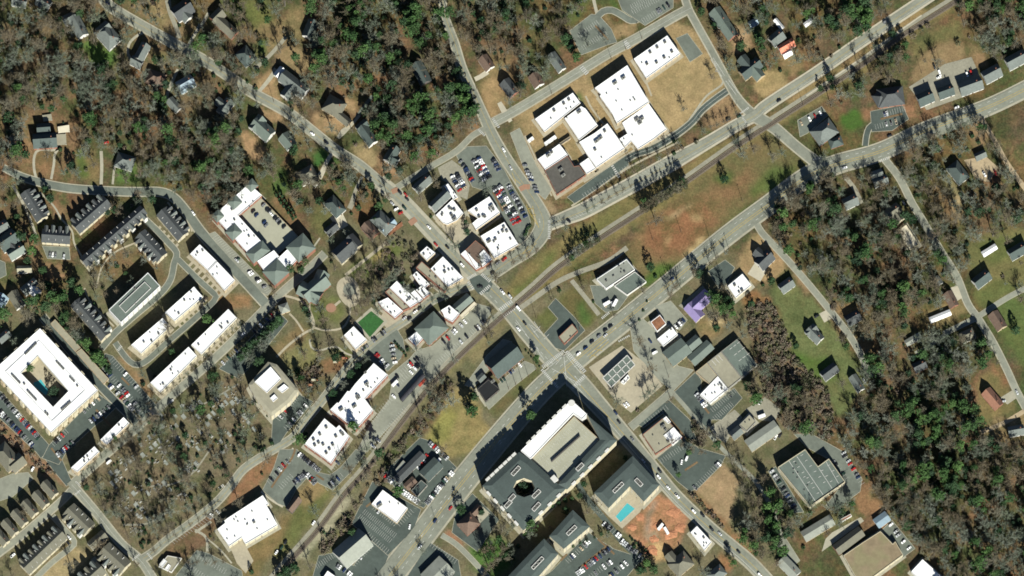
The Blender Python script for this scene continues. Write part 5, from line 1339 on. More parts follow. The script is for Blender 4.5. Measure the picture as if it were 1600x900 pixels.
house('steep two-tone barn roofed restaurant by the railway', [(551, 855, 54, 34, 41, 4.0, 'g')], 'lgrey', 'white', name='restaurant', cat='restaurant', pitch=.78, chimney=False)
house('brown hip roofed brick house by the highway', [(732, 817, 27, 24, 42, 5.0, 'h'), (744, 797, 16, 10, 45, 3.6, 'g')], 'brown', 'brick', pitch=.75)
house('ribbed grey metal shop at the lower frame edge', [(684, 895, 40, 34, 45, 5.0, 'g')], 'lgrey', 'grey', name='shop', cat='shop', pitch=.25, chimney=False)
flat('white cafe roof at the lower frame edge', [(503, 905), (512, 892), (526, 902), (516, 912)], 4.5, wall='tan', units=1, big=0)
# along the railway and highway
house('steep dark roofed old depot beside the level crossing', [(788, 561, 52, 31, 40, 4.5, 'g')], 'slate', 'brick', name='old_depot', cat='depot', pitch=.95, chimney=False)
flat('flat black-topped block beside the old depot', [(746, 608), (763, 593), (781, 608), (759, 627)], 5.0, 'black', 'dark', units=0, unit_at=[(770, 596, 2)])  # dark square built as a low block with a black top
house('little grey shed beside the old depot', [(752, 590, 12, 9, 45, 3.2, 'g')], 'grey', 'grey', name='shed', cat='shed', pitch=.5, chimney=False)
flat('long pale grey workshop with white front by the field', [(932, 436), (979, 405), (992, 421), (947, 451)], 6.0, 'lgrey', 'white', coping='white', units=10, big=0, extra=[([(960, 446.5), (992, 424.5), (1010, 440), (980, 461)], 4.0, 'green', 'white')])
flat('brown roofed corner store on the dark lot', [(873, 526), (894, 506), (903, 517), (882, 537.5)], 4.6, 'tan', 'brick', units=1, big=0)
def station_canopy():
    poly = [(942, 590), (980, 555), (992, 570), (955, 605)]
    h = 5.4
    c = at(967, 580, h)
    root = empty('filling_station_canopy', (c.x, c.y, 0)); tag(root, 'gridded white filling station canopy at the big crossing', 'canopy')
    LANDMARKS.append(('gridded white filling station canopy at the big crossing', 967, 580)); block(poly, 3)
    P = world_poly(poly, h)
    # order so that P[0]->P[1] is a long side
    if (P[1] - P[0]).length < (P[2] - P[1]).length: P = P[1:] + P[:1]
    V = lambda p, z: Vector((p.x, p.y, z))
    F = lambda s, t: (P[0] * (1 - s) + P[1] * s) * (1 - t) + (P[3] * (1 - s) + P[2] * s) * t
    ns, nt = 5, 2
    g = .05
    for i in range(ns):
        for j in range(nt):
            a, b, cc, d = F((i + .06) / ns, (j + .08) / nt), F((i + .94) / ns, (j + .08) / nt), F((i + .94) / ns, (j + .92) / nt), F((i + .06) / ns, (j + .92) / nt)
            mb = MB(); mb.add([V(a, h - .25), V(b, h - .25), V(cc, h - .25), V(d, h - .25)], [(0, 1, 2, 3)]); mb.build('roof_panel', ROOF['green'], root)
    mb = MB()
    def beam(p, q, w):
        d = (q - p); L = d.length; m_ = (p + q) / 2
        mb.box((m_.x, m_.y, h - .5), (L, w, .6), math.atan2(d.y, d.x))
    for i in range(ns + 1): beam(F(i / ns, 0), F(i / ns, 1), .7)
    for j in range(nt + 1): beam(F(0, j / nt), F(1, j / nt), .72)
    mb.build('roof_beams', TRIM, root)
    for i in range(1, ns):
        for j in (0.25, .75):
            p = F(i / ns, j); mb = MB(); mb.box((p.x, p.y, .05), (.45, .45, h - .5)); mb.build('post', WALL['grey'], root)
station_canopy()
flat('small white kiosk beside the filling station canopy', [(970, 597), (981, 585), (984, 590), (975, 600)], 3.4, wall='white', units=2, big=0, name='kiosk', cat='kiosk')
flat('tan office with one white quarter below the station', [(1004, 679), (1039, 651), (1066, 682.6), (1024.5, 709.5)], 5.0, 'tan', 'brick', extra=[([(1037, 680.5), (1052.6, 667.5), (1065.4, 682.4), (1051, 695)], 5.4, 'white', 'white'), ([(1036, 654.5), (1041, 650.5), (1048, 659), (1044, 662)], 5.4, 'white', 'white')], unit_at=[(1036, 666, 2), (1040, 672, 1), (1044, 690, 1), (1030, 694, 3), (1020, 680, 3)])
wh = flat('dark half of the wide metal warehouse', [(1127, 549), (1151.6, 530), (1183, 570), (1159, 590)], 6.4, 'green', 'grey', name='warehouse', cat='warehouse', units=0)
roof_lines(wh, [(1140 + 9 * k * .8 + 6 * j, 546 + 9 * k + -4.6 * j, 1144 + 9 * k * .8 + 6 * j, 543 + 9 * k - 4.6 * j) for k in range(3) for j in range(3)], 5.97, .4, TRIM, 'skylight')
wt = flat('tan ribbed half of the wide metal warehouse', [(1105, 566.5), (1126.6, 549.4), (1158.5, 590.4), (1138, 607)], 6.1, 'tan', 'grey', name='warehouse', cat='warehouse', units=0)
roof_lines(wt, [(1112 + 5 * k, 563 - 4 * k, 1119 + 5 * k, 571 - 4 * k) for k in range(3)] + [(1108, 569, 1136, 604)], 5.67, .4, TRIM)
flat('tan lean-to in front of the wide warehouse', [(1087, 581), (1104.6, 567), (1121, 587.5), (1109, 600.7)], 5.0, 'tan', 'tan', name='warehouse', cat='warehouse')
flat('white office front of the wide warehouse', [(1094, 616.6), (1121.4, 588), (1137.5, 607.5), (1110, 630)], 5.4, 'white', 'white', units=8, big=0)
house('grey-green gabled shop behind the warehouse', [(1058, 550, 36, 27, 38, 4.2, 'g')], 'green', 'tan', name='shop', cat='shop', pitch=.3, chimney=False)
house('little grey gable between the shop and warehouse', [(1084, 535, 20, 15, 40, 4.4, 'g')], 'green', 'tan', name='shop', cat='shop', pitch=.55, chimney=False)
house('long grey-green shop roof next to the warehouse', [(1095, 551, 40, 17, 42, 4.0, 'g')], 'green', 'tan', name='shop', cat='shop', pitch=.4, chimney=False)
flat('white roofed shop between the rusty roof and grey shops', [(1026.7, 530), (1050, 511), (1059, 523), (1036.7, 541)], 5.0, wall='grey', units=2, big=0)
flat('square rusty roofed garage by the highway', [(1016.7, 503), (1031, 492), (1041, 505.6), (1026.7, 518)], 5.0, 'rust', 'white', coping='white', units=0)
house('lavender metal roofed house near the highway', [(1095, 470, 34, 20, 43, 4.0, 'g'), (1085, 486, 28, 18, -48, 4.0, 'g')], 'purple', 'cream', pitch=.65, chimney=False)
flat('white roofed bank beside the bare corner lot', [(1137, 447), (1160, 428), (1174, 445.6), (1150, 465.6)], 5.2, wall='cream', units=4)
house('dark cross gabled house on the tan corner lot', [(1195, 405, 26, 20, 44, 4.0, 'g', 'dark'), (1187, 396, 16, 14, -40, 4.0, 'g', 'dark')], 'dark', 'white', pitch=.9)
house('grey gabled house at the head of oak street', [(1229, 445, 22, 16, 35, 3.6, 'g')], 'grey', 'white')
fac = flat('big grey factory roof with cream walls and notch', [(1215.5, 730), (1258, 702), (1278, 729), (1295, 716.7), (1320.6, 753), (1265.6, 791)], 9.5, 'green', 'cream', coping='cream', name='factory', cat='factory', units=0, parapet=.9, unit_at=[(1244, 725, 3), (1240, 733, 3), (1240, 740, 3), (1247, 739, 3), (1262, 759, 3), (1257, 766, 3), (1246, 747, 3)])
roof_lines(fac, [(1232.6, 720, 1274, 783), (1245, 713, 1286, 773), (1279, 731, 1300, 763), (1291, 722, 1310, 755)] + [(x + 11 * k * .64 - 1.2, y + 11 * k * .77, x + 11 * k * .64 + 2.4, y + 11 * k * .77 - 1.8) for (x, y, m9) in ((1252, 712, 6), (1240, 722, 5), (1284, 736, 3), (1294, 728, 3), (1256, 746, 4)) for k in range(m9)], 8.62, .35, TRIM)
house('long ribbed metal shed beside the yard lane', [(1192, 681, 55, 20, 35, 4.2, 'g')], 'lgrey', 'tan', name='metal_shed', cat='shed', pitch=.22, chimney=False)
flat('small grey shop north of the ribbed metal shed', [(1155, 664), (1171, 648), (1181, 659), (1167, 674)], 4.8, 'tan', 'grey', units=2, big=0)
house('small grey gable beside the tool yard', [(1150, 676, 18, 14, 40, 3.8, 'g')], 'grey', 'tan', name='shed', cat='shed', pitch=.6, chimney=False)
house('long grey house with white sheets below the factory', [(1278, 825, 52, 17, 31, 3.8, 'g')], 'lgrey', 'tan', pitch=.35, chimney=False)
house('dark brown long shed beside the tan hall', [(1326, 844, 50, 17, 37, 4.2, 'g')], 'olive', 'brick', name='long_shed', cat='shed', pitch=.6, chimney=False)
flat('wide weathered brown hall at the lower edge', [(1318, 868), (1349, 847), (1375.6, 830), (1395, 850), (1399, 846), (1411, 867), (1362, 903), (1344, 914)], 6.0, 'mud', 'cream', name='hall', cat='hall', units=0)
flat('white roofed store at the bottom edge near the woods', [(1424, 893), (1441.6, 874), (1480, 909), (1450, 920)], 5.5, wall='white', units=0)
house('pale striped shed beside the tan hall lot', [(1378, 812, 22, 16, 36, 3.4, 'g')], 'blue', 'white', name='shed', cat='shed', pitch=.35, chimney=False)
flat('reddish trailer with white edge below the factory', [(1312, 812), (1329, 803), (1331, 806), (1314, 816)], 3.0, 'red', 'white', name='trailer', cat='trailer', parapet=.1)
house('pale grey house by the front lot', [(1233, 886, 34, 18, -46, 4.0, 'g')], 'lgrey', 'white', pitch=.45)

# ---- houses: north-west
HS = [
    ('grey multi-gabled house behind the upper main street bend', [(122, 40, 34, 18, -62, 5, 'g'), (108, 28, 20, 15, 25, 4.8, 'g')], 'lgrey', 'white'),
    ('large grey house with white south wall and bright lawn', [(168, 54, 36, 26, -48, 6, 'h'), (162, 44, 20, 16, 40, 5.8, 'g')], 'lgrey', 'white'),
    ('narrow white gabled house by the curved drive', [(222, 80, 26, 15, 62, 5.5, 'g'), (213, 96, 18, 14, -28, 4.5, 'g')], 'lgrey', 'white'),
    ('dark brown roofed house in the western trees', [(243, 121, 28, 22, -20, 4, 'h')], 'brown', 'brick'),
    ('blue-grey roofed cottage in dense trees', [(290, 130, 26, 20, 30, 4.5, 'g')], 'blue', 'white'),
    ('small grey garage at the end of the fork drive', [(272, 163, 22, 13, -48, 3.5, 'g')], 'lgrey', 'white'),
    ('grey cottage below main street among dark trees', [(352, 166, 26, 16, 52, 4.5, 'g'), (345, 160, 16, 12, -35, 4.2, 'g')], 'grey', 'white'),
    ('dark gabled house at the top frame edge', [(285, 14, 30, 24, 35, 5, 'g'), (289, 22, 18, 16, -50, 4.8, 'g', 'lgrey')], 'dark', 'white'),
    ('tan-grey long house beside the concrete drive', [(352, 40, 40, 16, -42, 5, 'g'), (340, 24, 20, 17, 45, 5, 'g')], 'olive', 'brick'),
    ('dark blue house hidden under bare trees', [(384, 86, 26, 22, -50, 4.5, 'h')], 'slate', 'grey'),
    ('grey roof at the top frame edge by the fence', [(68, 3, 22, 16, -30, 4, 'g')], 'lgrey', 'white'),
    ('white porch house in the top corner', [(30, 2, 22, 14, -10, 4, 'g')], 'grey', 'white'),
    ('dark lodge with tan decks above the looped drive', [(70, 218, 36, 22, 4, 5.5, 'g', 'slate'), (68, 200, 20, 16, 4, 5, 'g', 'slate')], 'slate', 'brick'),
    ('grey weathered bungalow above valley street', [(195, 251, 28, 22, -18, 3.6, 'h')], 'lgrey', 'white'),
    ('dark slate house beside a long tan drive', [(485, 44, 27, 17, 68, 5, 'g')], 'slate', 'white'),
    ('white garage of the big house on main street', [(437, 113, 16, 12, 50, 4, 'g', 'white')], 'white', 'white'),
    ('large grey house with white front on main street', [(459, 130, 46, 20, -38, 6, 'g'), (452, 141, 24, 17, 52, 6.2, 'g')], 'grey', 'white'),
    ('tan hip roofed house above the tan lawn', [(522, 164, 30, 26, -30, 5.5, 'h'), (536, 184, 26, 12, -40, 4.5, 'g')], 'olive', 'tan'),
    ('dark gabled house beside the steep drive', [(574, 210, 32, 17, -55, 5, 'g'), (566, 196, 18, 13, 40, 4.6, 'g')], 'slate', 'white'),
    ('grey green house with wide gables on main street', [(410, 200, 34, 22, -42, 6, 'g'), (402, 192, 24, 16, 50, 6, 'g')], 'green', 'white'),
    ('small square grey house below main street', [(449, 219, 22, 18, -50, 5, 'g')], 'green', 'white'),
    ('tan roofed house beside the vivid green lawn', [(480, 272, 28, 22, 30, 4.5, 'h'), (490, 280, 18, 12, -45, 4.2, 'g')], 'olive', 'white'),
    ('dark house at the brown yard north of the bend', [(612, 240, 26, 16, 58, 4.5, 'g'), (616, 248, 14, 12, -30, 4.5, 'g')], 'slate', 'white'),
    ('slate hip roofed house at the white court', [(523, 321, 30, 20, -48, 4.5, 'h')], 'slate', 'white'),
    ('little dark garage beside the white court', [(518, 357, 20, 13, 40, 3.2, 'g')], 'dark', 'white'),
    ('tall dark gabled house above the park path', [(538, 390, 32, 24, 42, 7.5, 'g'), (552, 378, 22, 18, -48, 7, 'g')], 'dark', 'cream'),
    ('brown roofed house between two white roofs', [(578, 358, 24, 17, -48, 5, 'g')], 'brown', 'brick'),
    ('grey cafe roof with metal awning on main street', [(598, 346, 34, 22, -45, 4.5, 'h'), (607, 352, 24, 11, 42, 3.8, 'g', 'blue')], 'grey', 'white'),
    ('grey cottage with a white dormer by the gravel lot', [(660, 286, 30, 15, 42, 3.8, 'g')], 'grey', 'white'),
    ('brown house beside the wooded mill street', [(760, 97, 22, 16, -55, 4, 'g')], 'brown', 'white'),
    ('dark brown house behind the school lane', [(796, 136, 26, 18, -52, 4.2, 'g')], 'dark', 'brick'),
    ('brown roofed cottage on the school lane', [(838, 124, 20, 17, -60, 4, 'g')], 'brown', 'white'),
    ('long pale house on the school lane', [(870, 96, 30, 14, -55, 4, 'g')], 'lgrey', 'white'),
    ('dark curved roofed house deep in the woods', [(658, 113, 34, 19, -62, 4.5, 'g')], 'slate', 'dark'),
    ('upper grey house on ridge street', [(1124, 25, 26, 20, -55, 5, 'g')], 'green', 'white'),
    ('lower green-grey house on ridge street', [(1139, 47, 24, 18, -55, 4.6, 'g')], 'green', 'brick'),
    ('dark green triple gabled house above the sandy lot', [(1173, 106, 34, 18, 38, 5, 'g', 'slate'), (1166, 98, 24, 16, -50, 4.9, 'g', 'slate'), (1182, 112, 22, 16, -50, 4.9, 'g', 'green')], 'slate', 'tan'),
    ('orange roofed cottage with white porch', [(1229, 71, 25, 13, 30, 4, 'g'), (1230, 83, 14, 10, 30, 3, 'g', 'white')], 'orange', 'white'),
    ('small blue-white shed in the woods', [(1177, 35, 13, 10, 30, 2.8, 'g')], 'blue', 'white'),
    ('grey house beside the orange roofed cottage', [(1214, 58, 22, 18, 40, 4, 'g')], 'grey', 'white'),
    ('white trailer in the northern woods', [(1263, 35, 14, 6, 38, 2.8, 'g', 'white')], 'white', 'white'),
    ('long white shed near the ridge', [(1217, 37, 18, 6, -50, 2.6, 'g', 'white')], 'white', 'white'),
    ('dark hip roofed tavern beside the oval lawn', [(1392, 149, 40, 28, 8, 4.5, 'h'), (1376, 152, 20, 20, 30, 4.2, 'h')], 'dark', 'brick'),
    ('dark gabled house west of the gravel yard', [(1446, 152, 24, 19, 24, 4, 'g')], 'slate', 'white'),
    ('slate gabled house in the gravel yard', [(1478, 142, 24, 17, 20, 4, 'g')], 'slate', 'white'),
    ('long slate house on the gravel yard', [(1517, 133, 36, 20, 20, 4, 'g')], 'grey', 'white'),
    ('grey house east of the gravel yard', [(1550, 114, 28, 20, 28, 4, 'g')], 'grey', 'white'),
    ('grey house cut by the eastern frame edge', [(1588, 92, 32, 20, 28, 4, 'g')], 'lgrey', 'white'),
    ('grey corner office beside the railway crossing', [(1288, 204, 36, 27, 36, 4.5, 'h')], 'grey', 'brick'),
    ('low grey annex on the highway corner', [(1306, 221, 20, 14, 20, 3.5, 'h')], 'slate', 'brick'),
    # east
    ('grey twin gabled house at the head of hill street', [(1376, 282, 22, 13, 20, 4.5, 'g', 'lgrey'), (1370, 272, 18, 13, 20, 4.5, 'g')], 'lgrey', 'white'),
    ('pale roof hidden under trees west of hill street', [(1329, 314, 22, 17, 25, 4, 'g')], 'grey', 'white'),
    ('grey chapel with white border on hill street', [(1395, 331, 26, 20, 35, 5, 'g'), (1402, 336, 20, 16, -50, 5, 'g')], 'olive', 'cream'),
    ('slate house in the eastern woods above the clearing', [(1497, 268, 32, 21, -52, 4.5, 'h')], 'slate', 'white'),
    ('small grey shed at the dirt court', [(1532, 242, 17, 11, 25, 3, 'g')], 'grey', 'grey'),
    ('white trailer in the eastern yard', [(1546, 391, 24, 8, 32, 3, 'g', 'white')], 'white', 'white'),
    ('dark gabled house at the eastern frame edge', [(1590, 391, 28, 18, 30, 3.8, 'g')], 'slate', 'white'),
    ('slate house on the green yard by hill street', [(1534, 435, 27, 18, 38, 4, 'g')], 'slate', 'white'),
    ('small white shed in the trees by hill street', [(1466, 438, 13, 9, -55, 2.8, 'g', 'lgrey')], 'lgrey', 'white'),
    ('narrow brown house at the white drive', [(1486, 467, 24, 14, -62, 3.8, 'g')], 'brown', 'brick'),
    ('long white mobile home on the tan yard', [(1469, 494, 34, 8, 22, 3, 'g', 'white')], 'lgrey', 'white'),
    ('tan roofed house on the eastern green', [(1559, 500, 28, 17, -58, 4, 'g')], 'brown', 'tan'),
    ('whitish mobile home above the lower spur', [(1427, 530, 26, 9, 30, 3, 'g', 'lgrey')], 'lgrey', 'white'),
    ('red-brown roofed house on the dry eastern lawn', [(1551, 622, 32, 17, -50, 4, 'g')], 'red', 'brick'),
    ('grey cross shaped house on the oak street lawn', [(1273, 522, 26, 16, -45, 4, 'g'), (1268, 516, 18, 13, 40, 4, 'g')], 'lgrey', 'white'),
    ('dark gabled barn on the green eastern lawn', [(1296, 580, 26, 16, 37, 4, 'g')], 'dark', 'white'),
    ('pale grey bungalow at the end of oak street', [(1339, 598, 26, 13, -58, 3.6, 'g')], 'lgrey', 'white'),
    ('black roofed house across oak street', [(1333, 496, 22, 17, 30, 4, 'g')], 'dark', 'grey'),
    ('dark red house hidden in the eastern woods', [(1437, 571, 20, 15, 28, 4, 'g')], 'dark', 'brick'),
    ('grey house at the eastern dirt drive', [(1588, 672, 24, 15, 10, 4, 'g')], 'grey', 'white'),
    ('dark hip roofed house in the hedge garden', [(1512, 523, 22, 16, 25, 4, 'h')], 'olive', 'white'),
    # west edge
    ('grey gabled house at the left frame edge', [(-2, 356, 30, 16, 30, 5, 'g')], 'lgrey', 'white'),
    ('dark house above the tan yard at the left edge', [(12, 374, 30, 24, 35, 5, 'g')], 'slate', 'white'),
    ('grey double gabled house beside the pine slope', [(25, 392, 26, 16, 32, 5, 'g'), (20, 384, 18, 12, -50, 4.8, 'g', 'dark')], 'green', 'white'),
    ('tan flat garage with a white edge', [(38, 420, 22, 10, 2, 4, 'g', 'tan')], 'tan', 'white'),
    ('white winged house in the western hollow', [(46, 447, 26, 14, 38, 5, 'g', 'lgrey'), (52, 452, 20, 14, -45, 5, 'g', 'white')], 'lgrey', 'white'),
    ('tan grey house with dark dormers on the west lane', [(26, 467, 26, 17, -58, 4.5, 'g')], 'olive', 'white'),
    ('blue-grey house at the lower left frame edge', [(0, 468, 18, 20, 60, 4.5, 'g')], 'blue', 'white'),
    ('tan flat annex above the apartment wall', [(6, 525, 20, 12, 40, 4, 'g', 'lgrey')], 'lgrey', 'tan'),
    # cottages of the south-west
    ('olive hip roofed house at the left edge', [(10, 712, 40, 26, -50, 6, 'h'), (26, 722, 24, 20, 40, 6, 'g')], 'olive', 'tan'),
]
cot = [(77, 763, 'first'), (63, 779, 'second'), (46, 793, 'third'), (30, 808, 'fourth'), (15, 823, 'fifth'), (1, 838, 'sixth')]
for (x, y, k) in cot:
    HS.append((f'{k} cottage from the crossing in the olive row', [(x, y, 26, 14, -48, 7, 'g')], 'olive', 'cream'))
for row in HS:
    lab, wings, rf, wl_ = row
    if 'mobile' not in lab and 'trailer' not in lab:
        rf = 'grey' if rf == 'lgrey' else rf; wings = [tuple('grey' if v == 'lgrey' else v for v in w) for w in wings]
    nm = 'trailer' if ('trailer' in lab or 'mobile home' in lab) else 'shed' if 'shed' in lab else 'barn' if 'barn' in lab else 'garage' if 'garage' in lab else 'house'
    house(lab, wings, rf, wl_, name=nm, cat=nm if nm != 'house' else 'house', chimney=(nm == 'house'), pitch=.35 if nm == 'trailer' else .9)
flat('cream roofed hall beside hill street chapel', [(1402, 361), (1416, 351), (1435.5, 381), (1421, 390.5)], 4.2, 'cream', 'cream', name='hall', cat='hall', units=1, big=0)
terrace('upper olive terrace facing the cemetery wall', (107, 795), (139, 826), 25, 4, 8.0, -1, roof='olive', pitch=.5)
house('plain olive garage between the two terraces', [(152, 843, 30, 14, 40, 4.5, 'g')], 'olive', 'white', name='garage_row', cat='garages', chimney=False, pitch=.6)
terrace('lower olive terrace facing the cemetery wall', (162, 857), (195, 887), 27, 4, 8.0, -1, roof='olive', pitch=.5)
terrace('long olive terrace with pale gable end', (38, 888), (97, 832), 22, 8, 8.0, 1, roof='olive', pitch=.6, box=False)
terrace('olive terrace cut by the lower frame edge', (120, 920), (158, 886), 22, 4, 8.0, 1, roof='olive', pitch=.6, box=False)
flat('white garages with brown cross wall by the church lane', [(248, 885), (262, 868), (284, 872), (268, 894)], 3.6, 'tan', 'white', name='garage_row', cat='garages', extra=[([(249, 882), (256, 873), (261, 877), (254, 886)], 3.9, 'white', 'white'), ([(258, 888), (263, 881), (267, 884), (262, 892)], 3.9, 'white', 'white')], units=0)
# decks
def deck(label, poly, z, m_='tan'):
    P = world_poly(poly, z); n = len(P)
    c = sum(P, Vector((0, 0))) / n
    root = empty('deck', (c.x, c.y, 0)); tag(root, label, 'deck')
    mb = MB(); mb.add([Vector((*p, z)) for p in P] + [Vector((*p, z - .25)) for p in P], [list(range(n))] + [(n + i, n + (i + 1) % n, (i + 1) % n, i) for i in range(n)])
    mb.build('platform', ROOF[m_], root)
    for p in inset(P, .3):
        mb = MB(); mb.box((p.x, p.y, 0.01), (.2, .2, z + .9)); mb.build('post', TRIM, root)
deck('upper tan timber deck of the lodge', [(90, 198), (108, 195), (109, 206), (91, 208)], 2.4, 'cream')
deck('lower tan timber deck of the lodge', [(88, 210), (103, 209), (104, 226), (88, 227)], 1.6, 'tan')
deck('small tan deck above the lodge', [(66, 180), (80, 178), (82, 188), (68, 190)], 1.6, 'tan')
deck('orange timber terrace beside the main street cafe', [(604, 364), (628, 346), (630, 352), (609, 368)], .8, 'rust')

# ------------------------------------------------------------------ cars
CARCOL = {'white': (.78, .78, .76), 'silver': (.42, .43, .43), 'grey': (.14, .145, .15), 'black': (.012, .012, .014), 'dark blue': (.012, .025, .07), 'red': (.32, .015, .012), 'tan': (.36, .29, .19), 'dark green': (.015, .04, .025)}
CARMAT = {}
for k, c in CARCOL.items():
    CARMAT[k] = mat('car_paint_' + k.replace(' ', '_'), (*c, 1), .35, 0, spec=.5)
TYRE = mat('tyre_rubber', (.02, .02, .02, 1), .9, 0)
def loft(mb, rings, mi):
    n = len(rings[0])
    vs_ = [p for r in rings for p in r]
    fs = []
    for k in range(len(rings) - 1):
        for i in range(n):
            fs.append((k * n + i, k * n + (i + 1) % n, (k + 1) * n + (i + 1) % n, (k + 1) * n + i))
    fs.append(list(range(n))[::-1]); fs.append([(len(rings) - 1) * n + i for i in range(n)])
    mb.add(vs_, fs, mi)
def outline(x0, x1, w, z, r=.35):
    """rounded plan outline of a car layer"""
    return [Vector(p) for p in ((x0 + r, -w, z), (x1 - r, -w, z), (x1, -w + r, z), (x1, w - r, z), (x1 - r, w, z), (x0 + r, w, z), (x0, w - r, z), (x0, -w + r, z))]
def car_meshes(kind, paint):
    L, W = {'sedan': (4.7, .92), 'suv': (4.9, .98), 'pickup': (5.6, 1.0), 'van': (5.6, 1.05)}[kind]
    x0, x1 = -L / 2, L / 2
    belt = {'sedan': .85, 'suv': 1.0, 'pickup': 1.0, 'van': 1.15}[kind]
    mb = MB()
    loft(mb, [outline(x0 + .1, x1 - .1, W - .06, .28), outline(x0, x1, W, .5), outline(x0 + .05, x1 - .08, W, belt - .12), outline(x0 + .15, x1 - .25, W - .08, belt)], 0)
    for sx in (x0 + .95, x1 - .95):
        for sy in (-W + .02, W - .02):
            mb.tube((sx, sy - .11, .33), (sx, sy + .11, .33), .33, .33, 8, 1, True)
    if kind == 'pickup':   # open bed
        loft(mb, [outline(x0 + .25, x0 + 2.05, W - .22, belt + .005), outline(x0 + .25, x0 + 2.05, W - .22, belt + .012)], 2)
    body = new_mesh('car_body', mb.v, mb.f, [paint, TYRE, UNITD], mb.m)
    c0, c1, ct0, ct1, hh = {'sedan': (x0 + .7, x1 - 1.25, x0 + 1.35, x1 - 2.0, 1.42), 'suv': (x0 + .25, x1 - 1.25, x0 + .65, x1 - 1.95, 1.72), 'pickup': (x0 + 2.15, x1 - 1.35, x0 + 2.4, x1 - 2.0, 1.75), 'van': (x0 + .15, x1 - .75, x0 + .3, x1 - 1.35, 2.1)}[kind]
    mb = MB()
    loft(mb, [outline(c0, c1, W - .1, belt, .15), outline(ct0, ct1, W - .24, hh - .06, .15)], 0)
    loft(mb, [outline(ct0 - .04, ct1 + .04, W - .22, hh - .06, .2), outline(ct0 + .1, ct1 - .1, W - .3, hh, .2)], 1)
    cab = new_mesh('car_cabin', mb.v, mb.f, [GLASS, paint], mb.m)
    return body, cab
CARS = {}
ORD = ['first', 'second', 'third', 'fourth', 'fifth', 'sixth', 'seventh', 'eighth', 'ninth', 'tenth', 'eleventh', 'twelfth', 'thirteenth', 'fourteenth', 'fifteenth', 'sixteenth', 'seventeenth', 'eighteenth', 'nineteenth', 'twentieth',
       'twenty-first', 'twenty-second', 'twenty-third', 'twenty-fourth', 'twenty-fifth', 'twenty-sixth', 'twenty-seventh', 'twenty-eighth', 'twenty-ninth', 'thirtieth']
NAME_OF = {'sedan': 'sedan_car', 'suv': 'sport_utility_car', 'pickup': 'pickup_truck', 'van': 'van'}
WORD_OF = {'sedan': 'sedan', 'suv': 'tall car', 'pickup': 'pickup truck', 'van': 'van'}
NCAR = {}
def car(px, py, ang, label, colour, kind='sedan', z=.14, group='parked cars'):
    k = (kind, colour)
    if k not in CARS: CARS[k] = car_meshes(kind, CARMAT[colour])
    p = at(px, py, .8)
    o = link(NAME_OF[kind], CARS[k][0], None, (p.x, p.y, z), math.radians(ang))
    link('cabin', CARS[k][1], o)
    cat = {'pickup': 'pickup truck', 'van': 'van'}.get(kind, 'car')
    tag(o, label, cat, group)
    NCAR[kind] = NCAR.get(kind, 0) + 1
COLW = ['white'] * 6 + ['silver'] * 4 + ['grey'] * 5 + ['black'] * 5 + ['dark blue'] * 2 + ['red'] * 2 + ['tan', 'dark green']
KINDW = ['sedan'] * 5 + ['suv'] * 5 + ['pickup'] * 2
def row(lot, where, a, b, n, fill, stripes=True, depth=8.5, turn=90, pal=None, z=None, one_side=True):
    """n stalls from pixel a to pixel b; fill = chance or a pattern string; where = words that single the row out"""
    a = np.array(a, float); b = np.array(b, float); d = b - a
    L = np.linalg.norm(d); u = d / L
    ang = math.degrees(math.atan2(-d[1], d[0])) + turn
    ax = np.array([math.cos(math.radians(ang)), -math.sin(math.radians(ang))])
    lotobj = LOT_OBJ.get(lot) or ROAD_OBJ.get(lot)
    zl = lotobj.data.vertices[0].co.z
    step = L / max(1, n - 1)
    if stripes:
        mb = MB()
        for i in range(n + 1):
            c = a + u * step * (i - .5)
            p, q = c - ax * depth / 2, c + ax * depth / 2
            nr = u * (.2 / S / 2)
            mb.add([(*at(*k).xy, zl + .02) for k in (p - nr, q - nr, q + nr, p + nr)], [(3, 2, 1, 0)])
        mb.build('parking_lines', WPAINT, lotobj)['kind'] = 'stuff'
    west = 'west' if abs(d[0]) > abs(d[1]) * .45 else 'north'
    rev = (d[0] < 0) if west == 'west' else (d[1] < 0)
    slots = []
    for i in range(n):
        f = (fill[i % len(fill)] == '1') if isinstance(fill, str) else (R.random() < fill)
        if f: slots.append(i)
    if rev: slots = slots[::-1]
    for j, i in enumerate(slots):
        c = a + u * step * i + ax * R.uniform(-.7, .7)
        colour = R.choice(pal or COLW); kind = R.choice(KINDW)
        car(c[0], c[1], ang + R.choice((0, 180)) + R.uniform(-3, 3), f'{colour} {WORD_OF[kind]}, {ORD[min(j, 29)]} from the {west} in {where}', colour, kind, zl + .02)
DK = ['black', 'grey', 'black', 'dark blue', 'grey', 'silver', 'dark green']
row('town_parking_lot', 'western half of the upper double row', (741, 251), (757, 281), 11, .95)
row('town_parking_lot', 'eastern half of the upper double row', (748.5, 247), (764.5, 277), 11, .95)
row('town_parking_lot', 'dark row by the gravel lot', (720, 252), (738, 282), 11, .95, pal=DK + ['red'])
row('town_parking_lot', 'short row beside mill street', (771, 250), (779, 265), 5, .9, pal=DK)
row('town_parking_lot', 'western half of the lower double row', (773, 294), (804, 349), 19, .95, pal=COLW + ['red', 'red', 'red'])
row('town_parking_lot', 'eastern half of the lower double row', (780.5, 291), (811.5, 346), 19, .9, pal=COLW + ['red', 'red'])
row('town_parking_lot', 'curving row inside the mill street bend', (793, 288), (821, 338), 16, .85, pal=DK)
row('gravel_parking_lot', 'left row in the gravel oval', (707, 276), (718, 297), 7, .9, stripes=False)
row('gravel_parking_lot', 'right row in the gravel oval', (714, 272), (726, 293), 7, .85, stripes=False)
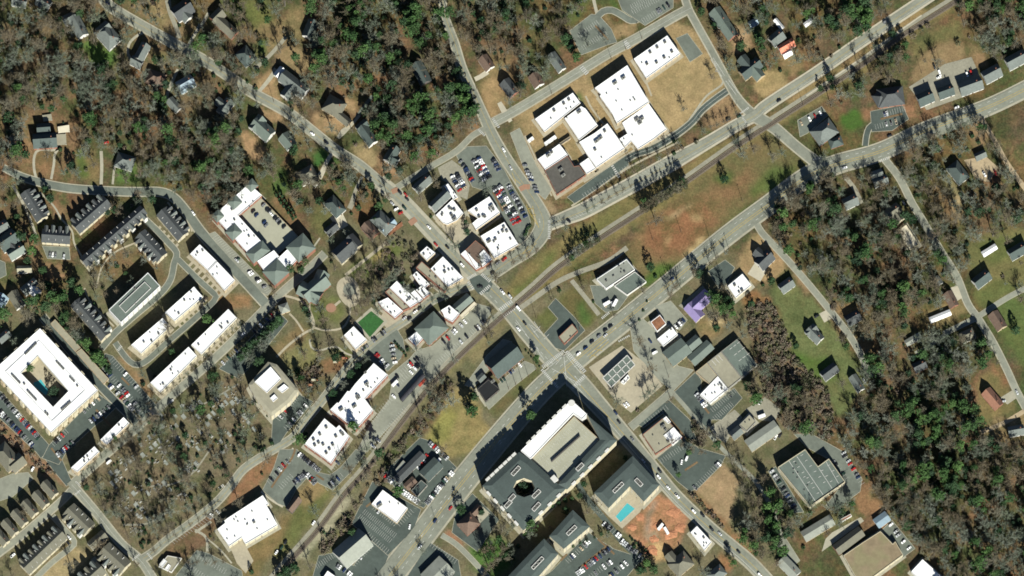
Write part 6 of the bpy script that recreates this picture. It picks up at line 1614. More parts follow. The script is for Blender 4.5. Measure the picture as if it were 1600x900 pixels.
row('school_west_parking_lot', 'line beside the school west wing', (820, 258), (839, 300), 10, '1011110111', stripes=False, turn=60, pal=DK)
row('market_parking_lot', 'row below the cream canopy', (690, 536), (730, 500), 14, '01010011001010')
row('market_parking_lot', 'long row beside the rail verge', (684, 566), (760, 500), 26, '00000000000010010000110110')
row('market_parking_lot', 'upper middle row of the market lot', (615, 594), (652, 560), 13, '0010000011011')
row('market_parking_lot', 'lower middle row of the market lot', (621, 601), (657, 567), 13, '1000000101110')
row('market_parking_lot', 'row at the stepped market front', (588, 648), (618, 616), 11, '00000000010')
row('market_parking_lot', 'lower row at the market front', (565, 676), (586, 652), 8, .0)
row('market_parking_lot', 'rail side row south of the caboose', (580, 700), (632, 640), 20, '01001000000000000000')
row('station_parking_lot', 'row along the white shop front', (468, 710), (498, 735), 11, .95)
row('station_parking_lot', 'row above the caboose depot', (460, 754), (477, 740), 7, .95, pal=DK)
row('station_parking_lot', 'short row facing the caboose depot', (480, 742), (492, 754), 5, .95)
row('station_parking_lot', 'upper western row of the station lot', (437, 733), (453, 719), 6, .7)
row('station_parking_lot', 'lower western row of the station lot', (421, 752), (433, 740), 5, .6)
row('station_parking_lot', 'row under the white shop corner', (516, 736), (531, 720), 6, .6)
row('station_parking_lot', 'row at the rail verge', (512, 762), (532, 744), 6, '011010', pal=DK)
row('station_parking_lot', 'empty stalls by the chapel wall', (440, 760), (454, 745), 6, 0)
row('apartment_west_parking_lot', 'inner row below the pool block', (3, 620), (60, 684), 26, .7)
row('apartment_west_parking_lot', 'outer row below the pool block', (-2, 641), (50, 696), 22, .55)
row('apartment_south_parking_lot', 'upper south row of the pool block', (131, 642), (156, 620), 10, .3)
row('apartment_south_parking_lot', 'shaded row behind the eastern mixed-use block', (142, 658), (170, 637), 12, .75, pal=DK + ['white', 'dark blue'])
row('apartment_south_parking_lot', 'short row at the pool block corner', (84, 693), (103, 675), 8, .5)
row('apartment_south_parking_lot', 'shaded row behind the western mixed-use block', (90, 711), (114, 692), 10, .8)
row('apartment_east_parking_lot', 'upper row of the eastern dark lot', (176, 562), (236, 630), 22, .18)
row('apartment_east_parking_lot', 'lower row of the eastern dark lot', (164, 577), (222, 643), 22, .2)
row('apartment_drive', 'kerb row of the apartment drive', (172, 602), (213, 646), 15, .6, turn=90)
row('depot_parking_lot', 'row at the old depot', (783, 594), (816, 567), 10, '1100110010', pal=DK + ['white'])
row('complex_parking_lot', 'first row under the smaller apartments', (888, 876), (920, 846), 12, .6)
row('complex_parking_lot', 'long middle row of the tenant lot', (902, 896), (954, 856), 20, .6)
row('complex_parking_lot', 'short lower row of the tenant lot', (924, 900), (954, 878), 10, .5)
row('complex_parking_lot', 'row along the orange site fence', (972, 846), (1000, 868), 10, .7)
row('complex_parking_lot', 'last row before the site corner', (954, 900), (978, 880), 9, .6)
row('clinic_drive', 'row along the clinic drive', (944, 818), (968, 838), 8, .7)
row('auto_yard', 'crowded upper row of the auto yard', (672, 692), (698, 716), 9, .85)
row('auto_yard', 'highway side row of the auto yard', (709, 735), (667, 786), 18, .85)
row('auto_yard', 'lower row by the auto yard fence', (602, 744), (622, 762), 7, .8)
row('auto_yard', 'fleet row beside the brown shed', (630, 768), (653, 784), 8, .9, pal=['white', 'white', 'silver'])
row('auto_yard', 'row between the auto yard sheds', (652, 730), (668, 712), 6, .6, pal=COLW + ['red', 'red'], stripes=False)
row('diner_parking_lot', 'upper striped row of the diner', (570, 800), (616, 836), 19, 0)
row('diner_parking_lot', 'lower striped row of the diner', (563, 808), (609, 844), 19, 0)
row('diner_parking_lot', 'stalls at the diner front', (586, 794), (616, 818), 11, '00100000000')
row('diner_parking_lot', 'stalls on the diner highway side', (624, 818), (642, 800), 7, 0)
row('diner_parking_lot', 'outer stalls of the diner lot', (576, 836), (604, 860), 10, 0)
row('cafe_parking_lot', 'stalls beside the barn restaurant', (554, 880), (582, 850), 11, '00010000000')
row('cafe_parking_lot', 'stalls at the cafe corner', (496, 884), (520, 868), 9, '000000000')
row('cafe_parking_lot', 'row facing the cafe', (528, 884), (548, 898), 7, .6)
row('south_parking_lot', 'stalls above the ribbed shop', (676, 852), (710, 876), 10, 0)
row('warehouse_parking_lot', 'stalls at the white warehouse office', (1114, 640), (1146, 612), 12, '000000000100')
row('warehouse_parking_lot', 'lower stalls of the warehouse lot', (1118, 653), (1142, 632), 10, 0)
row('warehouse_parking_lot', 'end stalls by the warehouse island', (1089, 616), (1102, 634), 6, .9)
row('office_south_parking_lot', 'stalls below the tan office', (1034, 720), (1064, 700), 10, 0)
row('office_south_parking_lot', 'stalls beside the tan vacant lot', (1086, 762), (1126, 722), 15, '100000000000110')
row('office_north_parking_lot', 'stalls above the tan office', (1010, 660), (1040, 638), 9, 0)
row('factory_west_parking_lot', 'row at the factory west wall', (1207, 736), (1244, 796), 18, '101101001011010110')
row('factory_east_parking_lot', 'row at the woods east of the factory', (1318, 708), (1346, 754), 12, '110110101100')
row('factory_east_parking_lot', 'row against the factory east wall', (1302, 722), (1320, 746), 6, '110010')
row('depot_yard_parking_lot', 'line of white trucks by the brown hall', (1392, 820), (1424, 862), 9, '101101010', pal=['white', 'white', 'silver'], stripes=False)
row('condominium_parking_lot', 'angled row below the condominium', (338, 371), (418, 454), 30, '000000000000100000011001100100', turn=75)
row('hotel_north_parking_lot', 'row above the tan inn', (346, 570), (372, 545), 10, '0100100010', turn=90)
row('hotel_north_parking_lot', 'shaded upper row of the inn', (398, 518), (428, 490), 10, '1001001010')
row('hotel_south_parking_lot', 'western row of the inn lot', (436, 654), (462, 622), 12, .15)
row('hotel_south_parking_lot', 'eastern row of the inn lot', (448, 668), (478, 634), 12, .5)
row('green_side_parking_lot', 'upper row at the turf lawn', (566, 545), (604, 516), 12, '111001100110', pal=DK)
row('green_side_parking_lot', 'lower row at the turf lawn', (588, 554), (604, 572), 7, '1101101')
row('green_side_parking_lot', 'curved row at the green island', (612, 540), (617, 566), 5, '11111', pal=COLW + ['red', 'red', 'red'])
row('school_south_parking_lot', 'empty row in the school bus lot', (914, 305), (980, 262), 18, 0)
row('school_avenue', 'bays of the lower school avenue', (884, 347), (940, 318), 15, '010000000000000', turn=115)
row('school_avenue', 'bays of the middle school avenue', (992, 280), (1050, 248), 15, '000000000000000', turn=115)
row('north_parking_lot', 'upper row of the north lot', (905, 55), (932, 36), 10, 0)
row('north_parking_lot', 'lower row of the north lot', (912, 74), (945, 52), 12, 0)
row('north_upper_parking_lot', 'upper row of the corner lot', (990, 18), (1036, -6), 15, '000000000000000')
row('north_upper_parking_lot', 'lower row of the corner lot', (1006, 32), (1044, 8), 13, '0000000110101', pal=DK)
row('north_upper_parking_lot', 'middle row of the corner lot', (988, 10), (1016, -5), 10, 0)
row('tavern_parking_lot', 'upper row of the tavern', (1382, 178), (1412, 170), 9, .6, pal=DK + ['white'])
row('tavern_parking_lot', 'lower row of the tavern', (1370, 198), (1400, 190), 9, .5)
row('corner_parking_lot', 'row of the corner office', (1252, 192), (1286, 174), 9, '100101010', stripes=False)
row('chapel_parking_lot', 'empty upper stalls below the church', (312, 870), (350, 892), 11, 0)
row('chapel_parking_lot', 'empty lower stalls below the church', (296, 886), (320, 902), 8, 0)
row('depot_street', 'kerb stalls facing the cemetery bend', (272, 846), (340, 800), 18, '000000000000001101', turn=110, pal=DK + ['white'])
row('filling_station_forecourt', 'pair at the station corner', (977, 634), (984, 628), 3, '110', stripes=False)
row('garage_parking_lot', 'row behind the rusty garage', (1056, 510), (1068, 500), 5, .9, stripes=False)
row('workshop_forecourt', 'row before the pale workshop', (946, 476), (966, 472), 5, '10110', stripes=False)
row('townhouse_court', 'row in the small west court', (78, 397), (100, 400), 6, '111001', stripes=False)

# cars under way and single cars: (x, y, heading, colour, kind, words)
SINGLES = [
    (488, 209, -32, 'white', 'sedan', 'driving on main street past the tan lawn'), (510, 223, -32, 'black', 'suv', 'driving on main street by the vivid lawn'),
    (168, 5, -35, 'dark blue', 'sedan', 'at the top frame edge of main street'), (310, 42, 60, 'grey', 'suv', 'on the concrete drive of the tan-grey house'),
    (632, 325, -45, 'dark green', 'suv', 'driving on main street beside the hall'), (670, 355, -45, 'white', 'sedan', 'driving on main street by the corner shop'),
    (681, 382, -45, 'red', 'sedan', 'parked on main street near the small flat roof'), (699, 386, -45, 'black', 'sedan', 'driving on main street by the brown corner shop'), (722, 414, -45, 'white', 'suv', 'waiting at the old town crossing'),
    (625, 301, -45, 'black', 'suv', 'parked first at the main street bend'), (636, 311, -45, 'black', 'sedan', 'parked second at the main street bend'), (634, 304, -45, 'red', 'sedan', 'parked beside the main street cottage'),
    (619, 327, 30, 'white', 'suv', 'parked before the main street cafe'), (626, 333, 30, 'red', 'suv', 'parked at the cafe terrace'), (613, 318, -45, 'silver', 'sedan', 'parked above the main street cafe'),
    (787, 234, -60, 'white', 'sedan', 'driving on mill street by the school'), (798, 262, -60, 'silver', 'sedan', 'driving down mill street at the parking lot'),
    (770, 427, 35, 'black', 'suv', 'turning near the old town crossing'), (788, 405, 40, 'red', 'pickup', 'parked below the largest white shop'), (778, 411, 40, 'grey', 'suv', 'parked first under the mill street bend'), (764, 418, 40, 'grey', 'suv', 'parked second under the mill street bend'),
    (750, 448, 0, 'black', 'pickup', 'in the middle of the old town crossing'),
    (640, 498, 40, 'black', 'suv', 'parked on depot street at the turf corner'), (649, 487, 40, 'white', 'sedan', 'parked on depot street under the tan strip'), (656, 482, 40, 'black', 'sedan', 'parked on depot street by the square-unit shop'), (632, 497, 40, 'silver', 'sedan', 'parked on depot street by the jagged roof'),
    (1050, 436, 38, 'dark blue', 'sedan', 'driving on the highway beside the field'), (915, 544, 40, 'dark blue', 'suv', 'leading the queue at the big crossing'), (925, 534, 40, 'black', 'suv', 'second in the highway queue'), (936, 525, 40, 'grey', 'suv', 'third in the highway queue'),
    (946, 516, 40, 'black', 'suv', 'fourth in the highway queue'), (954, 510, 40, 'black', 'suv', 'last in the highway queue'), (946, 524, 40, 'silver', 'sedan', 'beside the highway queue'), (904, 553, 40, 'white', 'suv', 'stopped right at the big crossing'),
    (810, 514, -50, 'white', 'sedan', 'driving from the level crossing'), (797, 463, -50, 'silver', 'suv', 'stopped north of the level crossing'), (785, 456, -50, 'white', 'pickup', 'near the old town side of the tracks'), (810, 482, -50, 'white', 'van', 'just past the level crossing'), (820, 505, -50, 'black', 'sedan', 'in the turn lane past the tracks'),
    (962, 645, -50, 'dark blue', 'sedan', 'driving past the filling station'), (967, 659, -50, 'black', 'sedan', 'behind the car passing the filling station'), (988, 686, -50, 'grey', 'sedan', 'driving beside the tan office'),
    (1005, 720, -47, 'silver', 'suv', 'parked at the pool apartments'), (1031, 736, -47, 'black', 'suv', 'passing the pool apartments'), (1029, 745, -47, 'white', 'suv', 'parked beside the pool apartments corner'), (1044, 762, -47, 'white', 'sedan', 'parked above the orange site'), (1058, 775, -47, 'white', 'pickup', 'driving above the orange site'),
    (1084, 799, -45, 'white', 'suv', 'first of a string beside the orange site'), (1098, 805, -45, 'black', 'suv', 'second of a string beside the orange site'), (1112, 827, -45, 'black', 'suv', 'passing the white block at the site'), (1125, 834, -45, 'silver', 'sedan', 'following past the white block'), (1134, 851, -45, 'black', 'sedan', 'below the white block on the street'), (1154, 862, -45, 'black', 'sedan', 'farthest down the cross street'), (1187, 898, -45, 'white', 'suv', 'at the lower frame edge of the cross street'),
    (704, 794, 52, 'red', 'sedan', 'driving on the highway by the brick house'), (680, 814, 52, 'dark blue', 'suv', 'driving on the highway below the diner'), (656, 855, 52, 'white', 'suv', 'driving on the highway lower down'), (640, 823, 80, 'white', 'sedan', 'leaving the diner lot'),
    (1217, 157, 33, 'black', 'sedan', 'driving on the avenue above the railway'), (1383, 34, 35, 'grey', 'suv', 'driving on the avenue at the track drive'), (1138, 187, 30, 'black', 'suv', 'waiting on the school avenue'), (1155, 182, 30, 'dark green', 'suv', 'first at the ridge street crossing'),
    (1495, 168, 25, 'white', 'suv', 'driving on the highway below the gravel yard'), (1390, 212, 25, 'black', 'sedan', 'driving on the highway below the tavern'), (1320, 262, 20, 'white', 'sedan', 'driving on the highway at hill street'),
    (268, 627, 42, 'silver', 'sedan', 'driving along the cemetery'), (170, 722, 42, 'white', 'van', 'driving below the mixed-use blocks'), (380, 522, 42, 'white', 'sedan', 'parked on cemetery street above the inn'), (372, 534, 42, 'black', 'sedan', 'in the inn approach'), 
    (302, 333, -55, 'white', 'sedan', 'on the valley street bend'), (370, 407, -45, 'silver', 'sedan', 'driving along the condominium'),
    (166, 223, 20, 'red', 'suv', 'beside the tree above valley street'), (20, 734, 60, 'black', 'sedan', 'in the cottage court'), (51, 733, 60, 'white', 'suv', 'at the olive house court'), (20, 868, 40, 'white', 'pickup', 'at the long olive terrace'), (108, 840, -50, 'white', 'sedan', 'in the alley of the olive terraces'), (106, 848, -50, 'black', 'suv', 'in the alley below another car'),
    (1460, 104, -70, 'black', 'pickup', 'on the dirt beside the gravel yard'), (1468, 114, -70, 'white', 'van', 'in the dirt yard'), (1467, 121, 20, 'white', 'sedan', 'beside the van in the dirt yard'), (1511, 116, -70, 'white', 'suv', 'first of a pair behind the long slate house'), (1517, 113, -70, 'red', 'suv', 'second of a pair behind the long slate house'),
    (1538, 272, -60, 'white', 'pickup', 'in the eastern dirt court'), (1555, 270, -70, 'red', 'pickup', 'across the eastern dirt court'), (1412, 317, -60, 'grey', 'sedan', 'parked at the hill street chapel'), (1589, 613, -65, 'silver', 'sedan', 'on hill street by the red-brown house'), (1568, 627, 15, 'silver', 'sedan', 'on the red-brown house drive'), (1350, 595, -60, 'white', 'sedan', 'at the bungalow on oak street'),
    (1276, 494, 30, 'black', 'suv', 'on the concrete pad by oak street'), (1023, 551, 30, 'white', 'van', 'by the grey-green gabled shop'), (1016, 533, -50, 'dark blue', 'sedan', 'in the pale shop lot'), (1073, 716, 70, 'white', 'van', 'in the dark lot below the tan office'), (1065, 722, 80, 'white', 'sedan', 'beside the van below the tan office'),
    (1212, 683, 60, 'white', 'pickup', 'first of a pair at the ribbed shed'), (1219, 680, 60, 'black', 'pickup', 'second of a pair at the ribbed shed'), (1188, 628, 60, 'white', 'pickup', 'in the junk yard'), (490, 817, 55, 'white', 'sedan', 'beside the railway track'), (432, 863, 55, 'white', 'sedan', 'on the verge below the church'), (440, 856, 55, 'dark green', 'suv', 'next on the verge below the church'), (446, 847, 55, 'black', 'suv', 'third on the verge below the church'),
    (420, 304, -48, 'white', 'sedan', 'on the condominium deck'), 
]
for (x, y, a, colour, kind, words) in SINGLES:
    zz = {'deck': 4.05}.get(words.split()[-1], .29)
    if words.endswith('condominium deck'): zz = 3.62; x, y = 424, 336
    car(x, y, a, f'{colour} {WORD_OF[kind]} {words}', colour, kind, zz, 'single cars about town')
# cars on the condominium's parking deck
for j, (x, y) in enumerate(((412, 322), (418, 329), (421, 331), (396, 332), (401, 338), (413, 349), (416, 354), (430, 342), (434, 346), (437, 350), (444, 356))):
    car(x, y, 45, f'dark car, {ORD[j]} on the condominium parking deck', R.choice(DK), 'suv', 3.6, 'cars on the condominium deck')
print('cars', NCAR)

# the dark railway carriage and the caboose by the market lot
def carriage():
    a, b = at(627, 627), at(662, 588)
    d = (b - a); L = d.length; rz = math.atan2(d.y, d.x)
    c = (a + b) / 2
    root = empty('railway_carriage', (c.x, c.y, 0)); tag(root, 'long dark railway carriage on show by the market lot', 'carriage')
    LANDMARKS.append(('long dark railway carriage by the market lot', 645, 608))
    mb = MB(); mb.box((c.x, c.y, 1.0), (L, 3.6, 2.9), rz); mb.build('body', mat('carriage_black', (.02, .02, .022, 1), .5, .1), root)
    u = Vector((math.cos(rz), math.sin(rz))); v = Vector((-u.y, u.x))
    mb = MB()
    prof = [(-1.9, 3.88), (-1.2, 4.3), (0, 4.5), (1.2, 4.3), (1.9, 3.88)]
    n = len(prof)
    vs_ = [(c.x + u.x * s * L / 2 + v.x * y, c.y + u.y * s * L / 2 + v.y * y, z) for s in (-1.01, 1.01) for (y, z) in prof]
    mb.add(vs_, [(i, n + i, n + i + 1, i + 1) for i in range(n - 1)] + [(0, 1, 2, 3, 4), (9, 8, 7, 6, 5)])
    mb.build('roof', mat('carriage_roof', (.03, .03, .035, 1), .6, .2), root)
    for k in (-.4, -.28, .28, .4):
        for s in (-1, 1):
            p = c + Vector((u.x, u.y, 0)) * (k * L) + Vector((v.x, v.y, 0)) * (s * .8)
            mb = MB(); mb.tube((p.x - v.x * .1, p.y - v.y * .1, .48), (p.x + v.x * .1, p.y + v.y * .1, .48), .46, .46, 10, 0, True); mb.build('wheel', STEEL, root)
    mb = MB()
    for k in range(14):
        p = c + Vector((u.x, u.y, 0)) * ((k / 13 - .5) * L * .9) - Vector((v.x, v.y, 0)) * 1.82
        mb = MB(); mb.box((p.x, p.y, 2.3), (1.0, .06, .9), rz); mb.build('window', GLASS, root)
    p = at(660, 598)
    mb = MB(); mb.box((p.x, p.y, .11), (9, 2.2, 1.2), rz); mb.build('platform', mat('red_platform', C(196, 84, 66), .7, .2), root)
    block([(625, 630), (622, 624), (660, 582), (666, 590)], 2)
carriage()

# ------------------------------------------------------------------ cemetery
STONE = mat('grave_stone', C(186, 186, 176), .8, .15, 1.0, rnd=.25)
PLOT = mat('grave_plot_concrete', C(164, 168, 158), .9, .15, .5, rnd=.2)
mb = MB(); mb.box((0, 0, 0), (1.2, .45, .25), 0); mb.box((0, 0, .25), (.95, .25, .85), 0)
GS1 = new_mesh('gravestone', mb.v, mb.f, [STONE], mb.m)
mb = MB(); mb.box((0, 0, 0), (2.4, 1.2, .35), 0); mb.box((1.2, 0, 0), (.3, 1.2, .9), 0)
GS2 = new_mesh('gravestone', mb.v, mb.f, [STONE], mb.m)
def plot_mesh(w, l):
    mb = MB(); mb.box((0, 0, 0), (w, l, .12), 0)
    for (x, y, dx, dy) in ((0, l / 2, w, .3), (0, -l / 2, w, .3), (w / 2, 0, .3, l), (-w / 2, 0, .3, l)):
        mb.box((x, y, .0), (dx + .02, dy, .3), 0)
    return new_mesh('grave_plot', mb.v, mb.f, [PLOT], mb.m)
PL = [plot_mesh(2.6, 3.6), plot_mesh(3.4, 4.4), plot_mesh(2.2, 5)]
CEM = [(140, 748), (232, 662), (330, 574), (372, 596), (420, 676), (360, 718), (312, 778), (222, 848), (196, 838), (156, 788)]
GRP = [(236, 700, 22, 34), (250, 712, 12, 20), (182, 750, 14, 20), (205, 790, 26, 14), (222, 800, 14, 20), (300, 730, 16, 10), (345, 690, 24, 22), (300, 690, 18, 16), (372, 640, 14, 22), (388, 660, 12, 16), (285, 776, 14, 8), (212, 828, 14, 6), (260, 660, 24, 18), (340, 640, 20, 26), (196, 726, 20, 16), (270, 690, 16, 14), (318, 668, 16, 16), (190, 780, 16, 14), (360, 612, 16, 14), (250, 760, 22, 14), (300, 640, 22, 18), (222, 760, 18, 16)]
ng = 0
GSTONES = []; PLACED = []
GRP.sort()
for gi, (x, y, w, hgt) in enumerate(GRP):
    ca, sa = math.cos(math.radians(40)), math.sin(math.radians(40))
    for u in range(-3, 4):
        for v in range(-2, 3):
            px, py = x + (u * 8.6 * ca - v * 14 * sa), y - (u * 8.6 * sa + v * 14 * ca)
            if abs(px - x) > w * .75 or abs(py - y) > hgt * .75 or R.random() < .38: continue
            if any(math.hypot(px - q[0], py - q[1]) < 8 for q in PLACED): continue
            PLACED.append((px, py)); p = at(px, py)
            o = link('grave_plot', PL[(u + v) % 3], None, (p.x, p.y, .01), math.radians(40 + R.uniform(-3, 3)))
            GSTONES.append((o, gi, px, 'pale kerbed grave plot', 'grave plot', 'grave plots of the cemetery'))
    for k in range(11):
        px, py = x + R.uniform(-w, w) * .7, y + R.uniform(-hgt, hgt) * .7
        p = at(px, py); ng += 1
        o = link('gravestone', R.choice((GS1, GS1, GS2)), None, (p.x, p.y, .01), math.radians(40 + R.uniform(-8, 8)))
        GSTONES.append((o, gi, px, 'pale gravestone', 'gravestone', 'gravestones of the cemetery'))

GSTONES.sort(key=lambda q: (q[3], q[1], q[2]))
last = None
for q in GSTONES:
    if (q[3], q[1]) != last: k = 0; last = (q[3], q[1])
    tag(q[0], f'{ORD[k]} {q[3]} from the west in the {ORD[q[1]]} cemetery cluster from the west', q[4], q[5]); k += 1

# ------------------------------------------------------------------ poles, signs and small things
POLEM = mat('timber_pole', C(120, 100, 80), .9, .1, 1)
def pole(px, py, hgt, words, ang=40):
    p = at(px, py)
    root = empty('utility_pole', (p.x, p.y, 0)); tag(root, f'utility pole {words}', 'utility pole', 'utility poles along the streets')
    mb = MB(); mb.tube((p.x, p.y, 0), (p.x, p.y, hgt), .2, .13, 6, 0, True); mb.build('shaft', POLEM, root)
    mb = MB(); mb.box((p.x, p.y, hgt - .8), (2.4, .14, .16), math.radians(ang)); mb.build('crossarm', POLEM, root)
for (x, y, w) in ((1003, 61, 'on school lane above the gymnasium'), (978, 78, 'on school lane between the two big school roofs'), (955, 92, 'on school lane at the north lot drive'), (862, 147, 'on school lane at the pale cottage'),
                  (1020, 375, 'in the clay of the long field'), (1064, 363, 'on the sandy bank of the long field'), (1108, 370, 'at the highway verge opposite the bare lot'), (1040, 428, 'at the highway by the lone dark cedar'), (1139, 390, 'on the highway beside the bank'), (1082, 428, 'on the highway by the lavender house'),
                  (1160, 315, 'in the upper long field'), (795, 609, 'first on the depot lawn'), (806, 602, 'second on the depot lawn'), (816, 596, 'third on the depot lawn'), (826, 590, 'fourth on the depot lawn'), (838, 580, 'nearest the big crossing on the depot lawn'),
                  (262, 822, 'tallest at the cemetery bend'), (272, 838, 'beside the tallest at the cemetery bend'), (536, 795, 'beside the railway above the barn restaurant'), (682, 818, 'on the highway opposite the brick house'), (940, 200, 'in the school courtyard'), (906, 515, 'at the corner store lawn'), (866, 470, 'at the mill lane'), (838, 498, 'by the store lawn'), (1470, 100, 'in the dirt yard'), (1440, 115, 'at the western edge of the dirt yard'), (1255, 165, 'between railway and avenue'), (1045, 590, 'in the pale shop lot'), (745, 140, 'on upper mill street'), (428, 160, 'before the white house on main street'), (474, 180, 'before the tan lawn on main street')):
    pole(x, y, 11.0, w)
# play frames in the park and spoil heaps on the site
def playframe(px, py, words, m_):
    p = at(px, py); root = empty('play_frame', (p.x, p.y, 0)); tag(root, f'timber play frame {words}', 'play frame')
    for (sx, sy) in ((-1.6, -1.2), (1.6, -1.2), (1.6, 1.2), (-1.6, 1.2)):
        mb = MB(); mb.box((p.x + sx, p.y + sy, .02), (.2, .2, 3)); mb.build('post', POLEM, root)
    mb = MB(); mb.box((p.x, p.y, 1.4), (3.6, 2.8, .15)); mb.build('platform', TANM, root)
    mb = MB(); c = (p.x, p.y, 3.0)
    mb.add([(p.x - 2, p.y - 1.6, 3), (p.x + 2, p.y - 1.6, 3), (p.x + 2, p.y + 1.6, 3), (p.x - 2, p.y + 1.6, 3), (p.x - 2, p.y, 4.1), (p.x + 2, p.y, 4.1)], [(0, 1, 5, 4), (2, 3, 4, 5), (1, 2, 5), (3, 0, 4)]); mb.build('roof', m_, root)
    mb = MB(); mb.add([(p.x + 1.9, p.y - .4, 1.5), (p.x + 1.9, p.y + .4, 1.5), (p.x + 4.4, p.y + .4, .1), (p.x + 4.4, p.y - .4, .1)], [(0, 1, 2, 3)]); mb.build('slide', ROOF['orange'], root)
TANM = mat('play_timber', C(176, 140, 100), .8, .15, 1)
playframe(524, 566, 'on the park mulch', ROOF['tan']); playframe(536, 560, 'nearest the turf hall', ROOF['rust']); playframe(490, 594, 'under the park trees', ROOF['tan']); playframe(484, 602, 'low on the wooded park side', ROOF['rust'])
CLAY = mat('clay_spoil', C(202, 142, 104), .95, .25, .4, .15, .1)
def mound(px, py, r, hgt, words, m_):
    p = at(px, py); vs_ = []; n = 14; rings = 5
    for k in range(rings):
        t = k / (rings - 1)
        for i in range(n):
            a = 2 * math.pi * i / n
            rr = r * 1.3 * (1 - t * .92) * R.uniform(.65, 1.35)
            vs_.append((p.x + rr * math.cos(a), p.y + rr * math.sin(a) * .8, .01 + hgt * (math.sin(t * math.pi / 2)) * (R.uniform(.85, 1.15) if 0 < t else 0)))
    fs = [(k * n + i, k * n + (i + 1) % n, (k + 1) * n + (i + 1) % n, (k + 1) * n + i) for k in range(rings - 1) for i in range(n)] + [[(rings - 1) * n + i for i in range(n)]]
    mb = MB(); vs_ = [(v[0], v[1], .01 + (v[2] - .01) * .45) for v in vs_]; mb.v = [Vector(v) for v in vs_]; mb.f = [list(f) for f in fs]; mb.m = [0] * len(fs)
    o = mb.build('spoil_heap', m_); tag(o, f'clay spoil heap {words}', 'spoil heap', 'spoil heaps of the building site')
for (x, y, r, hh, w) in ((1030, 822, 4, 1.8, 'in the middle of the orange site'), (1052, 800, 5, 1.6, 'in the upper corner of the orange site'), (988, 824, 3, 1.2, 'by the pool fence of the orange site'), (1048, 835, 5, 2, 'low in the orange site'), (1018, 860, 5, 1.5, 'at the pale end of the orange site'), (1000, 808, 3, 1, 'near the pale strip of the orange site'), (1062, 825, 4, 1.5, 'at the white block side of the orange site'), (1022, 842, 3, 1.2, 'beside the concrete patch of the orange site')):
    mound(x, y, r, hh, w, CLAY)
def trailer(px, py, a, words, m_='white'):
    p = at(px, py); root = empty('site_trailer', (p.x, p.y, 0)); tag(root, f'white box trailer {words}', 'trailer', 'box trailers')
    mb = MB(); mb.box((p.x, p.y, .7), (7, 2.5, 2.5), math.radians(a)); mb.build('box', ROOF[m_], root)
    for s in (-1, 1):
        q = Vector((p.x, p.y, .42)) + Vector((-math.sin(math.radians(a)), math.cos(math.radians(a)), 0)) * s * 1.1
        mb = MB(); mb.tube((q.x, q.y - .12, .42), (q.x, q.y + .12, .42), .4, .4, 8, 0, True); mb.build('wheel', TYRE, root)
trailer(1032, 824, 50, 'in the middle of the orange site'); trailer(1041, 830, -60, 'beside the heap on the orange site'); trailer(617, 600, 45, 'parked in the market lot'); trailer(948, 475, 30, 'before the pale workshop'); trailer(961, 474, 60, 'at the highway side of the pale workshop'); trailer(684, 722, 50, 'in the auto yard among cars'); trailer(1190, 651, 20, 'by the junk yard')

# ------------------------------------------------------------------ trees
def tree_mat(name, cols, rough=.9, lo=.7, hi=1.3, transl=0.0):
    """leaf or twig colour that differs from tree to tree (Object Info random picks along a ramp)"""
    m = bpy.data.materials.new(name); m.use_nodes = True
    n, l = m.node_tree.nodes, m.node_tree.links
    bs = n['Principled BSDF']; bs.inputs['Roughness'].default_value = rough; bs.inputs['Specular IOR Level'].default_value = .15
    oi = n.new('ShaderNodeObjectInfo')
    ramp = n.new('ShaderNodeValToRGB')
    el = ramp.color_ramp.elements
    while len(el) < len(cols): el.new(.5)
    for i, c in enumerate(cols):
        el[i].position = i / (len(cols) - 1); el[i].color = (*c, 1)
    l.new(oi.outputs['Random'], ramp.inputs[0])
    geo = n.new('ShaderNodeNewGeometry')
    mr = n.new('ShaderNodeMapRange'); mr.inputs[3].default_value = lo; mr.inputs[4].default_value = hi
    l.new(geo.outputs['Random Per Island'], mr.inputs[0])
    hs = n.new('ShaderNodeHueSaturation'); l.new(ramp.outputs[0], hs.inputs['Color']); l.new(mr.outputs[0], hs.inputs['Value'])
    l.new(hs.outputs[0], bs.inputs['Base Color'])
    if transl:
        tr = n.new('ShaderNodeBsdfTranslucent'); l.new(hs.outputs[0], tr.inputs['Color'])
        mx = n.new('ShaderNodeMixShader'); mx.inputs[0].default_value = transl
        l.new(bs.outputs[0], mx.inputs[1]); l.new(tr.outputs[0], mx.inputs[2]); l.new(mx.outputs[0], n['Material Output'].inputs[0])
    return m
TWIG = tree_mat('bare_twigs', [(.14, .155, .118), (.10, .125, .088), (.17, .185, .148), (.115, .14, .092)], lo=.85, hi=1.15)
TWIGB = tree_mat('bare_brown_twigs', [(.135, .112, .07), (.085, .074, .048), (.152, .124, .08), (.108, .096, .064), (.15, .142, .10)], lo=.85, hi=1.15)
BARK = mat('tree_bark', (.095, .085, .07, 1), .95, .15, 1)
NEEDLE = tree_mat('pine_needles', [(.036, .080, .028), (.058, .116, .036), (.034, .066, .032), (.08, .148, .045), (.046, .092, .032)], lo=.6, hi=1.4, transl=.25)
LEAFD = tree_mat('dark_evergreen_leaves', [(.022, .052, .024), (.035, .07, .028), (.026, .05, .03), (.045, .085, .03)], lo=.6, hi=1.4, transl=.15)
OLIVE = tree_mat('olive_cedar_leaves', [(.05, .055, .03), (.07, .065, .04), (.04, .05, .026)], lo=.6, hi=1.4, transl=.1)
BRUSH = tree_mat('brush_twigs', [(.15, .115, .085), (.12, .11, .075), (.08, .09, .045), (.18, .145, .11), (.10, .075, .058)], lo=.7, hi=1.3)

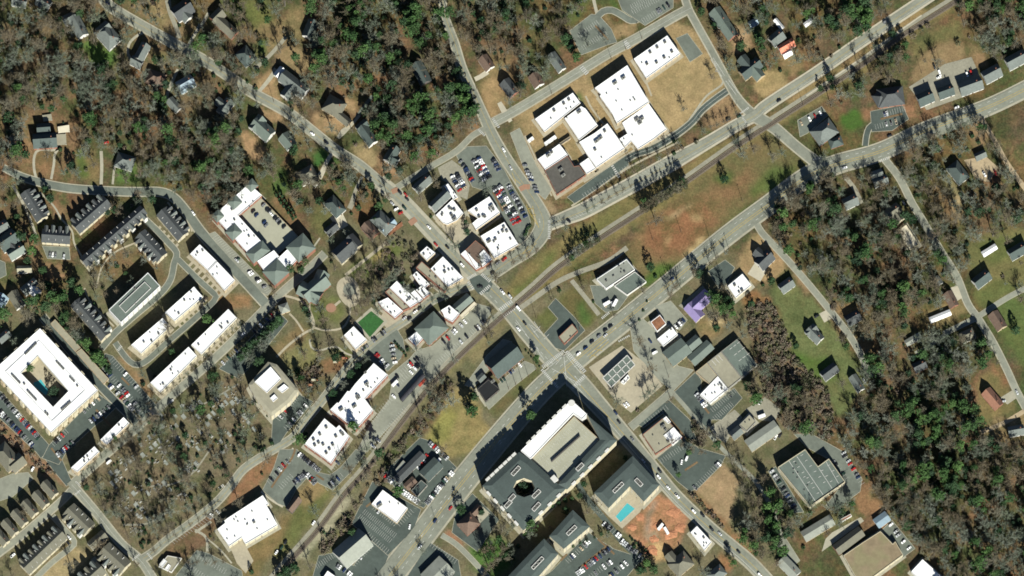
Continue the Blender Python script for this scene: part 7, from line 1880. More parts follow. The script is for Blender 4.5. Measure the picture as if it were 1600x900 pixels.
def tri(mb, p, d, ln, w, rng):
    s = d.cross(Vector((rng.uniform(-1, 1), rng.uniform(-1, 1), rng.uniform(-1, 1))))
    if s.length < 1e-3: return
    s = s.normalized() * w
    mb.add([p - s, p + s, p + d * ln], [(0, 1, 2)])
def rdir(rng, up=0.0):
    v = Vector((rng.gauss(0, 1), rng.gauss(0, 1), rng.gauss(0, 1) + up))
    return v.normalized()
def bare_tree(seed, h=13.0, r=4.8, limbs=9, tw=22, m_=None):
    g = random.Random(seed)
    t, c = MB(), MB()
    top = Vector((g.uniform(-.5, .5), g.uniform(-.5, .5), h * .55))
    t.tube((0, 0, 0), top * .5, .32, .25, 6); t.tube(top * .5, top, .25, .17, 6)
    for i in range(limbs):
        a = 2 * math.pi * (i + g.uniform(-.3, .3)) / limbs * 1.0
        z0 = g.uniform(.28, .55) * h
        s = Vector((top.x * z0 / (h * .55), top.y * z0 / (h * .55), z0))
        rr = r * g.uniform(.45, 1.0) * (1 if i % 3 else .35)
        e = Vector((rr * math.cos(a), rr * math.sin(a), h * g.uniform(.66, .98) * (1 - .2 * rr / r)))
        mid = s.lerp(e, .5) + Vector((g.uniform(-.4, .4), g.uniform(-.4, .4), g.uniform(-.6, .2)))
        t.tube(s, mid, .12, .08, 4); t.tube(mid, e, .08, .03, 4)
        for k in range(5):
            b0 = (s.lerp(mid, g.uniform(.5, 1)) if k < 2 else mid.lerp(e, g.uniform(.1, 1)))
            d = ((e - s).normalized() + rdir(g) * .9 + Vector((0, 0, .25))).normalized()
            b1 = b0 + d * g.uniform(1.2, 2.4) * r / 4.8
            tri(c, b0, (b1 - b0).normalized(), (b1 - b0).length, .07, g)
            for q in range(tw):
                p = b0.lerp(b1, g.uniform(.15, 1.05))
                tri(c, p, (d * .6 + rdir(g) + Vector((0, 0, .2))).normalized(), g.uniform(.8, 2.0), g.uniform(.028, .05), g)
    return new_mesh('trunk', t.v, t.f, [BARK], t.m), new_mesh('crown', c.v, c.f, [m_ or TWIG], c.m)
def clump(c, p, r, n, g, size):
    for _ in range(n):
        d = rdir(g)
        q = p + Vector((d.x * r, d.y * r, d.z * r * .7)) * g.uniform(.5, 1.0)
        u = rdir(g, .3); v = u.cross(rdir(g))
        if v.length < .05: continue
        v.normalize(); s = size * g.uniform(.7, 1.3)
        c.add([q - u * s * .5, q + v * s * .5, q + u * s * .5, q - v * s * .5], [(0, 1, 2, 3)])
def pine_tree(seed, h=17.0, r=4.0):
    g = random.Random(seed)
    t, c = MB(), MB()
    t.tube((0, 0, 0), (0, 0, h * .9), .3, .08, 6)
    for k in range(46):
        z = h * (.42 + .56 * (k / 46) ** .8)
        f = 1 - ((z / h - .42) / .58) ** 1.6 * .85
        a = k * 2.4 + g.uniform(-.5, .5)
        rr = r * f * g.uniform(.35, 1.0)
        p = Vector((rr * math.cos(a), rr * math.sin(a), z + g.uniform(-.6, .6)))
        t.tube((0, 0, z - .4), p, .06, .03, 3)
        clump(c, p, r * .25 * g.uniform(.7, 1.2), 17, g, .85)
    return new_mesh('trunk', t.v, t.f, [BARK], t.m), new_mesh('crown', c.v, c.f, [NEEDLE], c.m)
def evergreen_tree(seed, h=10.0, r=3.6, column=False, m_=None):
    g = random.Random(seed)
    t, c = MB(), MB()
    t.tube((0, 0, 0), (0, 0, h * .6), .3, .1, 6)
    for k in range(60):
        z = g.uniform(.06, .98)
        prof = (math.sin(min(1, z * 2.2) * math.pi / 2)) * (1 - max(0, z - .35) / .65) ** (.7 if not column else .9)
        a = g.uniform(0, 2 * math.pi)
        rr = r * prof * g.uniform(.55, 1.0)
        clump(c, Vector((rr * math.cos(a), rr * math.sin(a), z * h)), r * .26, 11, g, .75 if not column else .5)
    return new_mesh('trunk', t.v, t.f, [BARK], t.m), new_mesh('crown', c.v, c.f, [m_ or LEAFD], c.m)
def shrub(seed, h=2.2, r=1.7, m_=None):
    g = random.Random(seed)
    t, c = MB(), MB()
    for k in range(4):
        t.tube((0, 0, 0), (g.uniform(-.7, .7), g.uniform(-.7, .7), h * .7), .06, .03, 3)
    for k in range(16):
        d = rdir(g, .3)
        clump(c, Vector((d.x * r * .7, d.y * r * .7, abs(d.z) * h * .6 + h * .3)), r * .3, 9, g, .5)
    return new_mesh('stem', t.v, t.f, [BARK], t.m), new_mesh('foliage', c.v, c.f, [m_ or BRUSH], c.m)

KINDS_T = {
    'bare': [bare_tree(100 + i, h, r, l_, tw, TWIGB if i % 2 else TWIG) for i, (h, r, l_, tw) in enumerate(((13, 4.8, 9, 22), (15, 5.6, 11, 24), (11, 4.0, 8, 18), (14, 5.0, 10, 24), (12, 5.4, 11, 20), (16, 4.4, 9, 22)))],
    'pine': [pine_tree(200 + i, h, r) for i, (h, r) in enumerate(((17, 5.2), (19, 5.6), (15, 4.6), (18, 4.4)))],
    'evergreen': [evergreen_tree(300 + i, h, r) for i, (h, r) in enumerate(((10, 3.8), (12, 4.2), (8, 3.4)))],
    'cedar': [evergreen_tree(320, 16, 2.7, True, OLIVE), evergreen_tree(321, 14, 3.0, True, OLIVE)],
    'cypress': [evergreen_tree(400, 7, 1.5, True), evergreen_tree(401, 6, 1.4, True)],
    'brush': [shrub(500 + i, h, r) for i, (h, r) in enumerate(((2.4, 2.0), (1.8, 1.6), (3.0, 2.2)))],
    'bush': [shrub(520 + i, h, r, LEAFD) for i, (h, r) in enumerate(((1.8, 1.4), (1.4, 1.2)))],
}
T_NAME = {'cedar': 'cedar_tree', 'bare': 'bare_tree', 'pine': 'pine_tree', 'evergreen': 'evergreen_tree', 'cypress': 'cypress_tree', 'brush': 'brush_shrub', 'bush': 'green_shrub'}
T_WORD = {'cedar': 'tall olive cedar', 'bare': 'bare tree', 'pine': 'pine tree', 'evergreen': 'dark evergreen', 'cypress': 'slim cypress', 'brush': 'brown shrub', 'bush': 'green shrub'}
T_CAT = {'cedar': 'tree', 'bare': 'tree', 'pine': 'tree', 'evergreen': 'tree', 'cypress': 'tree', 'brush': 'shrub', 'bush': 'shrub'}
T_GROUP = {'cedar': 'tall olive cedars', 'bare': 'bare winter trees', 'pine': 'pine trees', 'evergreen': 'dark evergreen trees', 'cypress': 'slim cypresses', 'brush': 'brown shrubs', 'bush': 'green shrubs'}

# where woods stand: (outline, trees per cell, share of pines)
W_ = [
    ([(-60, 470), (90, 470), (260, 300), (420, 440), (520, 340), (640, 262), (790, 200), (860, 330), (800, 440), (1010, 440), (1140, 380), (1200, 460), (1180, 560), (1250, 690), (1220, 960), (-60, 960)], .07, .25),
    ([(-60, -60), (690, -60), (700, 30), (725, 110), (755, 190), (700, 235), (640, 268), (606, 280), (560, 240), (480, 195), (400, 140), (300, 80), (220, 30), (170, -10)], .78, .34),
    ([(400, -60), (690, -60), (720, 100), (750, 190), (690, 230), (600, 235), (560, 170), (500, 110), (490, 60)], .92, .42),
    ([(-60, -60), (150, -60), (160, 5), (250, 66), (330, 115), (395, 155), (480, 215), (560, 270), (610, 310), (600, 330), (540, 340), (500, 345), (475, 375), (450, 300), (400, 276), (335, 325), (295, 312), (260, 292), (40, 268), (-60, 268)], .74, .16),
    ([(100, 90), (210, 120), (270, 160), (340, 200), (330, 250), (200, 230), (120, 180)], .85, .22),
    ([(200, 215), (330, 215), (400, 270), (335, 330), (290, 310), (240, 290), (210, 280)], .9, .25),
    ([(-60, 0), (40, 30), (60, 130), (40, 170), (-60, 180)], .85, .2),
    ([(-60, 280), (16, 285), (40, 330), (62, 380), (90, 440), (108, 478), (96, 500), (30, 500), (-60, 500)], .55, .45),
    ([(86, 500), (100, 492), (130, 530), (172, 572), (176, 590), (150, 575)], .95, .95),
    ([(700, -60), (908, -60), (925, 5), (890, 48), (905, 88), (850, 128), (795, 165), (765, 120), (720, 60)], .8, .22),
    ([(1095, 20), (1130, -60), (1460, -60), (1330, 72), (1262, 118), (1240, 80), (1200, 130), (1160, 60), (1130, 70), (1150, 150), (1125, 90)], .62, .25),
    ([(1290, -60), (1440, -60), (1350, 45), (1310, 30)], .8, .6),
    ([(1485, 5), (1530, -30), (1660, -60), (1660, 70), (1560, 95), (1510, 60)], .85, .4),
    ([(1200, 385), (1206, 345), (1225, 318), (1290, 276), (1360, 268), (1385, 285), (1430, 352), (1500, 450), (1480, 500), (1440, 500), (1350, 545), (1268, 440)], .88, .36),
    ([(1398, 262), (1440, 240), (1540, 200), (1600, 310), (1660, 390), (1590, 350), (1520, 392), (1500, 436), (1440, 345)], .62, .22),
    ([(1340, 555), (1440, 515), (1545, 535), (1582, 615), (1520, 600), (1530, 690), (1660, 700), (1660, 960), (1480, 960), (1430, 852), (1385, 800), (1345, 740), (1300, 690), (1320, 655), (1346, 610)], .9, .26),
    ([(1350, 690), (1440, 620), (1530, 640), (1530, 700), (1440, 760), (1360, 740)], .95, .6),
    ([(1200, 645), (1250, 690), (1330, 690), (1300, 650), (1270, 620), (1230, 600)], .6, .15),
    ([(1146, 826), (1164, 792), (1196, 762), (1240, 800), (1225, 888), (1180, 880)], .95, .6),
    ([(1240, 800), (1280, 790), (1340, 770), (1360, 800), (1300, 830), (1260, 860), (1240, 860)], .5, .2),
    ([(128, 740), (235, 648), (335, 560), (385, 590), (440, 690), (370, 724), (320, 786), (225, 862), (205, 850), (150, 790)], .33, .08),
    ([(560, 785), (600, 722), (660, 645), (700, 590), (714, 604), (690, 640), (655, 690), (610, 742), (575, 790)], .2, .1),
    ([(1085, 470), (1130, 450), (1150, 480), (1150, 520), (1110, 520)], .6, .3),
    ([(1150, 520), (1175, 500), (1210, 600), (1180, 640)], .35, .1),
    ([(1070, 690), (1100, 660), (1140, 720), (1180, 760), (1165, 760), (1110, 700)], .3, .3),
    ([(1160, 610), (1185, 596), (1210, 640), (1230, 690), (1205, 650)], .5, .2),
    ([(1040, 225), (1080, 208), (1090, 222), (1050, 246)], .3, 0),
    ([(430, 380), (500, 330), (560, 430), (480, 470), (440, 470)], .12, .1),
    ([(560, 430), (600, 410), (640, 420), (600, 460), (572, 486), (560, 480)], .75, .0),
    ([(150, 330), (215, 305), (262, 300), (255, 316), (190, 330), (176, 350)], .4, .05),
    ([(130, 420), (170, 380), (250, 420), (176, 470), (146, 470)], .4, .05),
    ([(1405, 215), (1480, 195), (1540, 180), (1530, 215), (1460, 250), (1400, 255)], .6, .1),
    ([(1290, 150), (1330, 120), (1420, 70), (1440, 100), (1400, 130), (1320, 180)], .6, .15),
    ([(740, 850), (800, 850), (840, 790), (856, 800), (800, 880), (770, 905)], .35, .4),
    ([(780, 795), (800, 815), (845, 830), (870, 795), (900, 770), (890, 800), (850, 845), (800, 860)], .3, .3),
    ([(595, 20), (640, 0), (690, 60), (640, 90), (590, 70)], .9, .75),
    ([(490, 95), (560, 40), (600, 90), (560, 120), (500, 130)], .9, .7),
    ([(690, 160), (740, 150), (735, 200), (700, 230), (660, 220)], .95, .85),
    ([(560, 170), (620, 150), (640, 215), (600, 240)], .9, .5),
]
for (poly, d, e) in W_: wood(poly, d, e)
CLEAR = [([(735, 775), (880, 605), (900, 622), (762, 772)], 0), ([(664, 690), (684, 645), (712, 606), (742, 622), (768, 682), (722, 714), (690, 717)], .01), ([(1080, 770), (1130, 722), (1160, 754), (1136, 822)], 0), ([(974, 826), (1012, 786), (1030, 771), (1062, 790), (1076, 808), (1070, 838), (1038, 872), (1018, 874)], 0), ([(800, 452), (860, 388), (1000, 298), (1210, 180), (1268, 256), (1010, 446), (940, 400)], .005),   # yards and clearings with few trees
    ([(436, 74), (452, 64), (502, 98), (482, 120), (440, 160), (402, 148), (405, 118)], .04), ([(484, 172), (560, 150), (575, 178), (540, 212), (486, 204)], .06),
    ([(398, 168), (440, 172), (460, 200), (430, 250), (380, 250), (372, 200)], .08), ([(130, 40), (200, 45), (180, 108), (130, 104)], .06), ([(200, 50), (270, 70), (262, 108), (200, 120)], .12),
    ([(40, 175), (112, 172), (116, 232), (100, 282), (40, 280)], .1), ([(116, 232), (215, 235), (215, 290), (120, 285)], .14), ([(478, 234), (532, 234), (530, 262), (500, 284), (470, 280)], .06),
    ([(745, 112), (790, 120), (786, 188), (760, 172)], .1), ([(400, 0), (440, 0), (440, 60), (400, 95)], .25), ([(440, 0), (485, 0), (480, 62), (446, 62)], .2), ([(235, 0), (305, 0), (300, 70), (255, 60)], .2),
    ([(320, 10), (372, 40), (360, 62), (320, 60)], .08), ([(575, 225), (625, 255), (618, 285), (586, 262)], .1), ([(545, 225), (575, 235), (590, 262), (565, 250)], .1),
    ([(1418, 70), (1512, 60), (1540, 130), (1500, 152), (1430, 172)], .03), ([(1305, 165), (1352, 168), (1350, 205), (1312, 200)], .02), ([(1240, 160), (1300, 165), (1300, 215), (1255, 215)], .08),
    ([(1178, 115), (1215, 104), (1262, 80), (1258, 112), (1200, 152)], .04), ([(1205, 55), (1250, 50), (1258, 100), (1220, 105)], .12), ([(1138, 36), (1170, 40), (1180, 75), (1150, 90)], .06),
    ([(1430, 495), (1520, 460), (1516, 485), (1490, 500), (1450, 514)], .03), ([(1468, 272), (1500, 272), (1512, 330), (1500, 350)], .25), ([(1300, 478), (1350, 470), (1345, 505), (1320, 505)], .1),
    ([(1505, 240), (1562, 240), (1560, 290), (1520, 285)], .04), ([(1512, 380), (1620, 355), (1620, 470), (1520, 470)], .06), ([(1524, 575), (1590, 590), (1595, 640), (1540, 664)], .03), ([(0, 380), (30, 385), (60, 440), (40, 478), (-20, 470)], .1), ([(62, 400), (104, 408), (100, 440), (76, 436)], .02),
    ([(1360, 155), (1425, 155), (1420, 200), (1360, 205)], .06),
]
for (poly, d) in CLEAR:
    r_ = raster(poly)
    if r_: DENS[r_[0]][r_[1]] = d

TREES = []   # (x, y ground metres, kind, variant, scale, rot, hand-placed words or None)
def put(px, py, kind, sc=1.0, words=None, base=False):
    hts = {'cedar': 7, 'bare': 8, 'pine': 11, 'evergreen': 5, 'cypress': 3, 'brush': 1, 'bush': 1}[kind] * sc
    p = at(px, py, 0 if base else hts)
    v = R.randrange(len(KINDS_T[kind]))
    if kind == 'bare': v = v // 2 * 2 + (float(noise2(np.array([px]), np.array([py]), 34, 41)[0]) + R.uniform(-.2, .2) > .5)
    TREES.append([p.x, p.y, kind, int(v), sc, R.uniform(0, 6.28), words, px, py])

# hand-placed trees: (x, y, kind, size, words)
for (x, y, k, sc, w) in [
    (1016, 417, 'evergreen', 1.15, 'lone dark cedar in the field beside the highway'), (1024, 432, 'bush', 1.8, 'green bush at the foot of the field cedar'),
    (740, 618, 'evergreen', 1.5, 'upper of two dark firs beside the tan field'), (738, 642, 'pine', 1.5, 'lower green fir beside the tan field'), (733, 634, 'evergreen', 1.3, 'dark fir between the tan field and the depot drive'),
    (1012, 322, 'bare', 1.2, 'westernmost of the tall trackside trees by the clay field'), (1006, 315, 'pine', .9, 'pine in the trackside clump by the clay field'), (1022, 312, 'bare', 1.1, 'second tall trackside tree by the clay field'), (1034, 305, 'bare', 1.0, 'third tall trackside tree by the clay field'), (1045, 298, 'evergreen', 1.2, 'evergreen in the trackside trees by the clay field'), (1056, 290, 'bare', 1.2, 'fourth tall trackside tree by the clay field'), (1066, 284, 'evergreen', 1.3, 'dark evergreen closing the trackside trees'), (1060, 296, 'bare', 1.1, 'low tree under the dark trackside evergreen'), (1026, 345, 'bare', 1.5, 'broad bare tree south of the track in the field'), (1004, 330, 'bare', 1.1, 'bare tree at the track edge west of the clump'),
    (900, 395, 'bare', 1.1, 'first bare tree of the western track clump'), (908, 386, 'bare', 1.2, 'second bare tree of the western track clump'), (916, 380, 'evergreen', 1.0, 'evergreen in the western track clump'), (925, 377, 'bare', 1.0, 'third bare tree of the western track clump'), (894, 402, 'evergreen', .9, 'dark shrub tree under the western track clump'), (934, 374, 'evergreen', .8, 'small evergreen east in the western track clump'), (888, 412, 'bare', .8, 'small bare tree below the western track clump'),
    (1208, 245, 'bare', 1.3, 'large bare oak at the top of the long field'), (1222, 238, 'bare', 1.1, 'second oak at the top of the long field'), (1160, 238, 'bare', 1.5, 'broad pale tree beside the rail crossing field'), (1178, 232, 'bare', 1.3, 'broad bare tree by the rail crossing'), (1150, 222, 'bare', 1.0, 'bare tree at the track below the school avenue'),
    (1068, 170, 'bare', .8, 'small round tree low on the playing field'), (1113, 120, 'bare', .9, 'small round tree high on the playing field'),
    (1296, 118, 'cedar', 1.0, 'olive cedar between avenue and railway'), (1395, 48, 'cedar', 1.0, 'olive cedar at the upper rail verge'), (1297, 122, 'evergreen', 1.0, 'dark cedar between avenue and railway'), (1300, 135, 'evergreen', .9, 'second cedar between avenue and railway'), (1394, 52, 'evergreen', 1.1, 'dark tree at the rail verge under the avenue'), (1402, 78, 'evergreen', 1.2, 'dark tree south of the rails'), (1282, 138, 'evergreen', .8, 'small cedar at the rail verge'), (1366, 72, 'bare', 1.0, 'bare tree at the rail verge'), (1340, 95, 'bare', 1.0, 'bare tree south of the rails'), (1415, 90, 'pine', .9, 'bright green tree west of the dirt yard'),
    (1288, 246, 'bare', 1.3, 'street oak beside the highway bend'), (1240, 292, 'bare', 1.3, 'first bare tree over the highway edge'), (1285, 268, 'bare', 1.4, 'tall bare tree over the highway edge'), (1265, 295, 'evergreen', 1.2, 'dark tree at the highway edge'), (1215, 322, 'evergreen', 1.2, 'dark tree at the oak street corner'),
    (582, 375, 'bare', 1.1, 'bare tree at the head of the oval lawn'), (598, 383, 'bare', 1.4, 'round bare tree on the oval lawn'),
    (476, 482, 'evergreen', 1.1, 'dark evergreen beside the park kiosk path'), (482, 492, 'evergreen', .9, 'second evergreen beside the park kiosk path'), (500, 482, 'bare', 1.2, 'bare tree by the park circle'), (506, 500, 'bare', 1.2, 'bare tree below the park circle'), (464, 580, 'evergreen', 1.1, 'dark evergreen at the lower park edge'), (470, 592, 'pine', .8, 'green tree at the lower park edge'), (476, 555, 'bare', 1.0, 'bare tree on the lower park lawn'), (500, 560, 'bare', .9, 'bare tree by the playground'), (482, 610, 'bare', 1.1, 'broad bare tree below the playground'), (500, 598, 'bare', 1.1, 'bare tree beside the playground'),
    (452, 420, 'evergreen', 1.3, 'dark tree above the condominium corner street'), (470, 420, 'evergreen', 1.2, 'dark tree beside the pavilion'), (476, 408, 'bare', 1.1, 'bare tree over the pavilion'), (592, 320, 'evergreen', 1.3, 'dark tree shading the main street cafe'), (586, 342, 'evergreen', 1.0, 'dark tree beside the main street cafe'), (520, 262, 'evergreen', 1.4, 'dark magnolia beside the white drive'), (522, 276, 'evergreen', 1.2, 'dark magnolia below the white drive'), (530, 286, 'pine', 1.0, 'green tree below the white drive'), (536, 294, 'pine', .9, 'second green tree below the white drive'), (502, 285, 'pine', .8, 'round green tree at the tan roofed house'),
    (560, 570, 'evergreen', 1.2, 'dark street tree by the stepped market'), (572, 560, 'bare', 1.2, 'street tree at the stepped market'), (548, 585, 'evergreen', 1.1, 'second dark street tree by the stepped market'), (536, 600, 'bare', 1.3, 'street tree north of the stepped market'), (520, 615, 'evergreen', 1.1, 'third dark street tree by the stepped market'), (636, 452, 'bare', 1.2, 'street tree above the long white shop'),
    (676, 466, 'bare', 1.3, 'first street tree under the crossing shops'), (700, 452, 'bare', 1.3, 'second street tree under the crossing shops'), (716, 448, 'bare', 1.2, 'third street tree under the crossing shops'), (660, 482, 'bare', 1.1, 'fourth street tree under the crossing shops'), (690, 460, 'bare', 1.2, 'fifth street tree under the crossing shops'),
    (728, 346, 'pine', .6, 'small green tree in the shop courtyard'), (730, 362, 'evergreen', .9, 'dark tree in the shop courtyard'), (752, 404, 'bare', .9, 'courtyard tree by the brown corner shop'),
    (768, 522, 'bare', 1.2, 'bare tree on the rail verge by the depot'), (757, 514, 'bare', 1.3, 'broad bare tree beside the rails at the depot'), (708, 560, 'bare', 1.2, 'bare tree beside the rails at the market'), (690, 595, 'bare', 1.1, 'bare tree beside the rails at the carriage'), (672, 612, 'bare', 1.1, 'bare tree below the carriage'), (574, 700, 'bare', 1.2, 'bare tree at the rail verge of the market lot'), (528, 770, 'bare', 1.1, 'bare tree beside the rails under the station lot'), (570, 722, 'bare', 1.1, 'bare tree beside the rails below the white shops'),
    (1055, 448, 'bare', 1.1, 'first street tree on the highway at the lavender house'), (1062, 442, 'bare', 1.1, 'second street tree on the highway at the lavender house'), (1084, 425, 'bare', 1.1, 'third street tree on the highway at the lavender house'), (1092, 428, 'evergreen', 1.2, 'dark tree at the lavender house lot'), (1110, 412, 'bare', .9, 'first street tree at the bank'), (1120, 402, 'bare', .9, 'second street tree at the bank'), (1134, 394, 'bare', .9, 'third street tree at the bank'), (1048, 462, 'bare', 1.1, 'bare tree at the rusty garage lot'), (1110, 460, 'pine', 1.0, 'bright tree beside the lavender house'), (1140, 480, 'pine', .9, 'bright tree behind the bank'), (1145, 492, 'pine', .8, 'second bright tree behind the bank'),
    (1206, 438, 'evergreen', 1.3, 'dark cedar by the head of oak street'), (1192, 445, 'bush', 1.6, 'dark bush at the corner house pad'),
    (1015, 612, 'bare', 1.3, 'first bare tree on the station corner bank'), (1008, 618, 'bare', 1.2, 'second bare tree on the station corner bank'), (1024, 604, 'bare', 1.2, 'third bare tree on the station corner bank'), (1018, 575, 'bare', 1.2, 'bare tree in the pale shop lot'), (1000, 534, 'bare', 1.3, 'bare tree over the shop lot corner'),
    (1170, 602, 'evergreen', 1.3, 'dark tree at the warehouse corner'), (1175, 612, 'bare', 1.2, 'bare tree at the warehouse corner'), (1121, 694, 'pine', 1.0, 'round green tree at the yard lane'), (1076, 707, 'pine', .7, 'small green tree in the dark office lot'), (1060, 742, 'pine', .6, 'small green tree at the cross street lot'), (1138, 616, 'bare', .9, 'bare tree in the warehouse lot'),
    (1244, 540, 'evergreen', 1.1, 'dark cedar on the green eastern lawn'), (1316, 530, 'bare', 1.3, 'bare tree by oak street below the grey cross house'), (1322, 540, 'evergreen', 1.2, 'dark tree by oak street'), (1588, 515, 'evergreen', 1.3, 'dark round tree on the eastern green'), (1596, 468, 'bare', 1.2, 'round bare tree at the east spur'), (1316, 600, 'bare', 1.0, 'bare tree on the lower green lawn'),
    (112, 440, 'evergreen', 1.8, 'large evergreen between the west terraces'), (124, 452, 'pine', 1.2, 'green tree below the large west evergreen'), (80, 462, 'pine', 1.4, 'first green tree in the western hollow'), (70, 478, 'pine', 1.4, 'second green tree in the western hollow'), (95, 468, 'evergreen', 1.4, 'dark tree in the western hollow'), (74, 445, 'evergreen', 1.3, 'dark tree above the western hollow'), (4, 490, 'pine', 1.6, 'green tree at the left frame edge'), (70, 295, 'evergreen', 1.1, 'dark tree beside the western walk'), (78, 310, 'evergreen', 1.1, 'second dark tree beside the western walk'), (26, 282, 'bare', 1.3, 'bare tree over the valley street start'), (112, 258, 'evergreen', 1.5, 'dark round tree above valley street'), (196, 268, 'bare', 1.1, 'bare tree before the grey bungalow'),
    (185, 370, 'bare', .9, 'first rusty tree in the terrace shadow'), (196, 348, 'bare', .9, 'second rusty tree in the terrace shadow'), (216, 315, 'bare', .9, 'rusty tree above the long terrace'),
    (330, 630, 'evergreen', 1.0, 'dark cedar at the cemetery top'), (344, 642, 'pine', .9, 'green tree in the upper cemetery'), (280, 700, 'evergreen', 1.0, 'dark cedar in the middle cemetery'), (286, 712, 'pine', .8, 'green tree in the middle cemetery'), (380, 690, 'evergreen', .9, 'dark cedar in the lower cemetery'), (372, 718, 'pine', .6, 'small green tree in the lower cemetery'), (355, 740, 'evergreen', 1.0, 'broad cedar by the cemetery lane'), (332, 755, 'evergreen', 1.1, 'tall cedar at the cemetery lane gate'), (135, 762, 'evergreen', .8, 'cedar at the cemetery corner'), (221, 852, 'bush', 1.6, 'green bush at the lower cemetery corner'),
    (752, 800, 'evergreen', 1.1, 'dark tree over the brick house'), (720, 796, 'evergreen', 1.3, 'dark tree north of the brick house'), (780, 842, 'pine', 1.1, 'green tree in the fenced garden'), (764, 868, 'pine', 1.0, 'second green tree in the fenced garden'), (790, 868, 'evergreen', 1.2, 'dark tree in the fenced garden'), (818, 762, 'evergreen', 1.6, 'dark tree filling the complex courtyard'), (448, 892, 'evergreen', 1.8, 'dark tree at the lower rail corner'), (460, 888, 'evergreen', 1.4, 'second dark tree at the lower rail corner'), (438, 900, 'evergreen', 1.6, 'third dark tree at the lower rail corner'), (550, 832, 'evergreen', 1.2, 'dark tree behind the barn restaurant'), (660, 860, 'bare', .9, 'bare tree in the highway median'), (1010, 880, 'pine', .9, 'green tree at the tenant lot corner'), (1022, 890, 'evergreen', 1.2, 'dark tree below the building site'), (1000, 890, 'evergreen', 1.2, 'dark tree at the tenant lot end'), (912, 756, 'evergreen', 1.0, 'tree beside the complex walk'), (920, 790, 'bare', 1.0, 'tree on the clinic drive'), (934, 798, 'bare', 1.0, 'second tree on the clinic drive'), (84, 612, 'evergreen', 1.4, 'dark tree in the pool courtyard'), (46, 575, 'pine', .9, 'green tree in the upper pool courtyard'),
    (1140, 872, 'pine', .4, 'yellowish bush on the orange corner'), (884, 62, 'evergreen', 1.5, 'dark cedar at the north lot'), (892, 75, 'evergreen', 1.3, 'second dark cedar at the north lot'), (900, 88, 'pine', 1.2, 'green tree below the north lot'), (918, 68, 'bare', 1.1, 'bare tree in the north lot'), (945, 62, 'bare', .9, 'bare tree at the north lot edge'),
]:
    put(x, y, k, sc, w)
def tree_row(a, b, n, kind, sc, words):
    for i in range(n):
        t = i / max(1, n - 1)
        put(a[0] + (b[0] - a[0]) * t + R.uniform(-1, 1), a[1] + (b[1] - a[1]) * t + R.uniform(-1, 1), kind, sc * R.uniform(.85, 1.15), f'{ORD[i]} {T_WORD[kind]} {words}')
tree_row((432, 306), (458, 342), 8, 'cypress', 1.0, 'from the top of the row behind the condominium')
tree_row((437, 303), (463, 338), 8, 'cypress', 1.0, 'from the top of the outer condominium row')
tree_row((1004, 322), (1070, 284), 13, 'cedar', 1.15, 'from the west in the dark trackside stand')
tree_row((1010, 328), (1072, 290), 9, 'cedar', .9, 'from the west in the lower trackside line')
tree_row((892, 402), (936, 374), 8, 'cedar', .95, 'from the west in the smaller trackside stand')
tree_row((376, 556), (436, 500), 9, 'evergreen', 1.5, 'from the west added to darken the lot north of the inn')  # evergreens added to darken the ground north of the inn
tree_row((390, 560), (424, 526), 6, 'bare', 1.3, 'from the west behind the inn')
tree_row((150, 412), (150, 462), 4, 'bare', 1.2, 'from the top west of the long terrace')
tree_row((1050, 690), (1096, 706), 4, 'bare', .9, 'from the west between the office lots')
tree_row((620, 425), (575, 470), 9, 'bare', 1.2, 'from the top behind the white shops')
tree_row((884, 858), (950, 830), 7, 'evergreen', .5, 'from the west in the tenant lot')
tree_row((830, 800), (905, 775), 8, 'evergreen', .8, 'from the west under the complex wall')
tree_row((330, 340), (385, 285), 6, 'bare', 1.3, 'from the west behind the condominium towers')
tree_row((918, 328), (985, 290), 7, 'bare', .75, 'from the west along the school avenue')
tree_row((990, 268), (1058, 232), 6, 'bare', .85, 'from the west on the upper school avenue')
tree_row((1100, 205), (1150, 178), 6, 'bare', .7, 'from the west under the bus drive')
tree_row((872, 362), (884, 356), 2, 'bare', .8, 'at the foot of the school avenue')
tree_row((130, 735), (230, 655), 12, 'bare', .9, 'from the west along the cemetery street')
tree_row((318, 552), (372, 506), 7, 'bare', .7, 'from the west in front of the eastern white row')
tree_row((222, 640), (300, 575), 9, 'bare', .75, 'from the west in front of the western white row')
tree_row((240, 860), (332, 796), 9, 'bare', .8, 'from the west along the church bend')
tree_row((280, 880), (350, 878), 6, 'bare', .7, 'from the west in the church lot')
tree_row((802, 410), (838, 392), 4, 'bare', .9, 'from the west under the mill street bend')
tree_row((500, 615), (470, 660), 5, 'bare', .8, 'from the top along the inn lot')
tree_row((1420, 232), (1520, 190), 9, 'bare', 1.2, 'from the west over the highway at the gravel yard')
tree_row((600, 705), (560, 760), 6, 'brush', 1.4, 'from the top beside the market rails')
tree_row((762, 765), (812, 822), 9, 'bush', 1.3, 'from the top below the complex wall')
tree_row((984, 840), (1016, 868), 8, 'bush', 1.3, 'from the top along the site fence')
tree_row((820, 366), (828, 352), 4, 'bush', 1.4, 'from the bottom inside the mill street bend')
tree_row((618, 536), (634, 556), 6, 'bush', 1.3, 'from the top on the lot island')
tree_row((822, 547), (843, 573), 6, 'bush', 1.0, 'from the top along the old depot wall')
tree_row((1078, 770), (1128, 822), 12, 'brush', 1.4, 'from the top beside the tan vacant lot')
tree_row((1010, 470), (1000, 500), 3, 'bush', 1.0, 'by the rusty garage')
for i in range(46):
    t = i / 45
    put(92 + 80 * t + R.uniform(-4, 4), 498 + 82 * t + R.uniform(-4, 4), 'evergreen', R.uniform(.45, .75), f'{ORD[i % 30]} hedge evergreen {"upper" if i < 23 else "lower"} along the tan garages' if i < 30 else f'{ORD[i - 30]} hedge evergreen at the lower end of the tan garages')
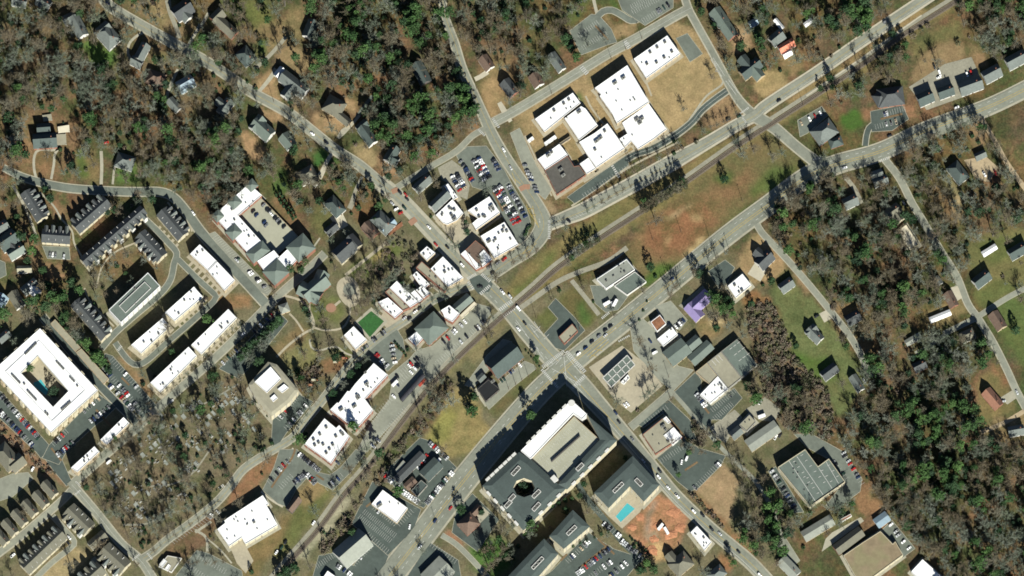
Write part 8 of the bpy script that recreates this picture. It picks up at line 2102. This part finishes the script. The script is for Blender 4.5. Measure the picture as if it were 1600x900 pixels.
tree_row((1450, 40), (1380, 90), 7, 'brush', 1.5, 'along the rail bank')

# scattered woods
CELL = 9.2
n_sc = 0
yy = -50.0
while yy < 955:
    xx = -50.0
    while xx < 1650:
        x = xx + R.uniform(0, CELL); y = yy + R.uniform(0, CELL)
        ix, iy = int(x + M), int(y + M)
        xx += CELL
        if not (0 <= ix < MW and 0 <= iy < MH): continue
        d = DENS[iy, ix]
        gap = float(noise2(np.array([x]), np.array([y]), 17, 31)[0])
        if d <= 0 or BLOCK[iy, ix] or R.random() > d * (.28 + .95 * gap): continue
        cl = float(noise2(np.array([x]), np.array([y]), 24, 21)[0]) * .5 + float(noise2(np.array([x]), np.array([y]), 9, 22)[0]) * .5
        e = EVER[iy, ix]
        ever = (cl > 1 - (.17 + min(e, .6) * .52)) if e > .02 else False
        k = ('pine' if R.random() < .66 else 'evergreen') if ever else 'bare'
        if not ever and R.random() < .3: k = R.choice(('evergreen', 'brush', 'bush', 'bush'))
        put(x, y, k, {'bare': R.choice((R.uniform(.6, 1.0), R.uniform(.9, 1.4), R.uniform(1.2, 1.75))), 'pine': R.uniform(.8, 1.45), 'evergreen': R.uniform(.7, 1.5), 'brush': R.uniform(.8, 1.6), 'bush': R.uniform(1, 2.2)}[k], None, True)
        n_sc += 1
    yy += CELL
# brush: brambles, rail banks, cemetery shrubs
for (poly, n, k) in (([(1166, 480), (1200, 470), (1222, 500), (1240, 560), (1288, 596), (1300, 640), (1300, 690), (1250, 690), (1200, 640), (1180, 560)], 700, 'brush'),
                     ([(560, 785), (600, 722), (660, 645), (700, 590), (714, 604), (690, 640), (655, 690), (610, 742), (575, 790)], 120, 'brush'),
                     ([(500, 850), (545, 800), (575, 770), (585, 780), (540, 830), (505, 870)], 70, 'brush'), ([(128, 745), (335, 562), (385, 590), (440, 690), (225, 862), (150, 790)], 110, 'bush'),
                     ([(1060, 690), (1086, 655), (1106, 690), (1098, 712)], 60, 'brush'), ([(0, 660), (60, 712), (108, 748), (60, 735), (0, 690)], 40, 'brush'),
                     ([(455, 590), (500, 560), (505, 590), (480, 620)], 50, 'brush'), ([(620, 350), (640, 380), (660, 400), (640, 420), (600, 440), (580, 440)], 60, 'brush')):
    c_ = 0; tr_ = 0
    xs = [p[0] for p in poly]; ys = [p[1] for p in poly]
    while c_ < n and tr_ < n * 12:
        tr_ += 1
        x, y = R.uniform(min(xs), max(xs)), R.uniform(min(ys), max(ys))
        if in_poly(np.array([x]), np.array([y]), poly)[0] and not BLOCK[int(y + M), int(x + M)]:
            put(x, y, k, R.uniform(.6, 1.5), None, True); c_ += 1

# the 300 of each kind that show largest are things of their own; the rest of the woods is one mass per kind
def visible(t): return 4 < t[7] < 1596 and 4 < t[8] < 896
LIMIT = {'cedar': 300, 'bare': 290, 'pine': 290, 'evergreen': 290, 'cypress': 300, 'brush': 120, 'bush': 120}
SRC = {k: {} for k in KINDS_T}
used_labels = {}
def compass(dx, dy):
    a = math.degrees(math.atan2(-dy, dx)) % 360
    return ['east', 'north-east', 'north', 'north-west', 'west', 'south-west', 'south', 'south-east'][int((a + 22.5) // 45) % 8]
LX = np.array([l[1] for l in LANDMARKS]); LY = np.array([l[2] for l in LANDMARKS])
MASS = {k: [] for k in KINDS_T}
for kind in KINDS_T:
    mine = [t for t in TREES if t[2] == kind]
    mine.sort(key=lambda t: (t[6] is None, not visible(t), -t[4]))
    sel = [t for t in mine[:LIMIT[kind]] if visible(t) or t[6]]
    ids = set(map(id, sel))
    MASS[kind] = [t for t in mine if id(t) not in ids]
    # nearest landmark and direction, ordered by distance so that ordinals count outwards
    auto = []
    for t in sel:
        if t[6]: continue
        d2 = (LX - t[7]) ** 2 + (LY - t[8]) ** 2
        i = int(np.argmin(d2))
        auto.append((float(d2[i]), i, compass(t[7] - LX[i], t[8] - LY[i]), t))
    auto.sort(key=lambda q: q[0])
    cnt = {}
    for (d2, i, dr, t) in auto:
        key = (i, dr); cnt[key] = cnt.get(key, 0) + 1
        t[6] = f'{ORD[min(29, cnt[key] - 1)]} {T_WORD[kind]} {dr} of the {LANDMARKS[i][0]}'
    for t in sel:
        tm, cm = KINDS_T[kind][t[3]]
        root = empty(T_NAME[kind], (t[0], t[1], 0)); root.scale = (t[4],) * 3; root.rotation_euler = (0, 0, t[5])
        lab = t[6]
        if lab in used_labels: lab = lab + ', another'
        used_labels[lab] = 1
        tag(root, lab, T_CAT[kind], T_GROUP[kind])
        names = ('trunk', 'crown') if T_CAT[kind] == 'tree' else ('stem', 'foliage')
        a = link(names[0], tm, root); b = link(names[1], cm, root)
        SRC[kind].setdefault(t[3], (a, b))
print('trees', {k: (len([t for t in TREES if t[2] == k]), len(MASS[k])) for k in KINDS_T})

def mass_object(name, label, kind):
    pts = MASS[kind]
    if not pts: return
    me = bpy.data.meshes.new(name)
    me.vertices.add(len(pts))
    me.vertices.foreach_set('co', np.array([(t[0], t[1], 0) for t in pts], np.float32).ravel())
    for an, vals, ty in (('rot', [t[5] for t in pts], 'FLOAT'), ('siz', [t[4] for t in pts], 'FLOAT'), ('pick', [t[3] for t in pts], 'INT')):
        a = me.attributes.new(an, ty, 'POINT'); a.data.foreach_set('value', vals)
    o = link(name, me); tag(o, label, None, None, 'stuff')
    ng_ = bpy.data.node_groups.new(name, 'GeometryNodeTree')
    ng_.interface.new_socket('Geometry', in_out='INPUT', socket_type='NodeSocketGeometry')
    ng_.interface.new_socket('Geometry', in_out='OUTPUT', socket_type='NodeSocketGeometry')
    N, L = ng_.nodes, ng_.links
    gi, go = N.new('NodeGroupInput'), N.new('NodeGroupOutput')
    jall = N.new('GeometryNodeJoinGeometry')
    for v in sorted(SRC[kind]):
        j = N.new('GeometryNodeJoinGeometry')
        for ob in SRC[kind][v]:
            oi = N.new('GeometryNodeObjectInfo'); oi.transform_space = 'ORIGINAL'; oi.inputs['Object'].default_value = ob
            L.new(oi.outputs['Geometry'], j.inputs[0])
        g2 = N.new('GeometryNodeGeometryToInstance'); L.new(j.outputs[0], g2.inputs[0]); L.new(g2.outputs[0], jall.inputs[0])
    iop = N.new('GeometryNodeInstanceOnPoints')
    L.new(gi.outputs[0], iop.inputs['Points']); L.new(jall.outputs[0], iop.inputs['Instance'])
    iop.inputs['Pick Instance'].default_value = True
    def na(nm, ty):
        a = N.new('GeometryNodeInputNamedAttribute'); a.data_type = ty; a.inputs['Name'].default_value = nm; return a.outputs[0]
    L.new(na('pick', 'INT'), iop.inputs['Instance Index'])
    cx_ = N.new('ShaderNodeCombineXYZ'); L.new(na('rot', 'FLOAT'), cx_.inputs[2])
    er = N.new('FunctionNodeEulerToRotation'); L.new(cx_.outputs[0], er.inputs[0]); L.new(er.outputs[0], iop.inputs['Rotation'])
    L.new(na('siz', 'FLOAT'), iop.inputs['Scale'])
    L.new(iop.outputs[0], go.inputs[0])
    md = o.modifiers.new('scatter', 'NODES'); md.node_group = ng_
mass_object('bare_woods', 'mass of bare grey winter trees filling the woods', 'bare')
mass_object('pine_woods', 'mass of green pines standing among the bare woods', 'pine')
mass_object('evergreen_woods', 'mass of dark evergreens low in the woods', 'evergreen')
mass_object('undergrowth', 'mass of brown brush and brambles on open ground', 'brush')
mass_object('shrubbery', 'mass of small green shrubs about the cemetery', 'bush')
for (l_, x_, y_) in LANDMARKS:
    if len(l_.split()) > 10: print('LONG', l_)
print('objects', len(bpy.data.objects), 'tris', sum(len(m_.polygons) for m_ in bpy.data.meshes))
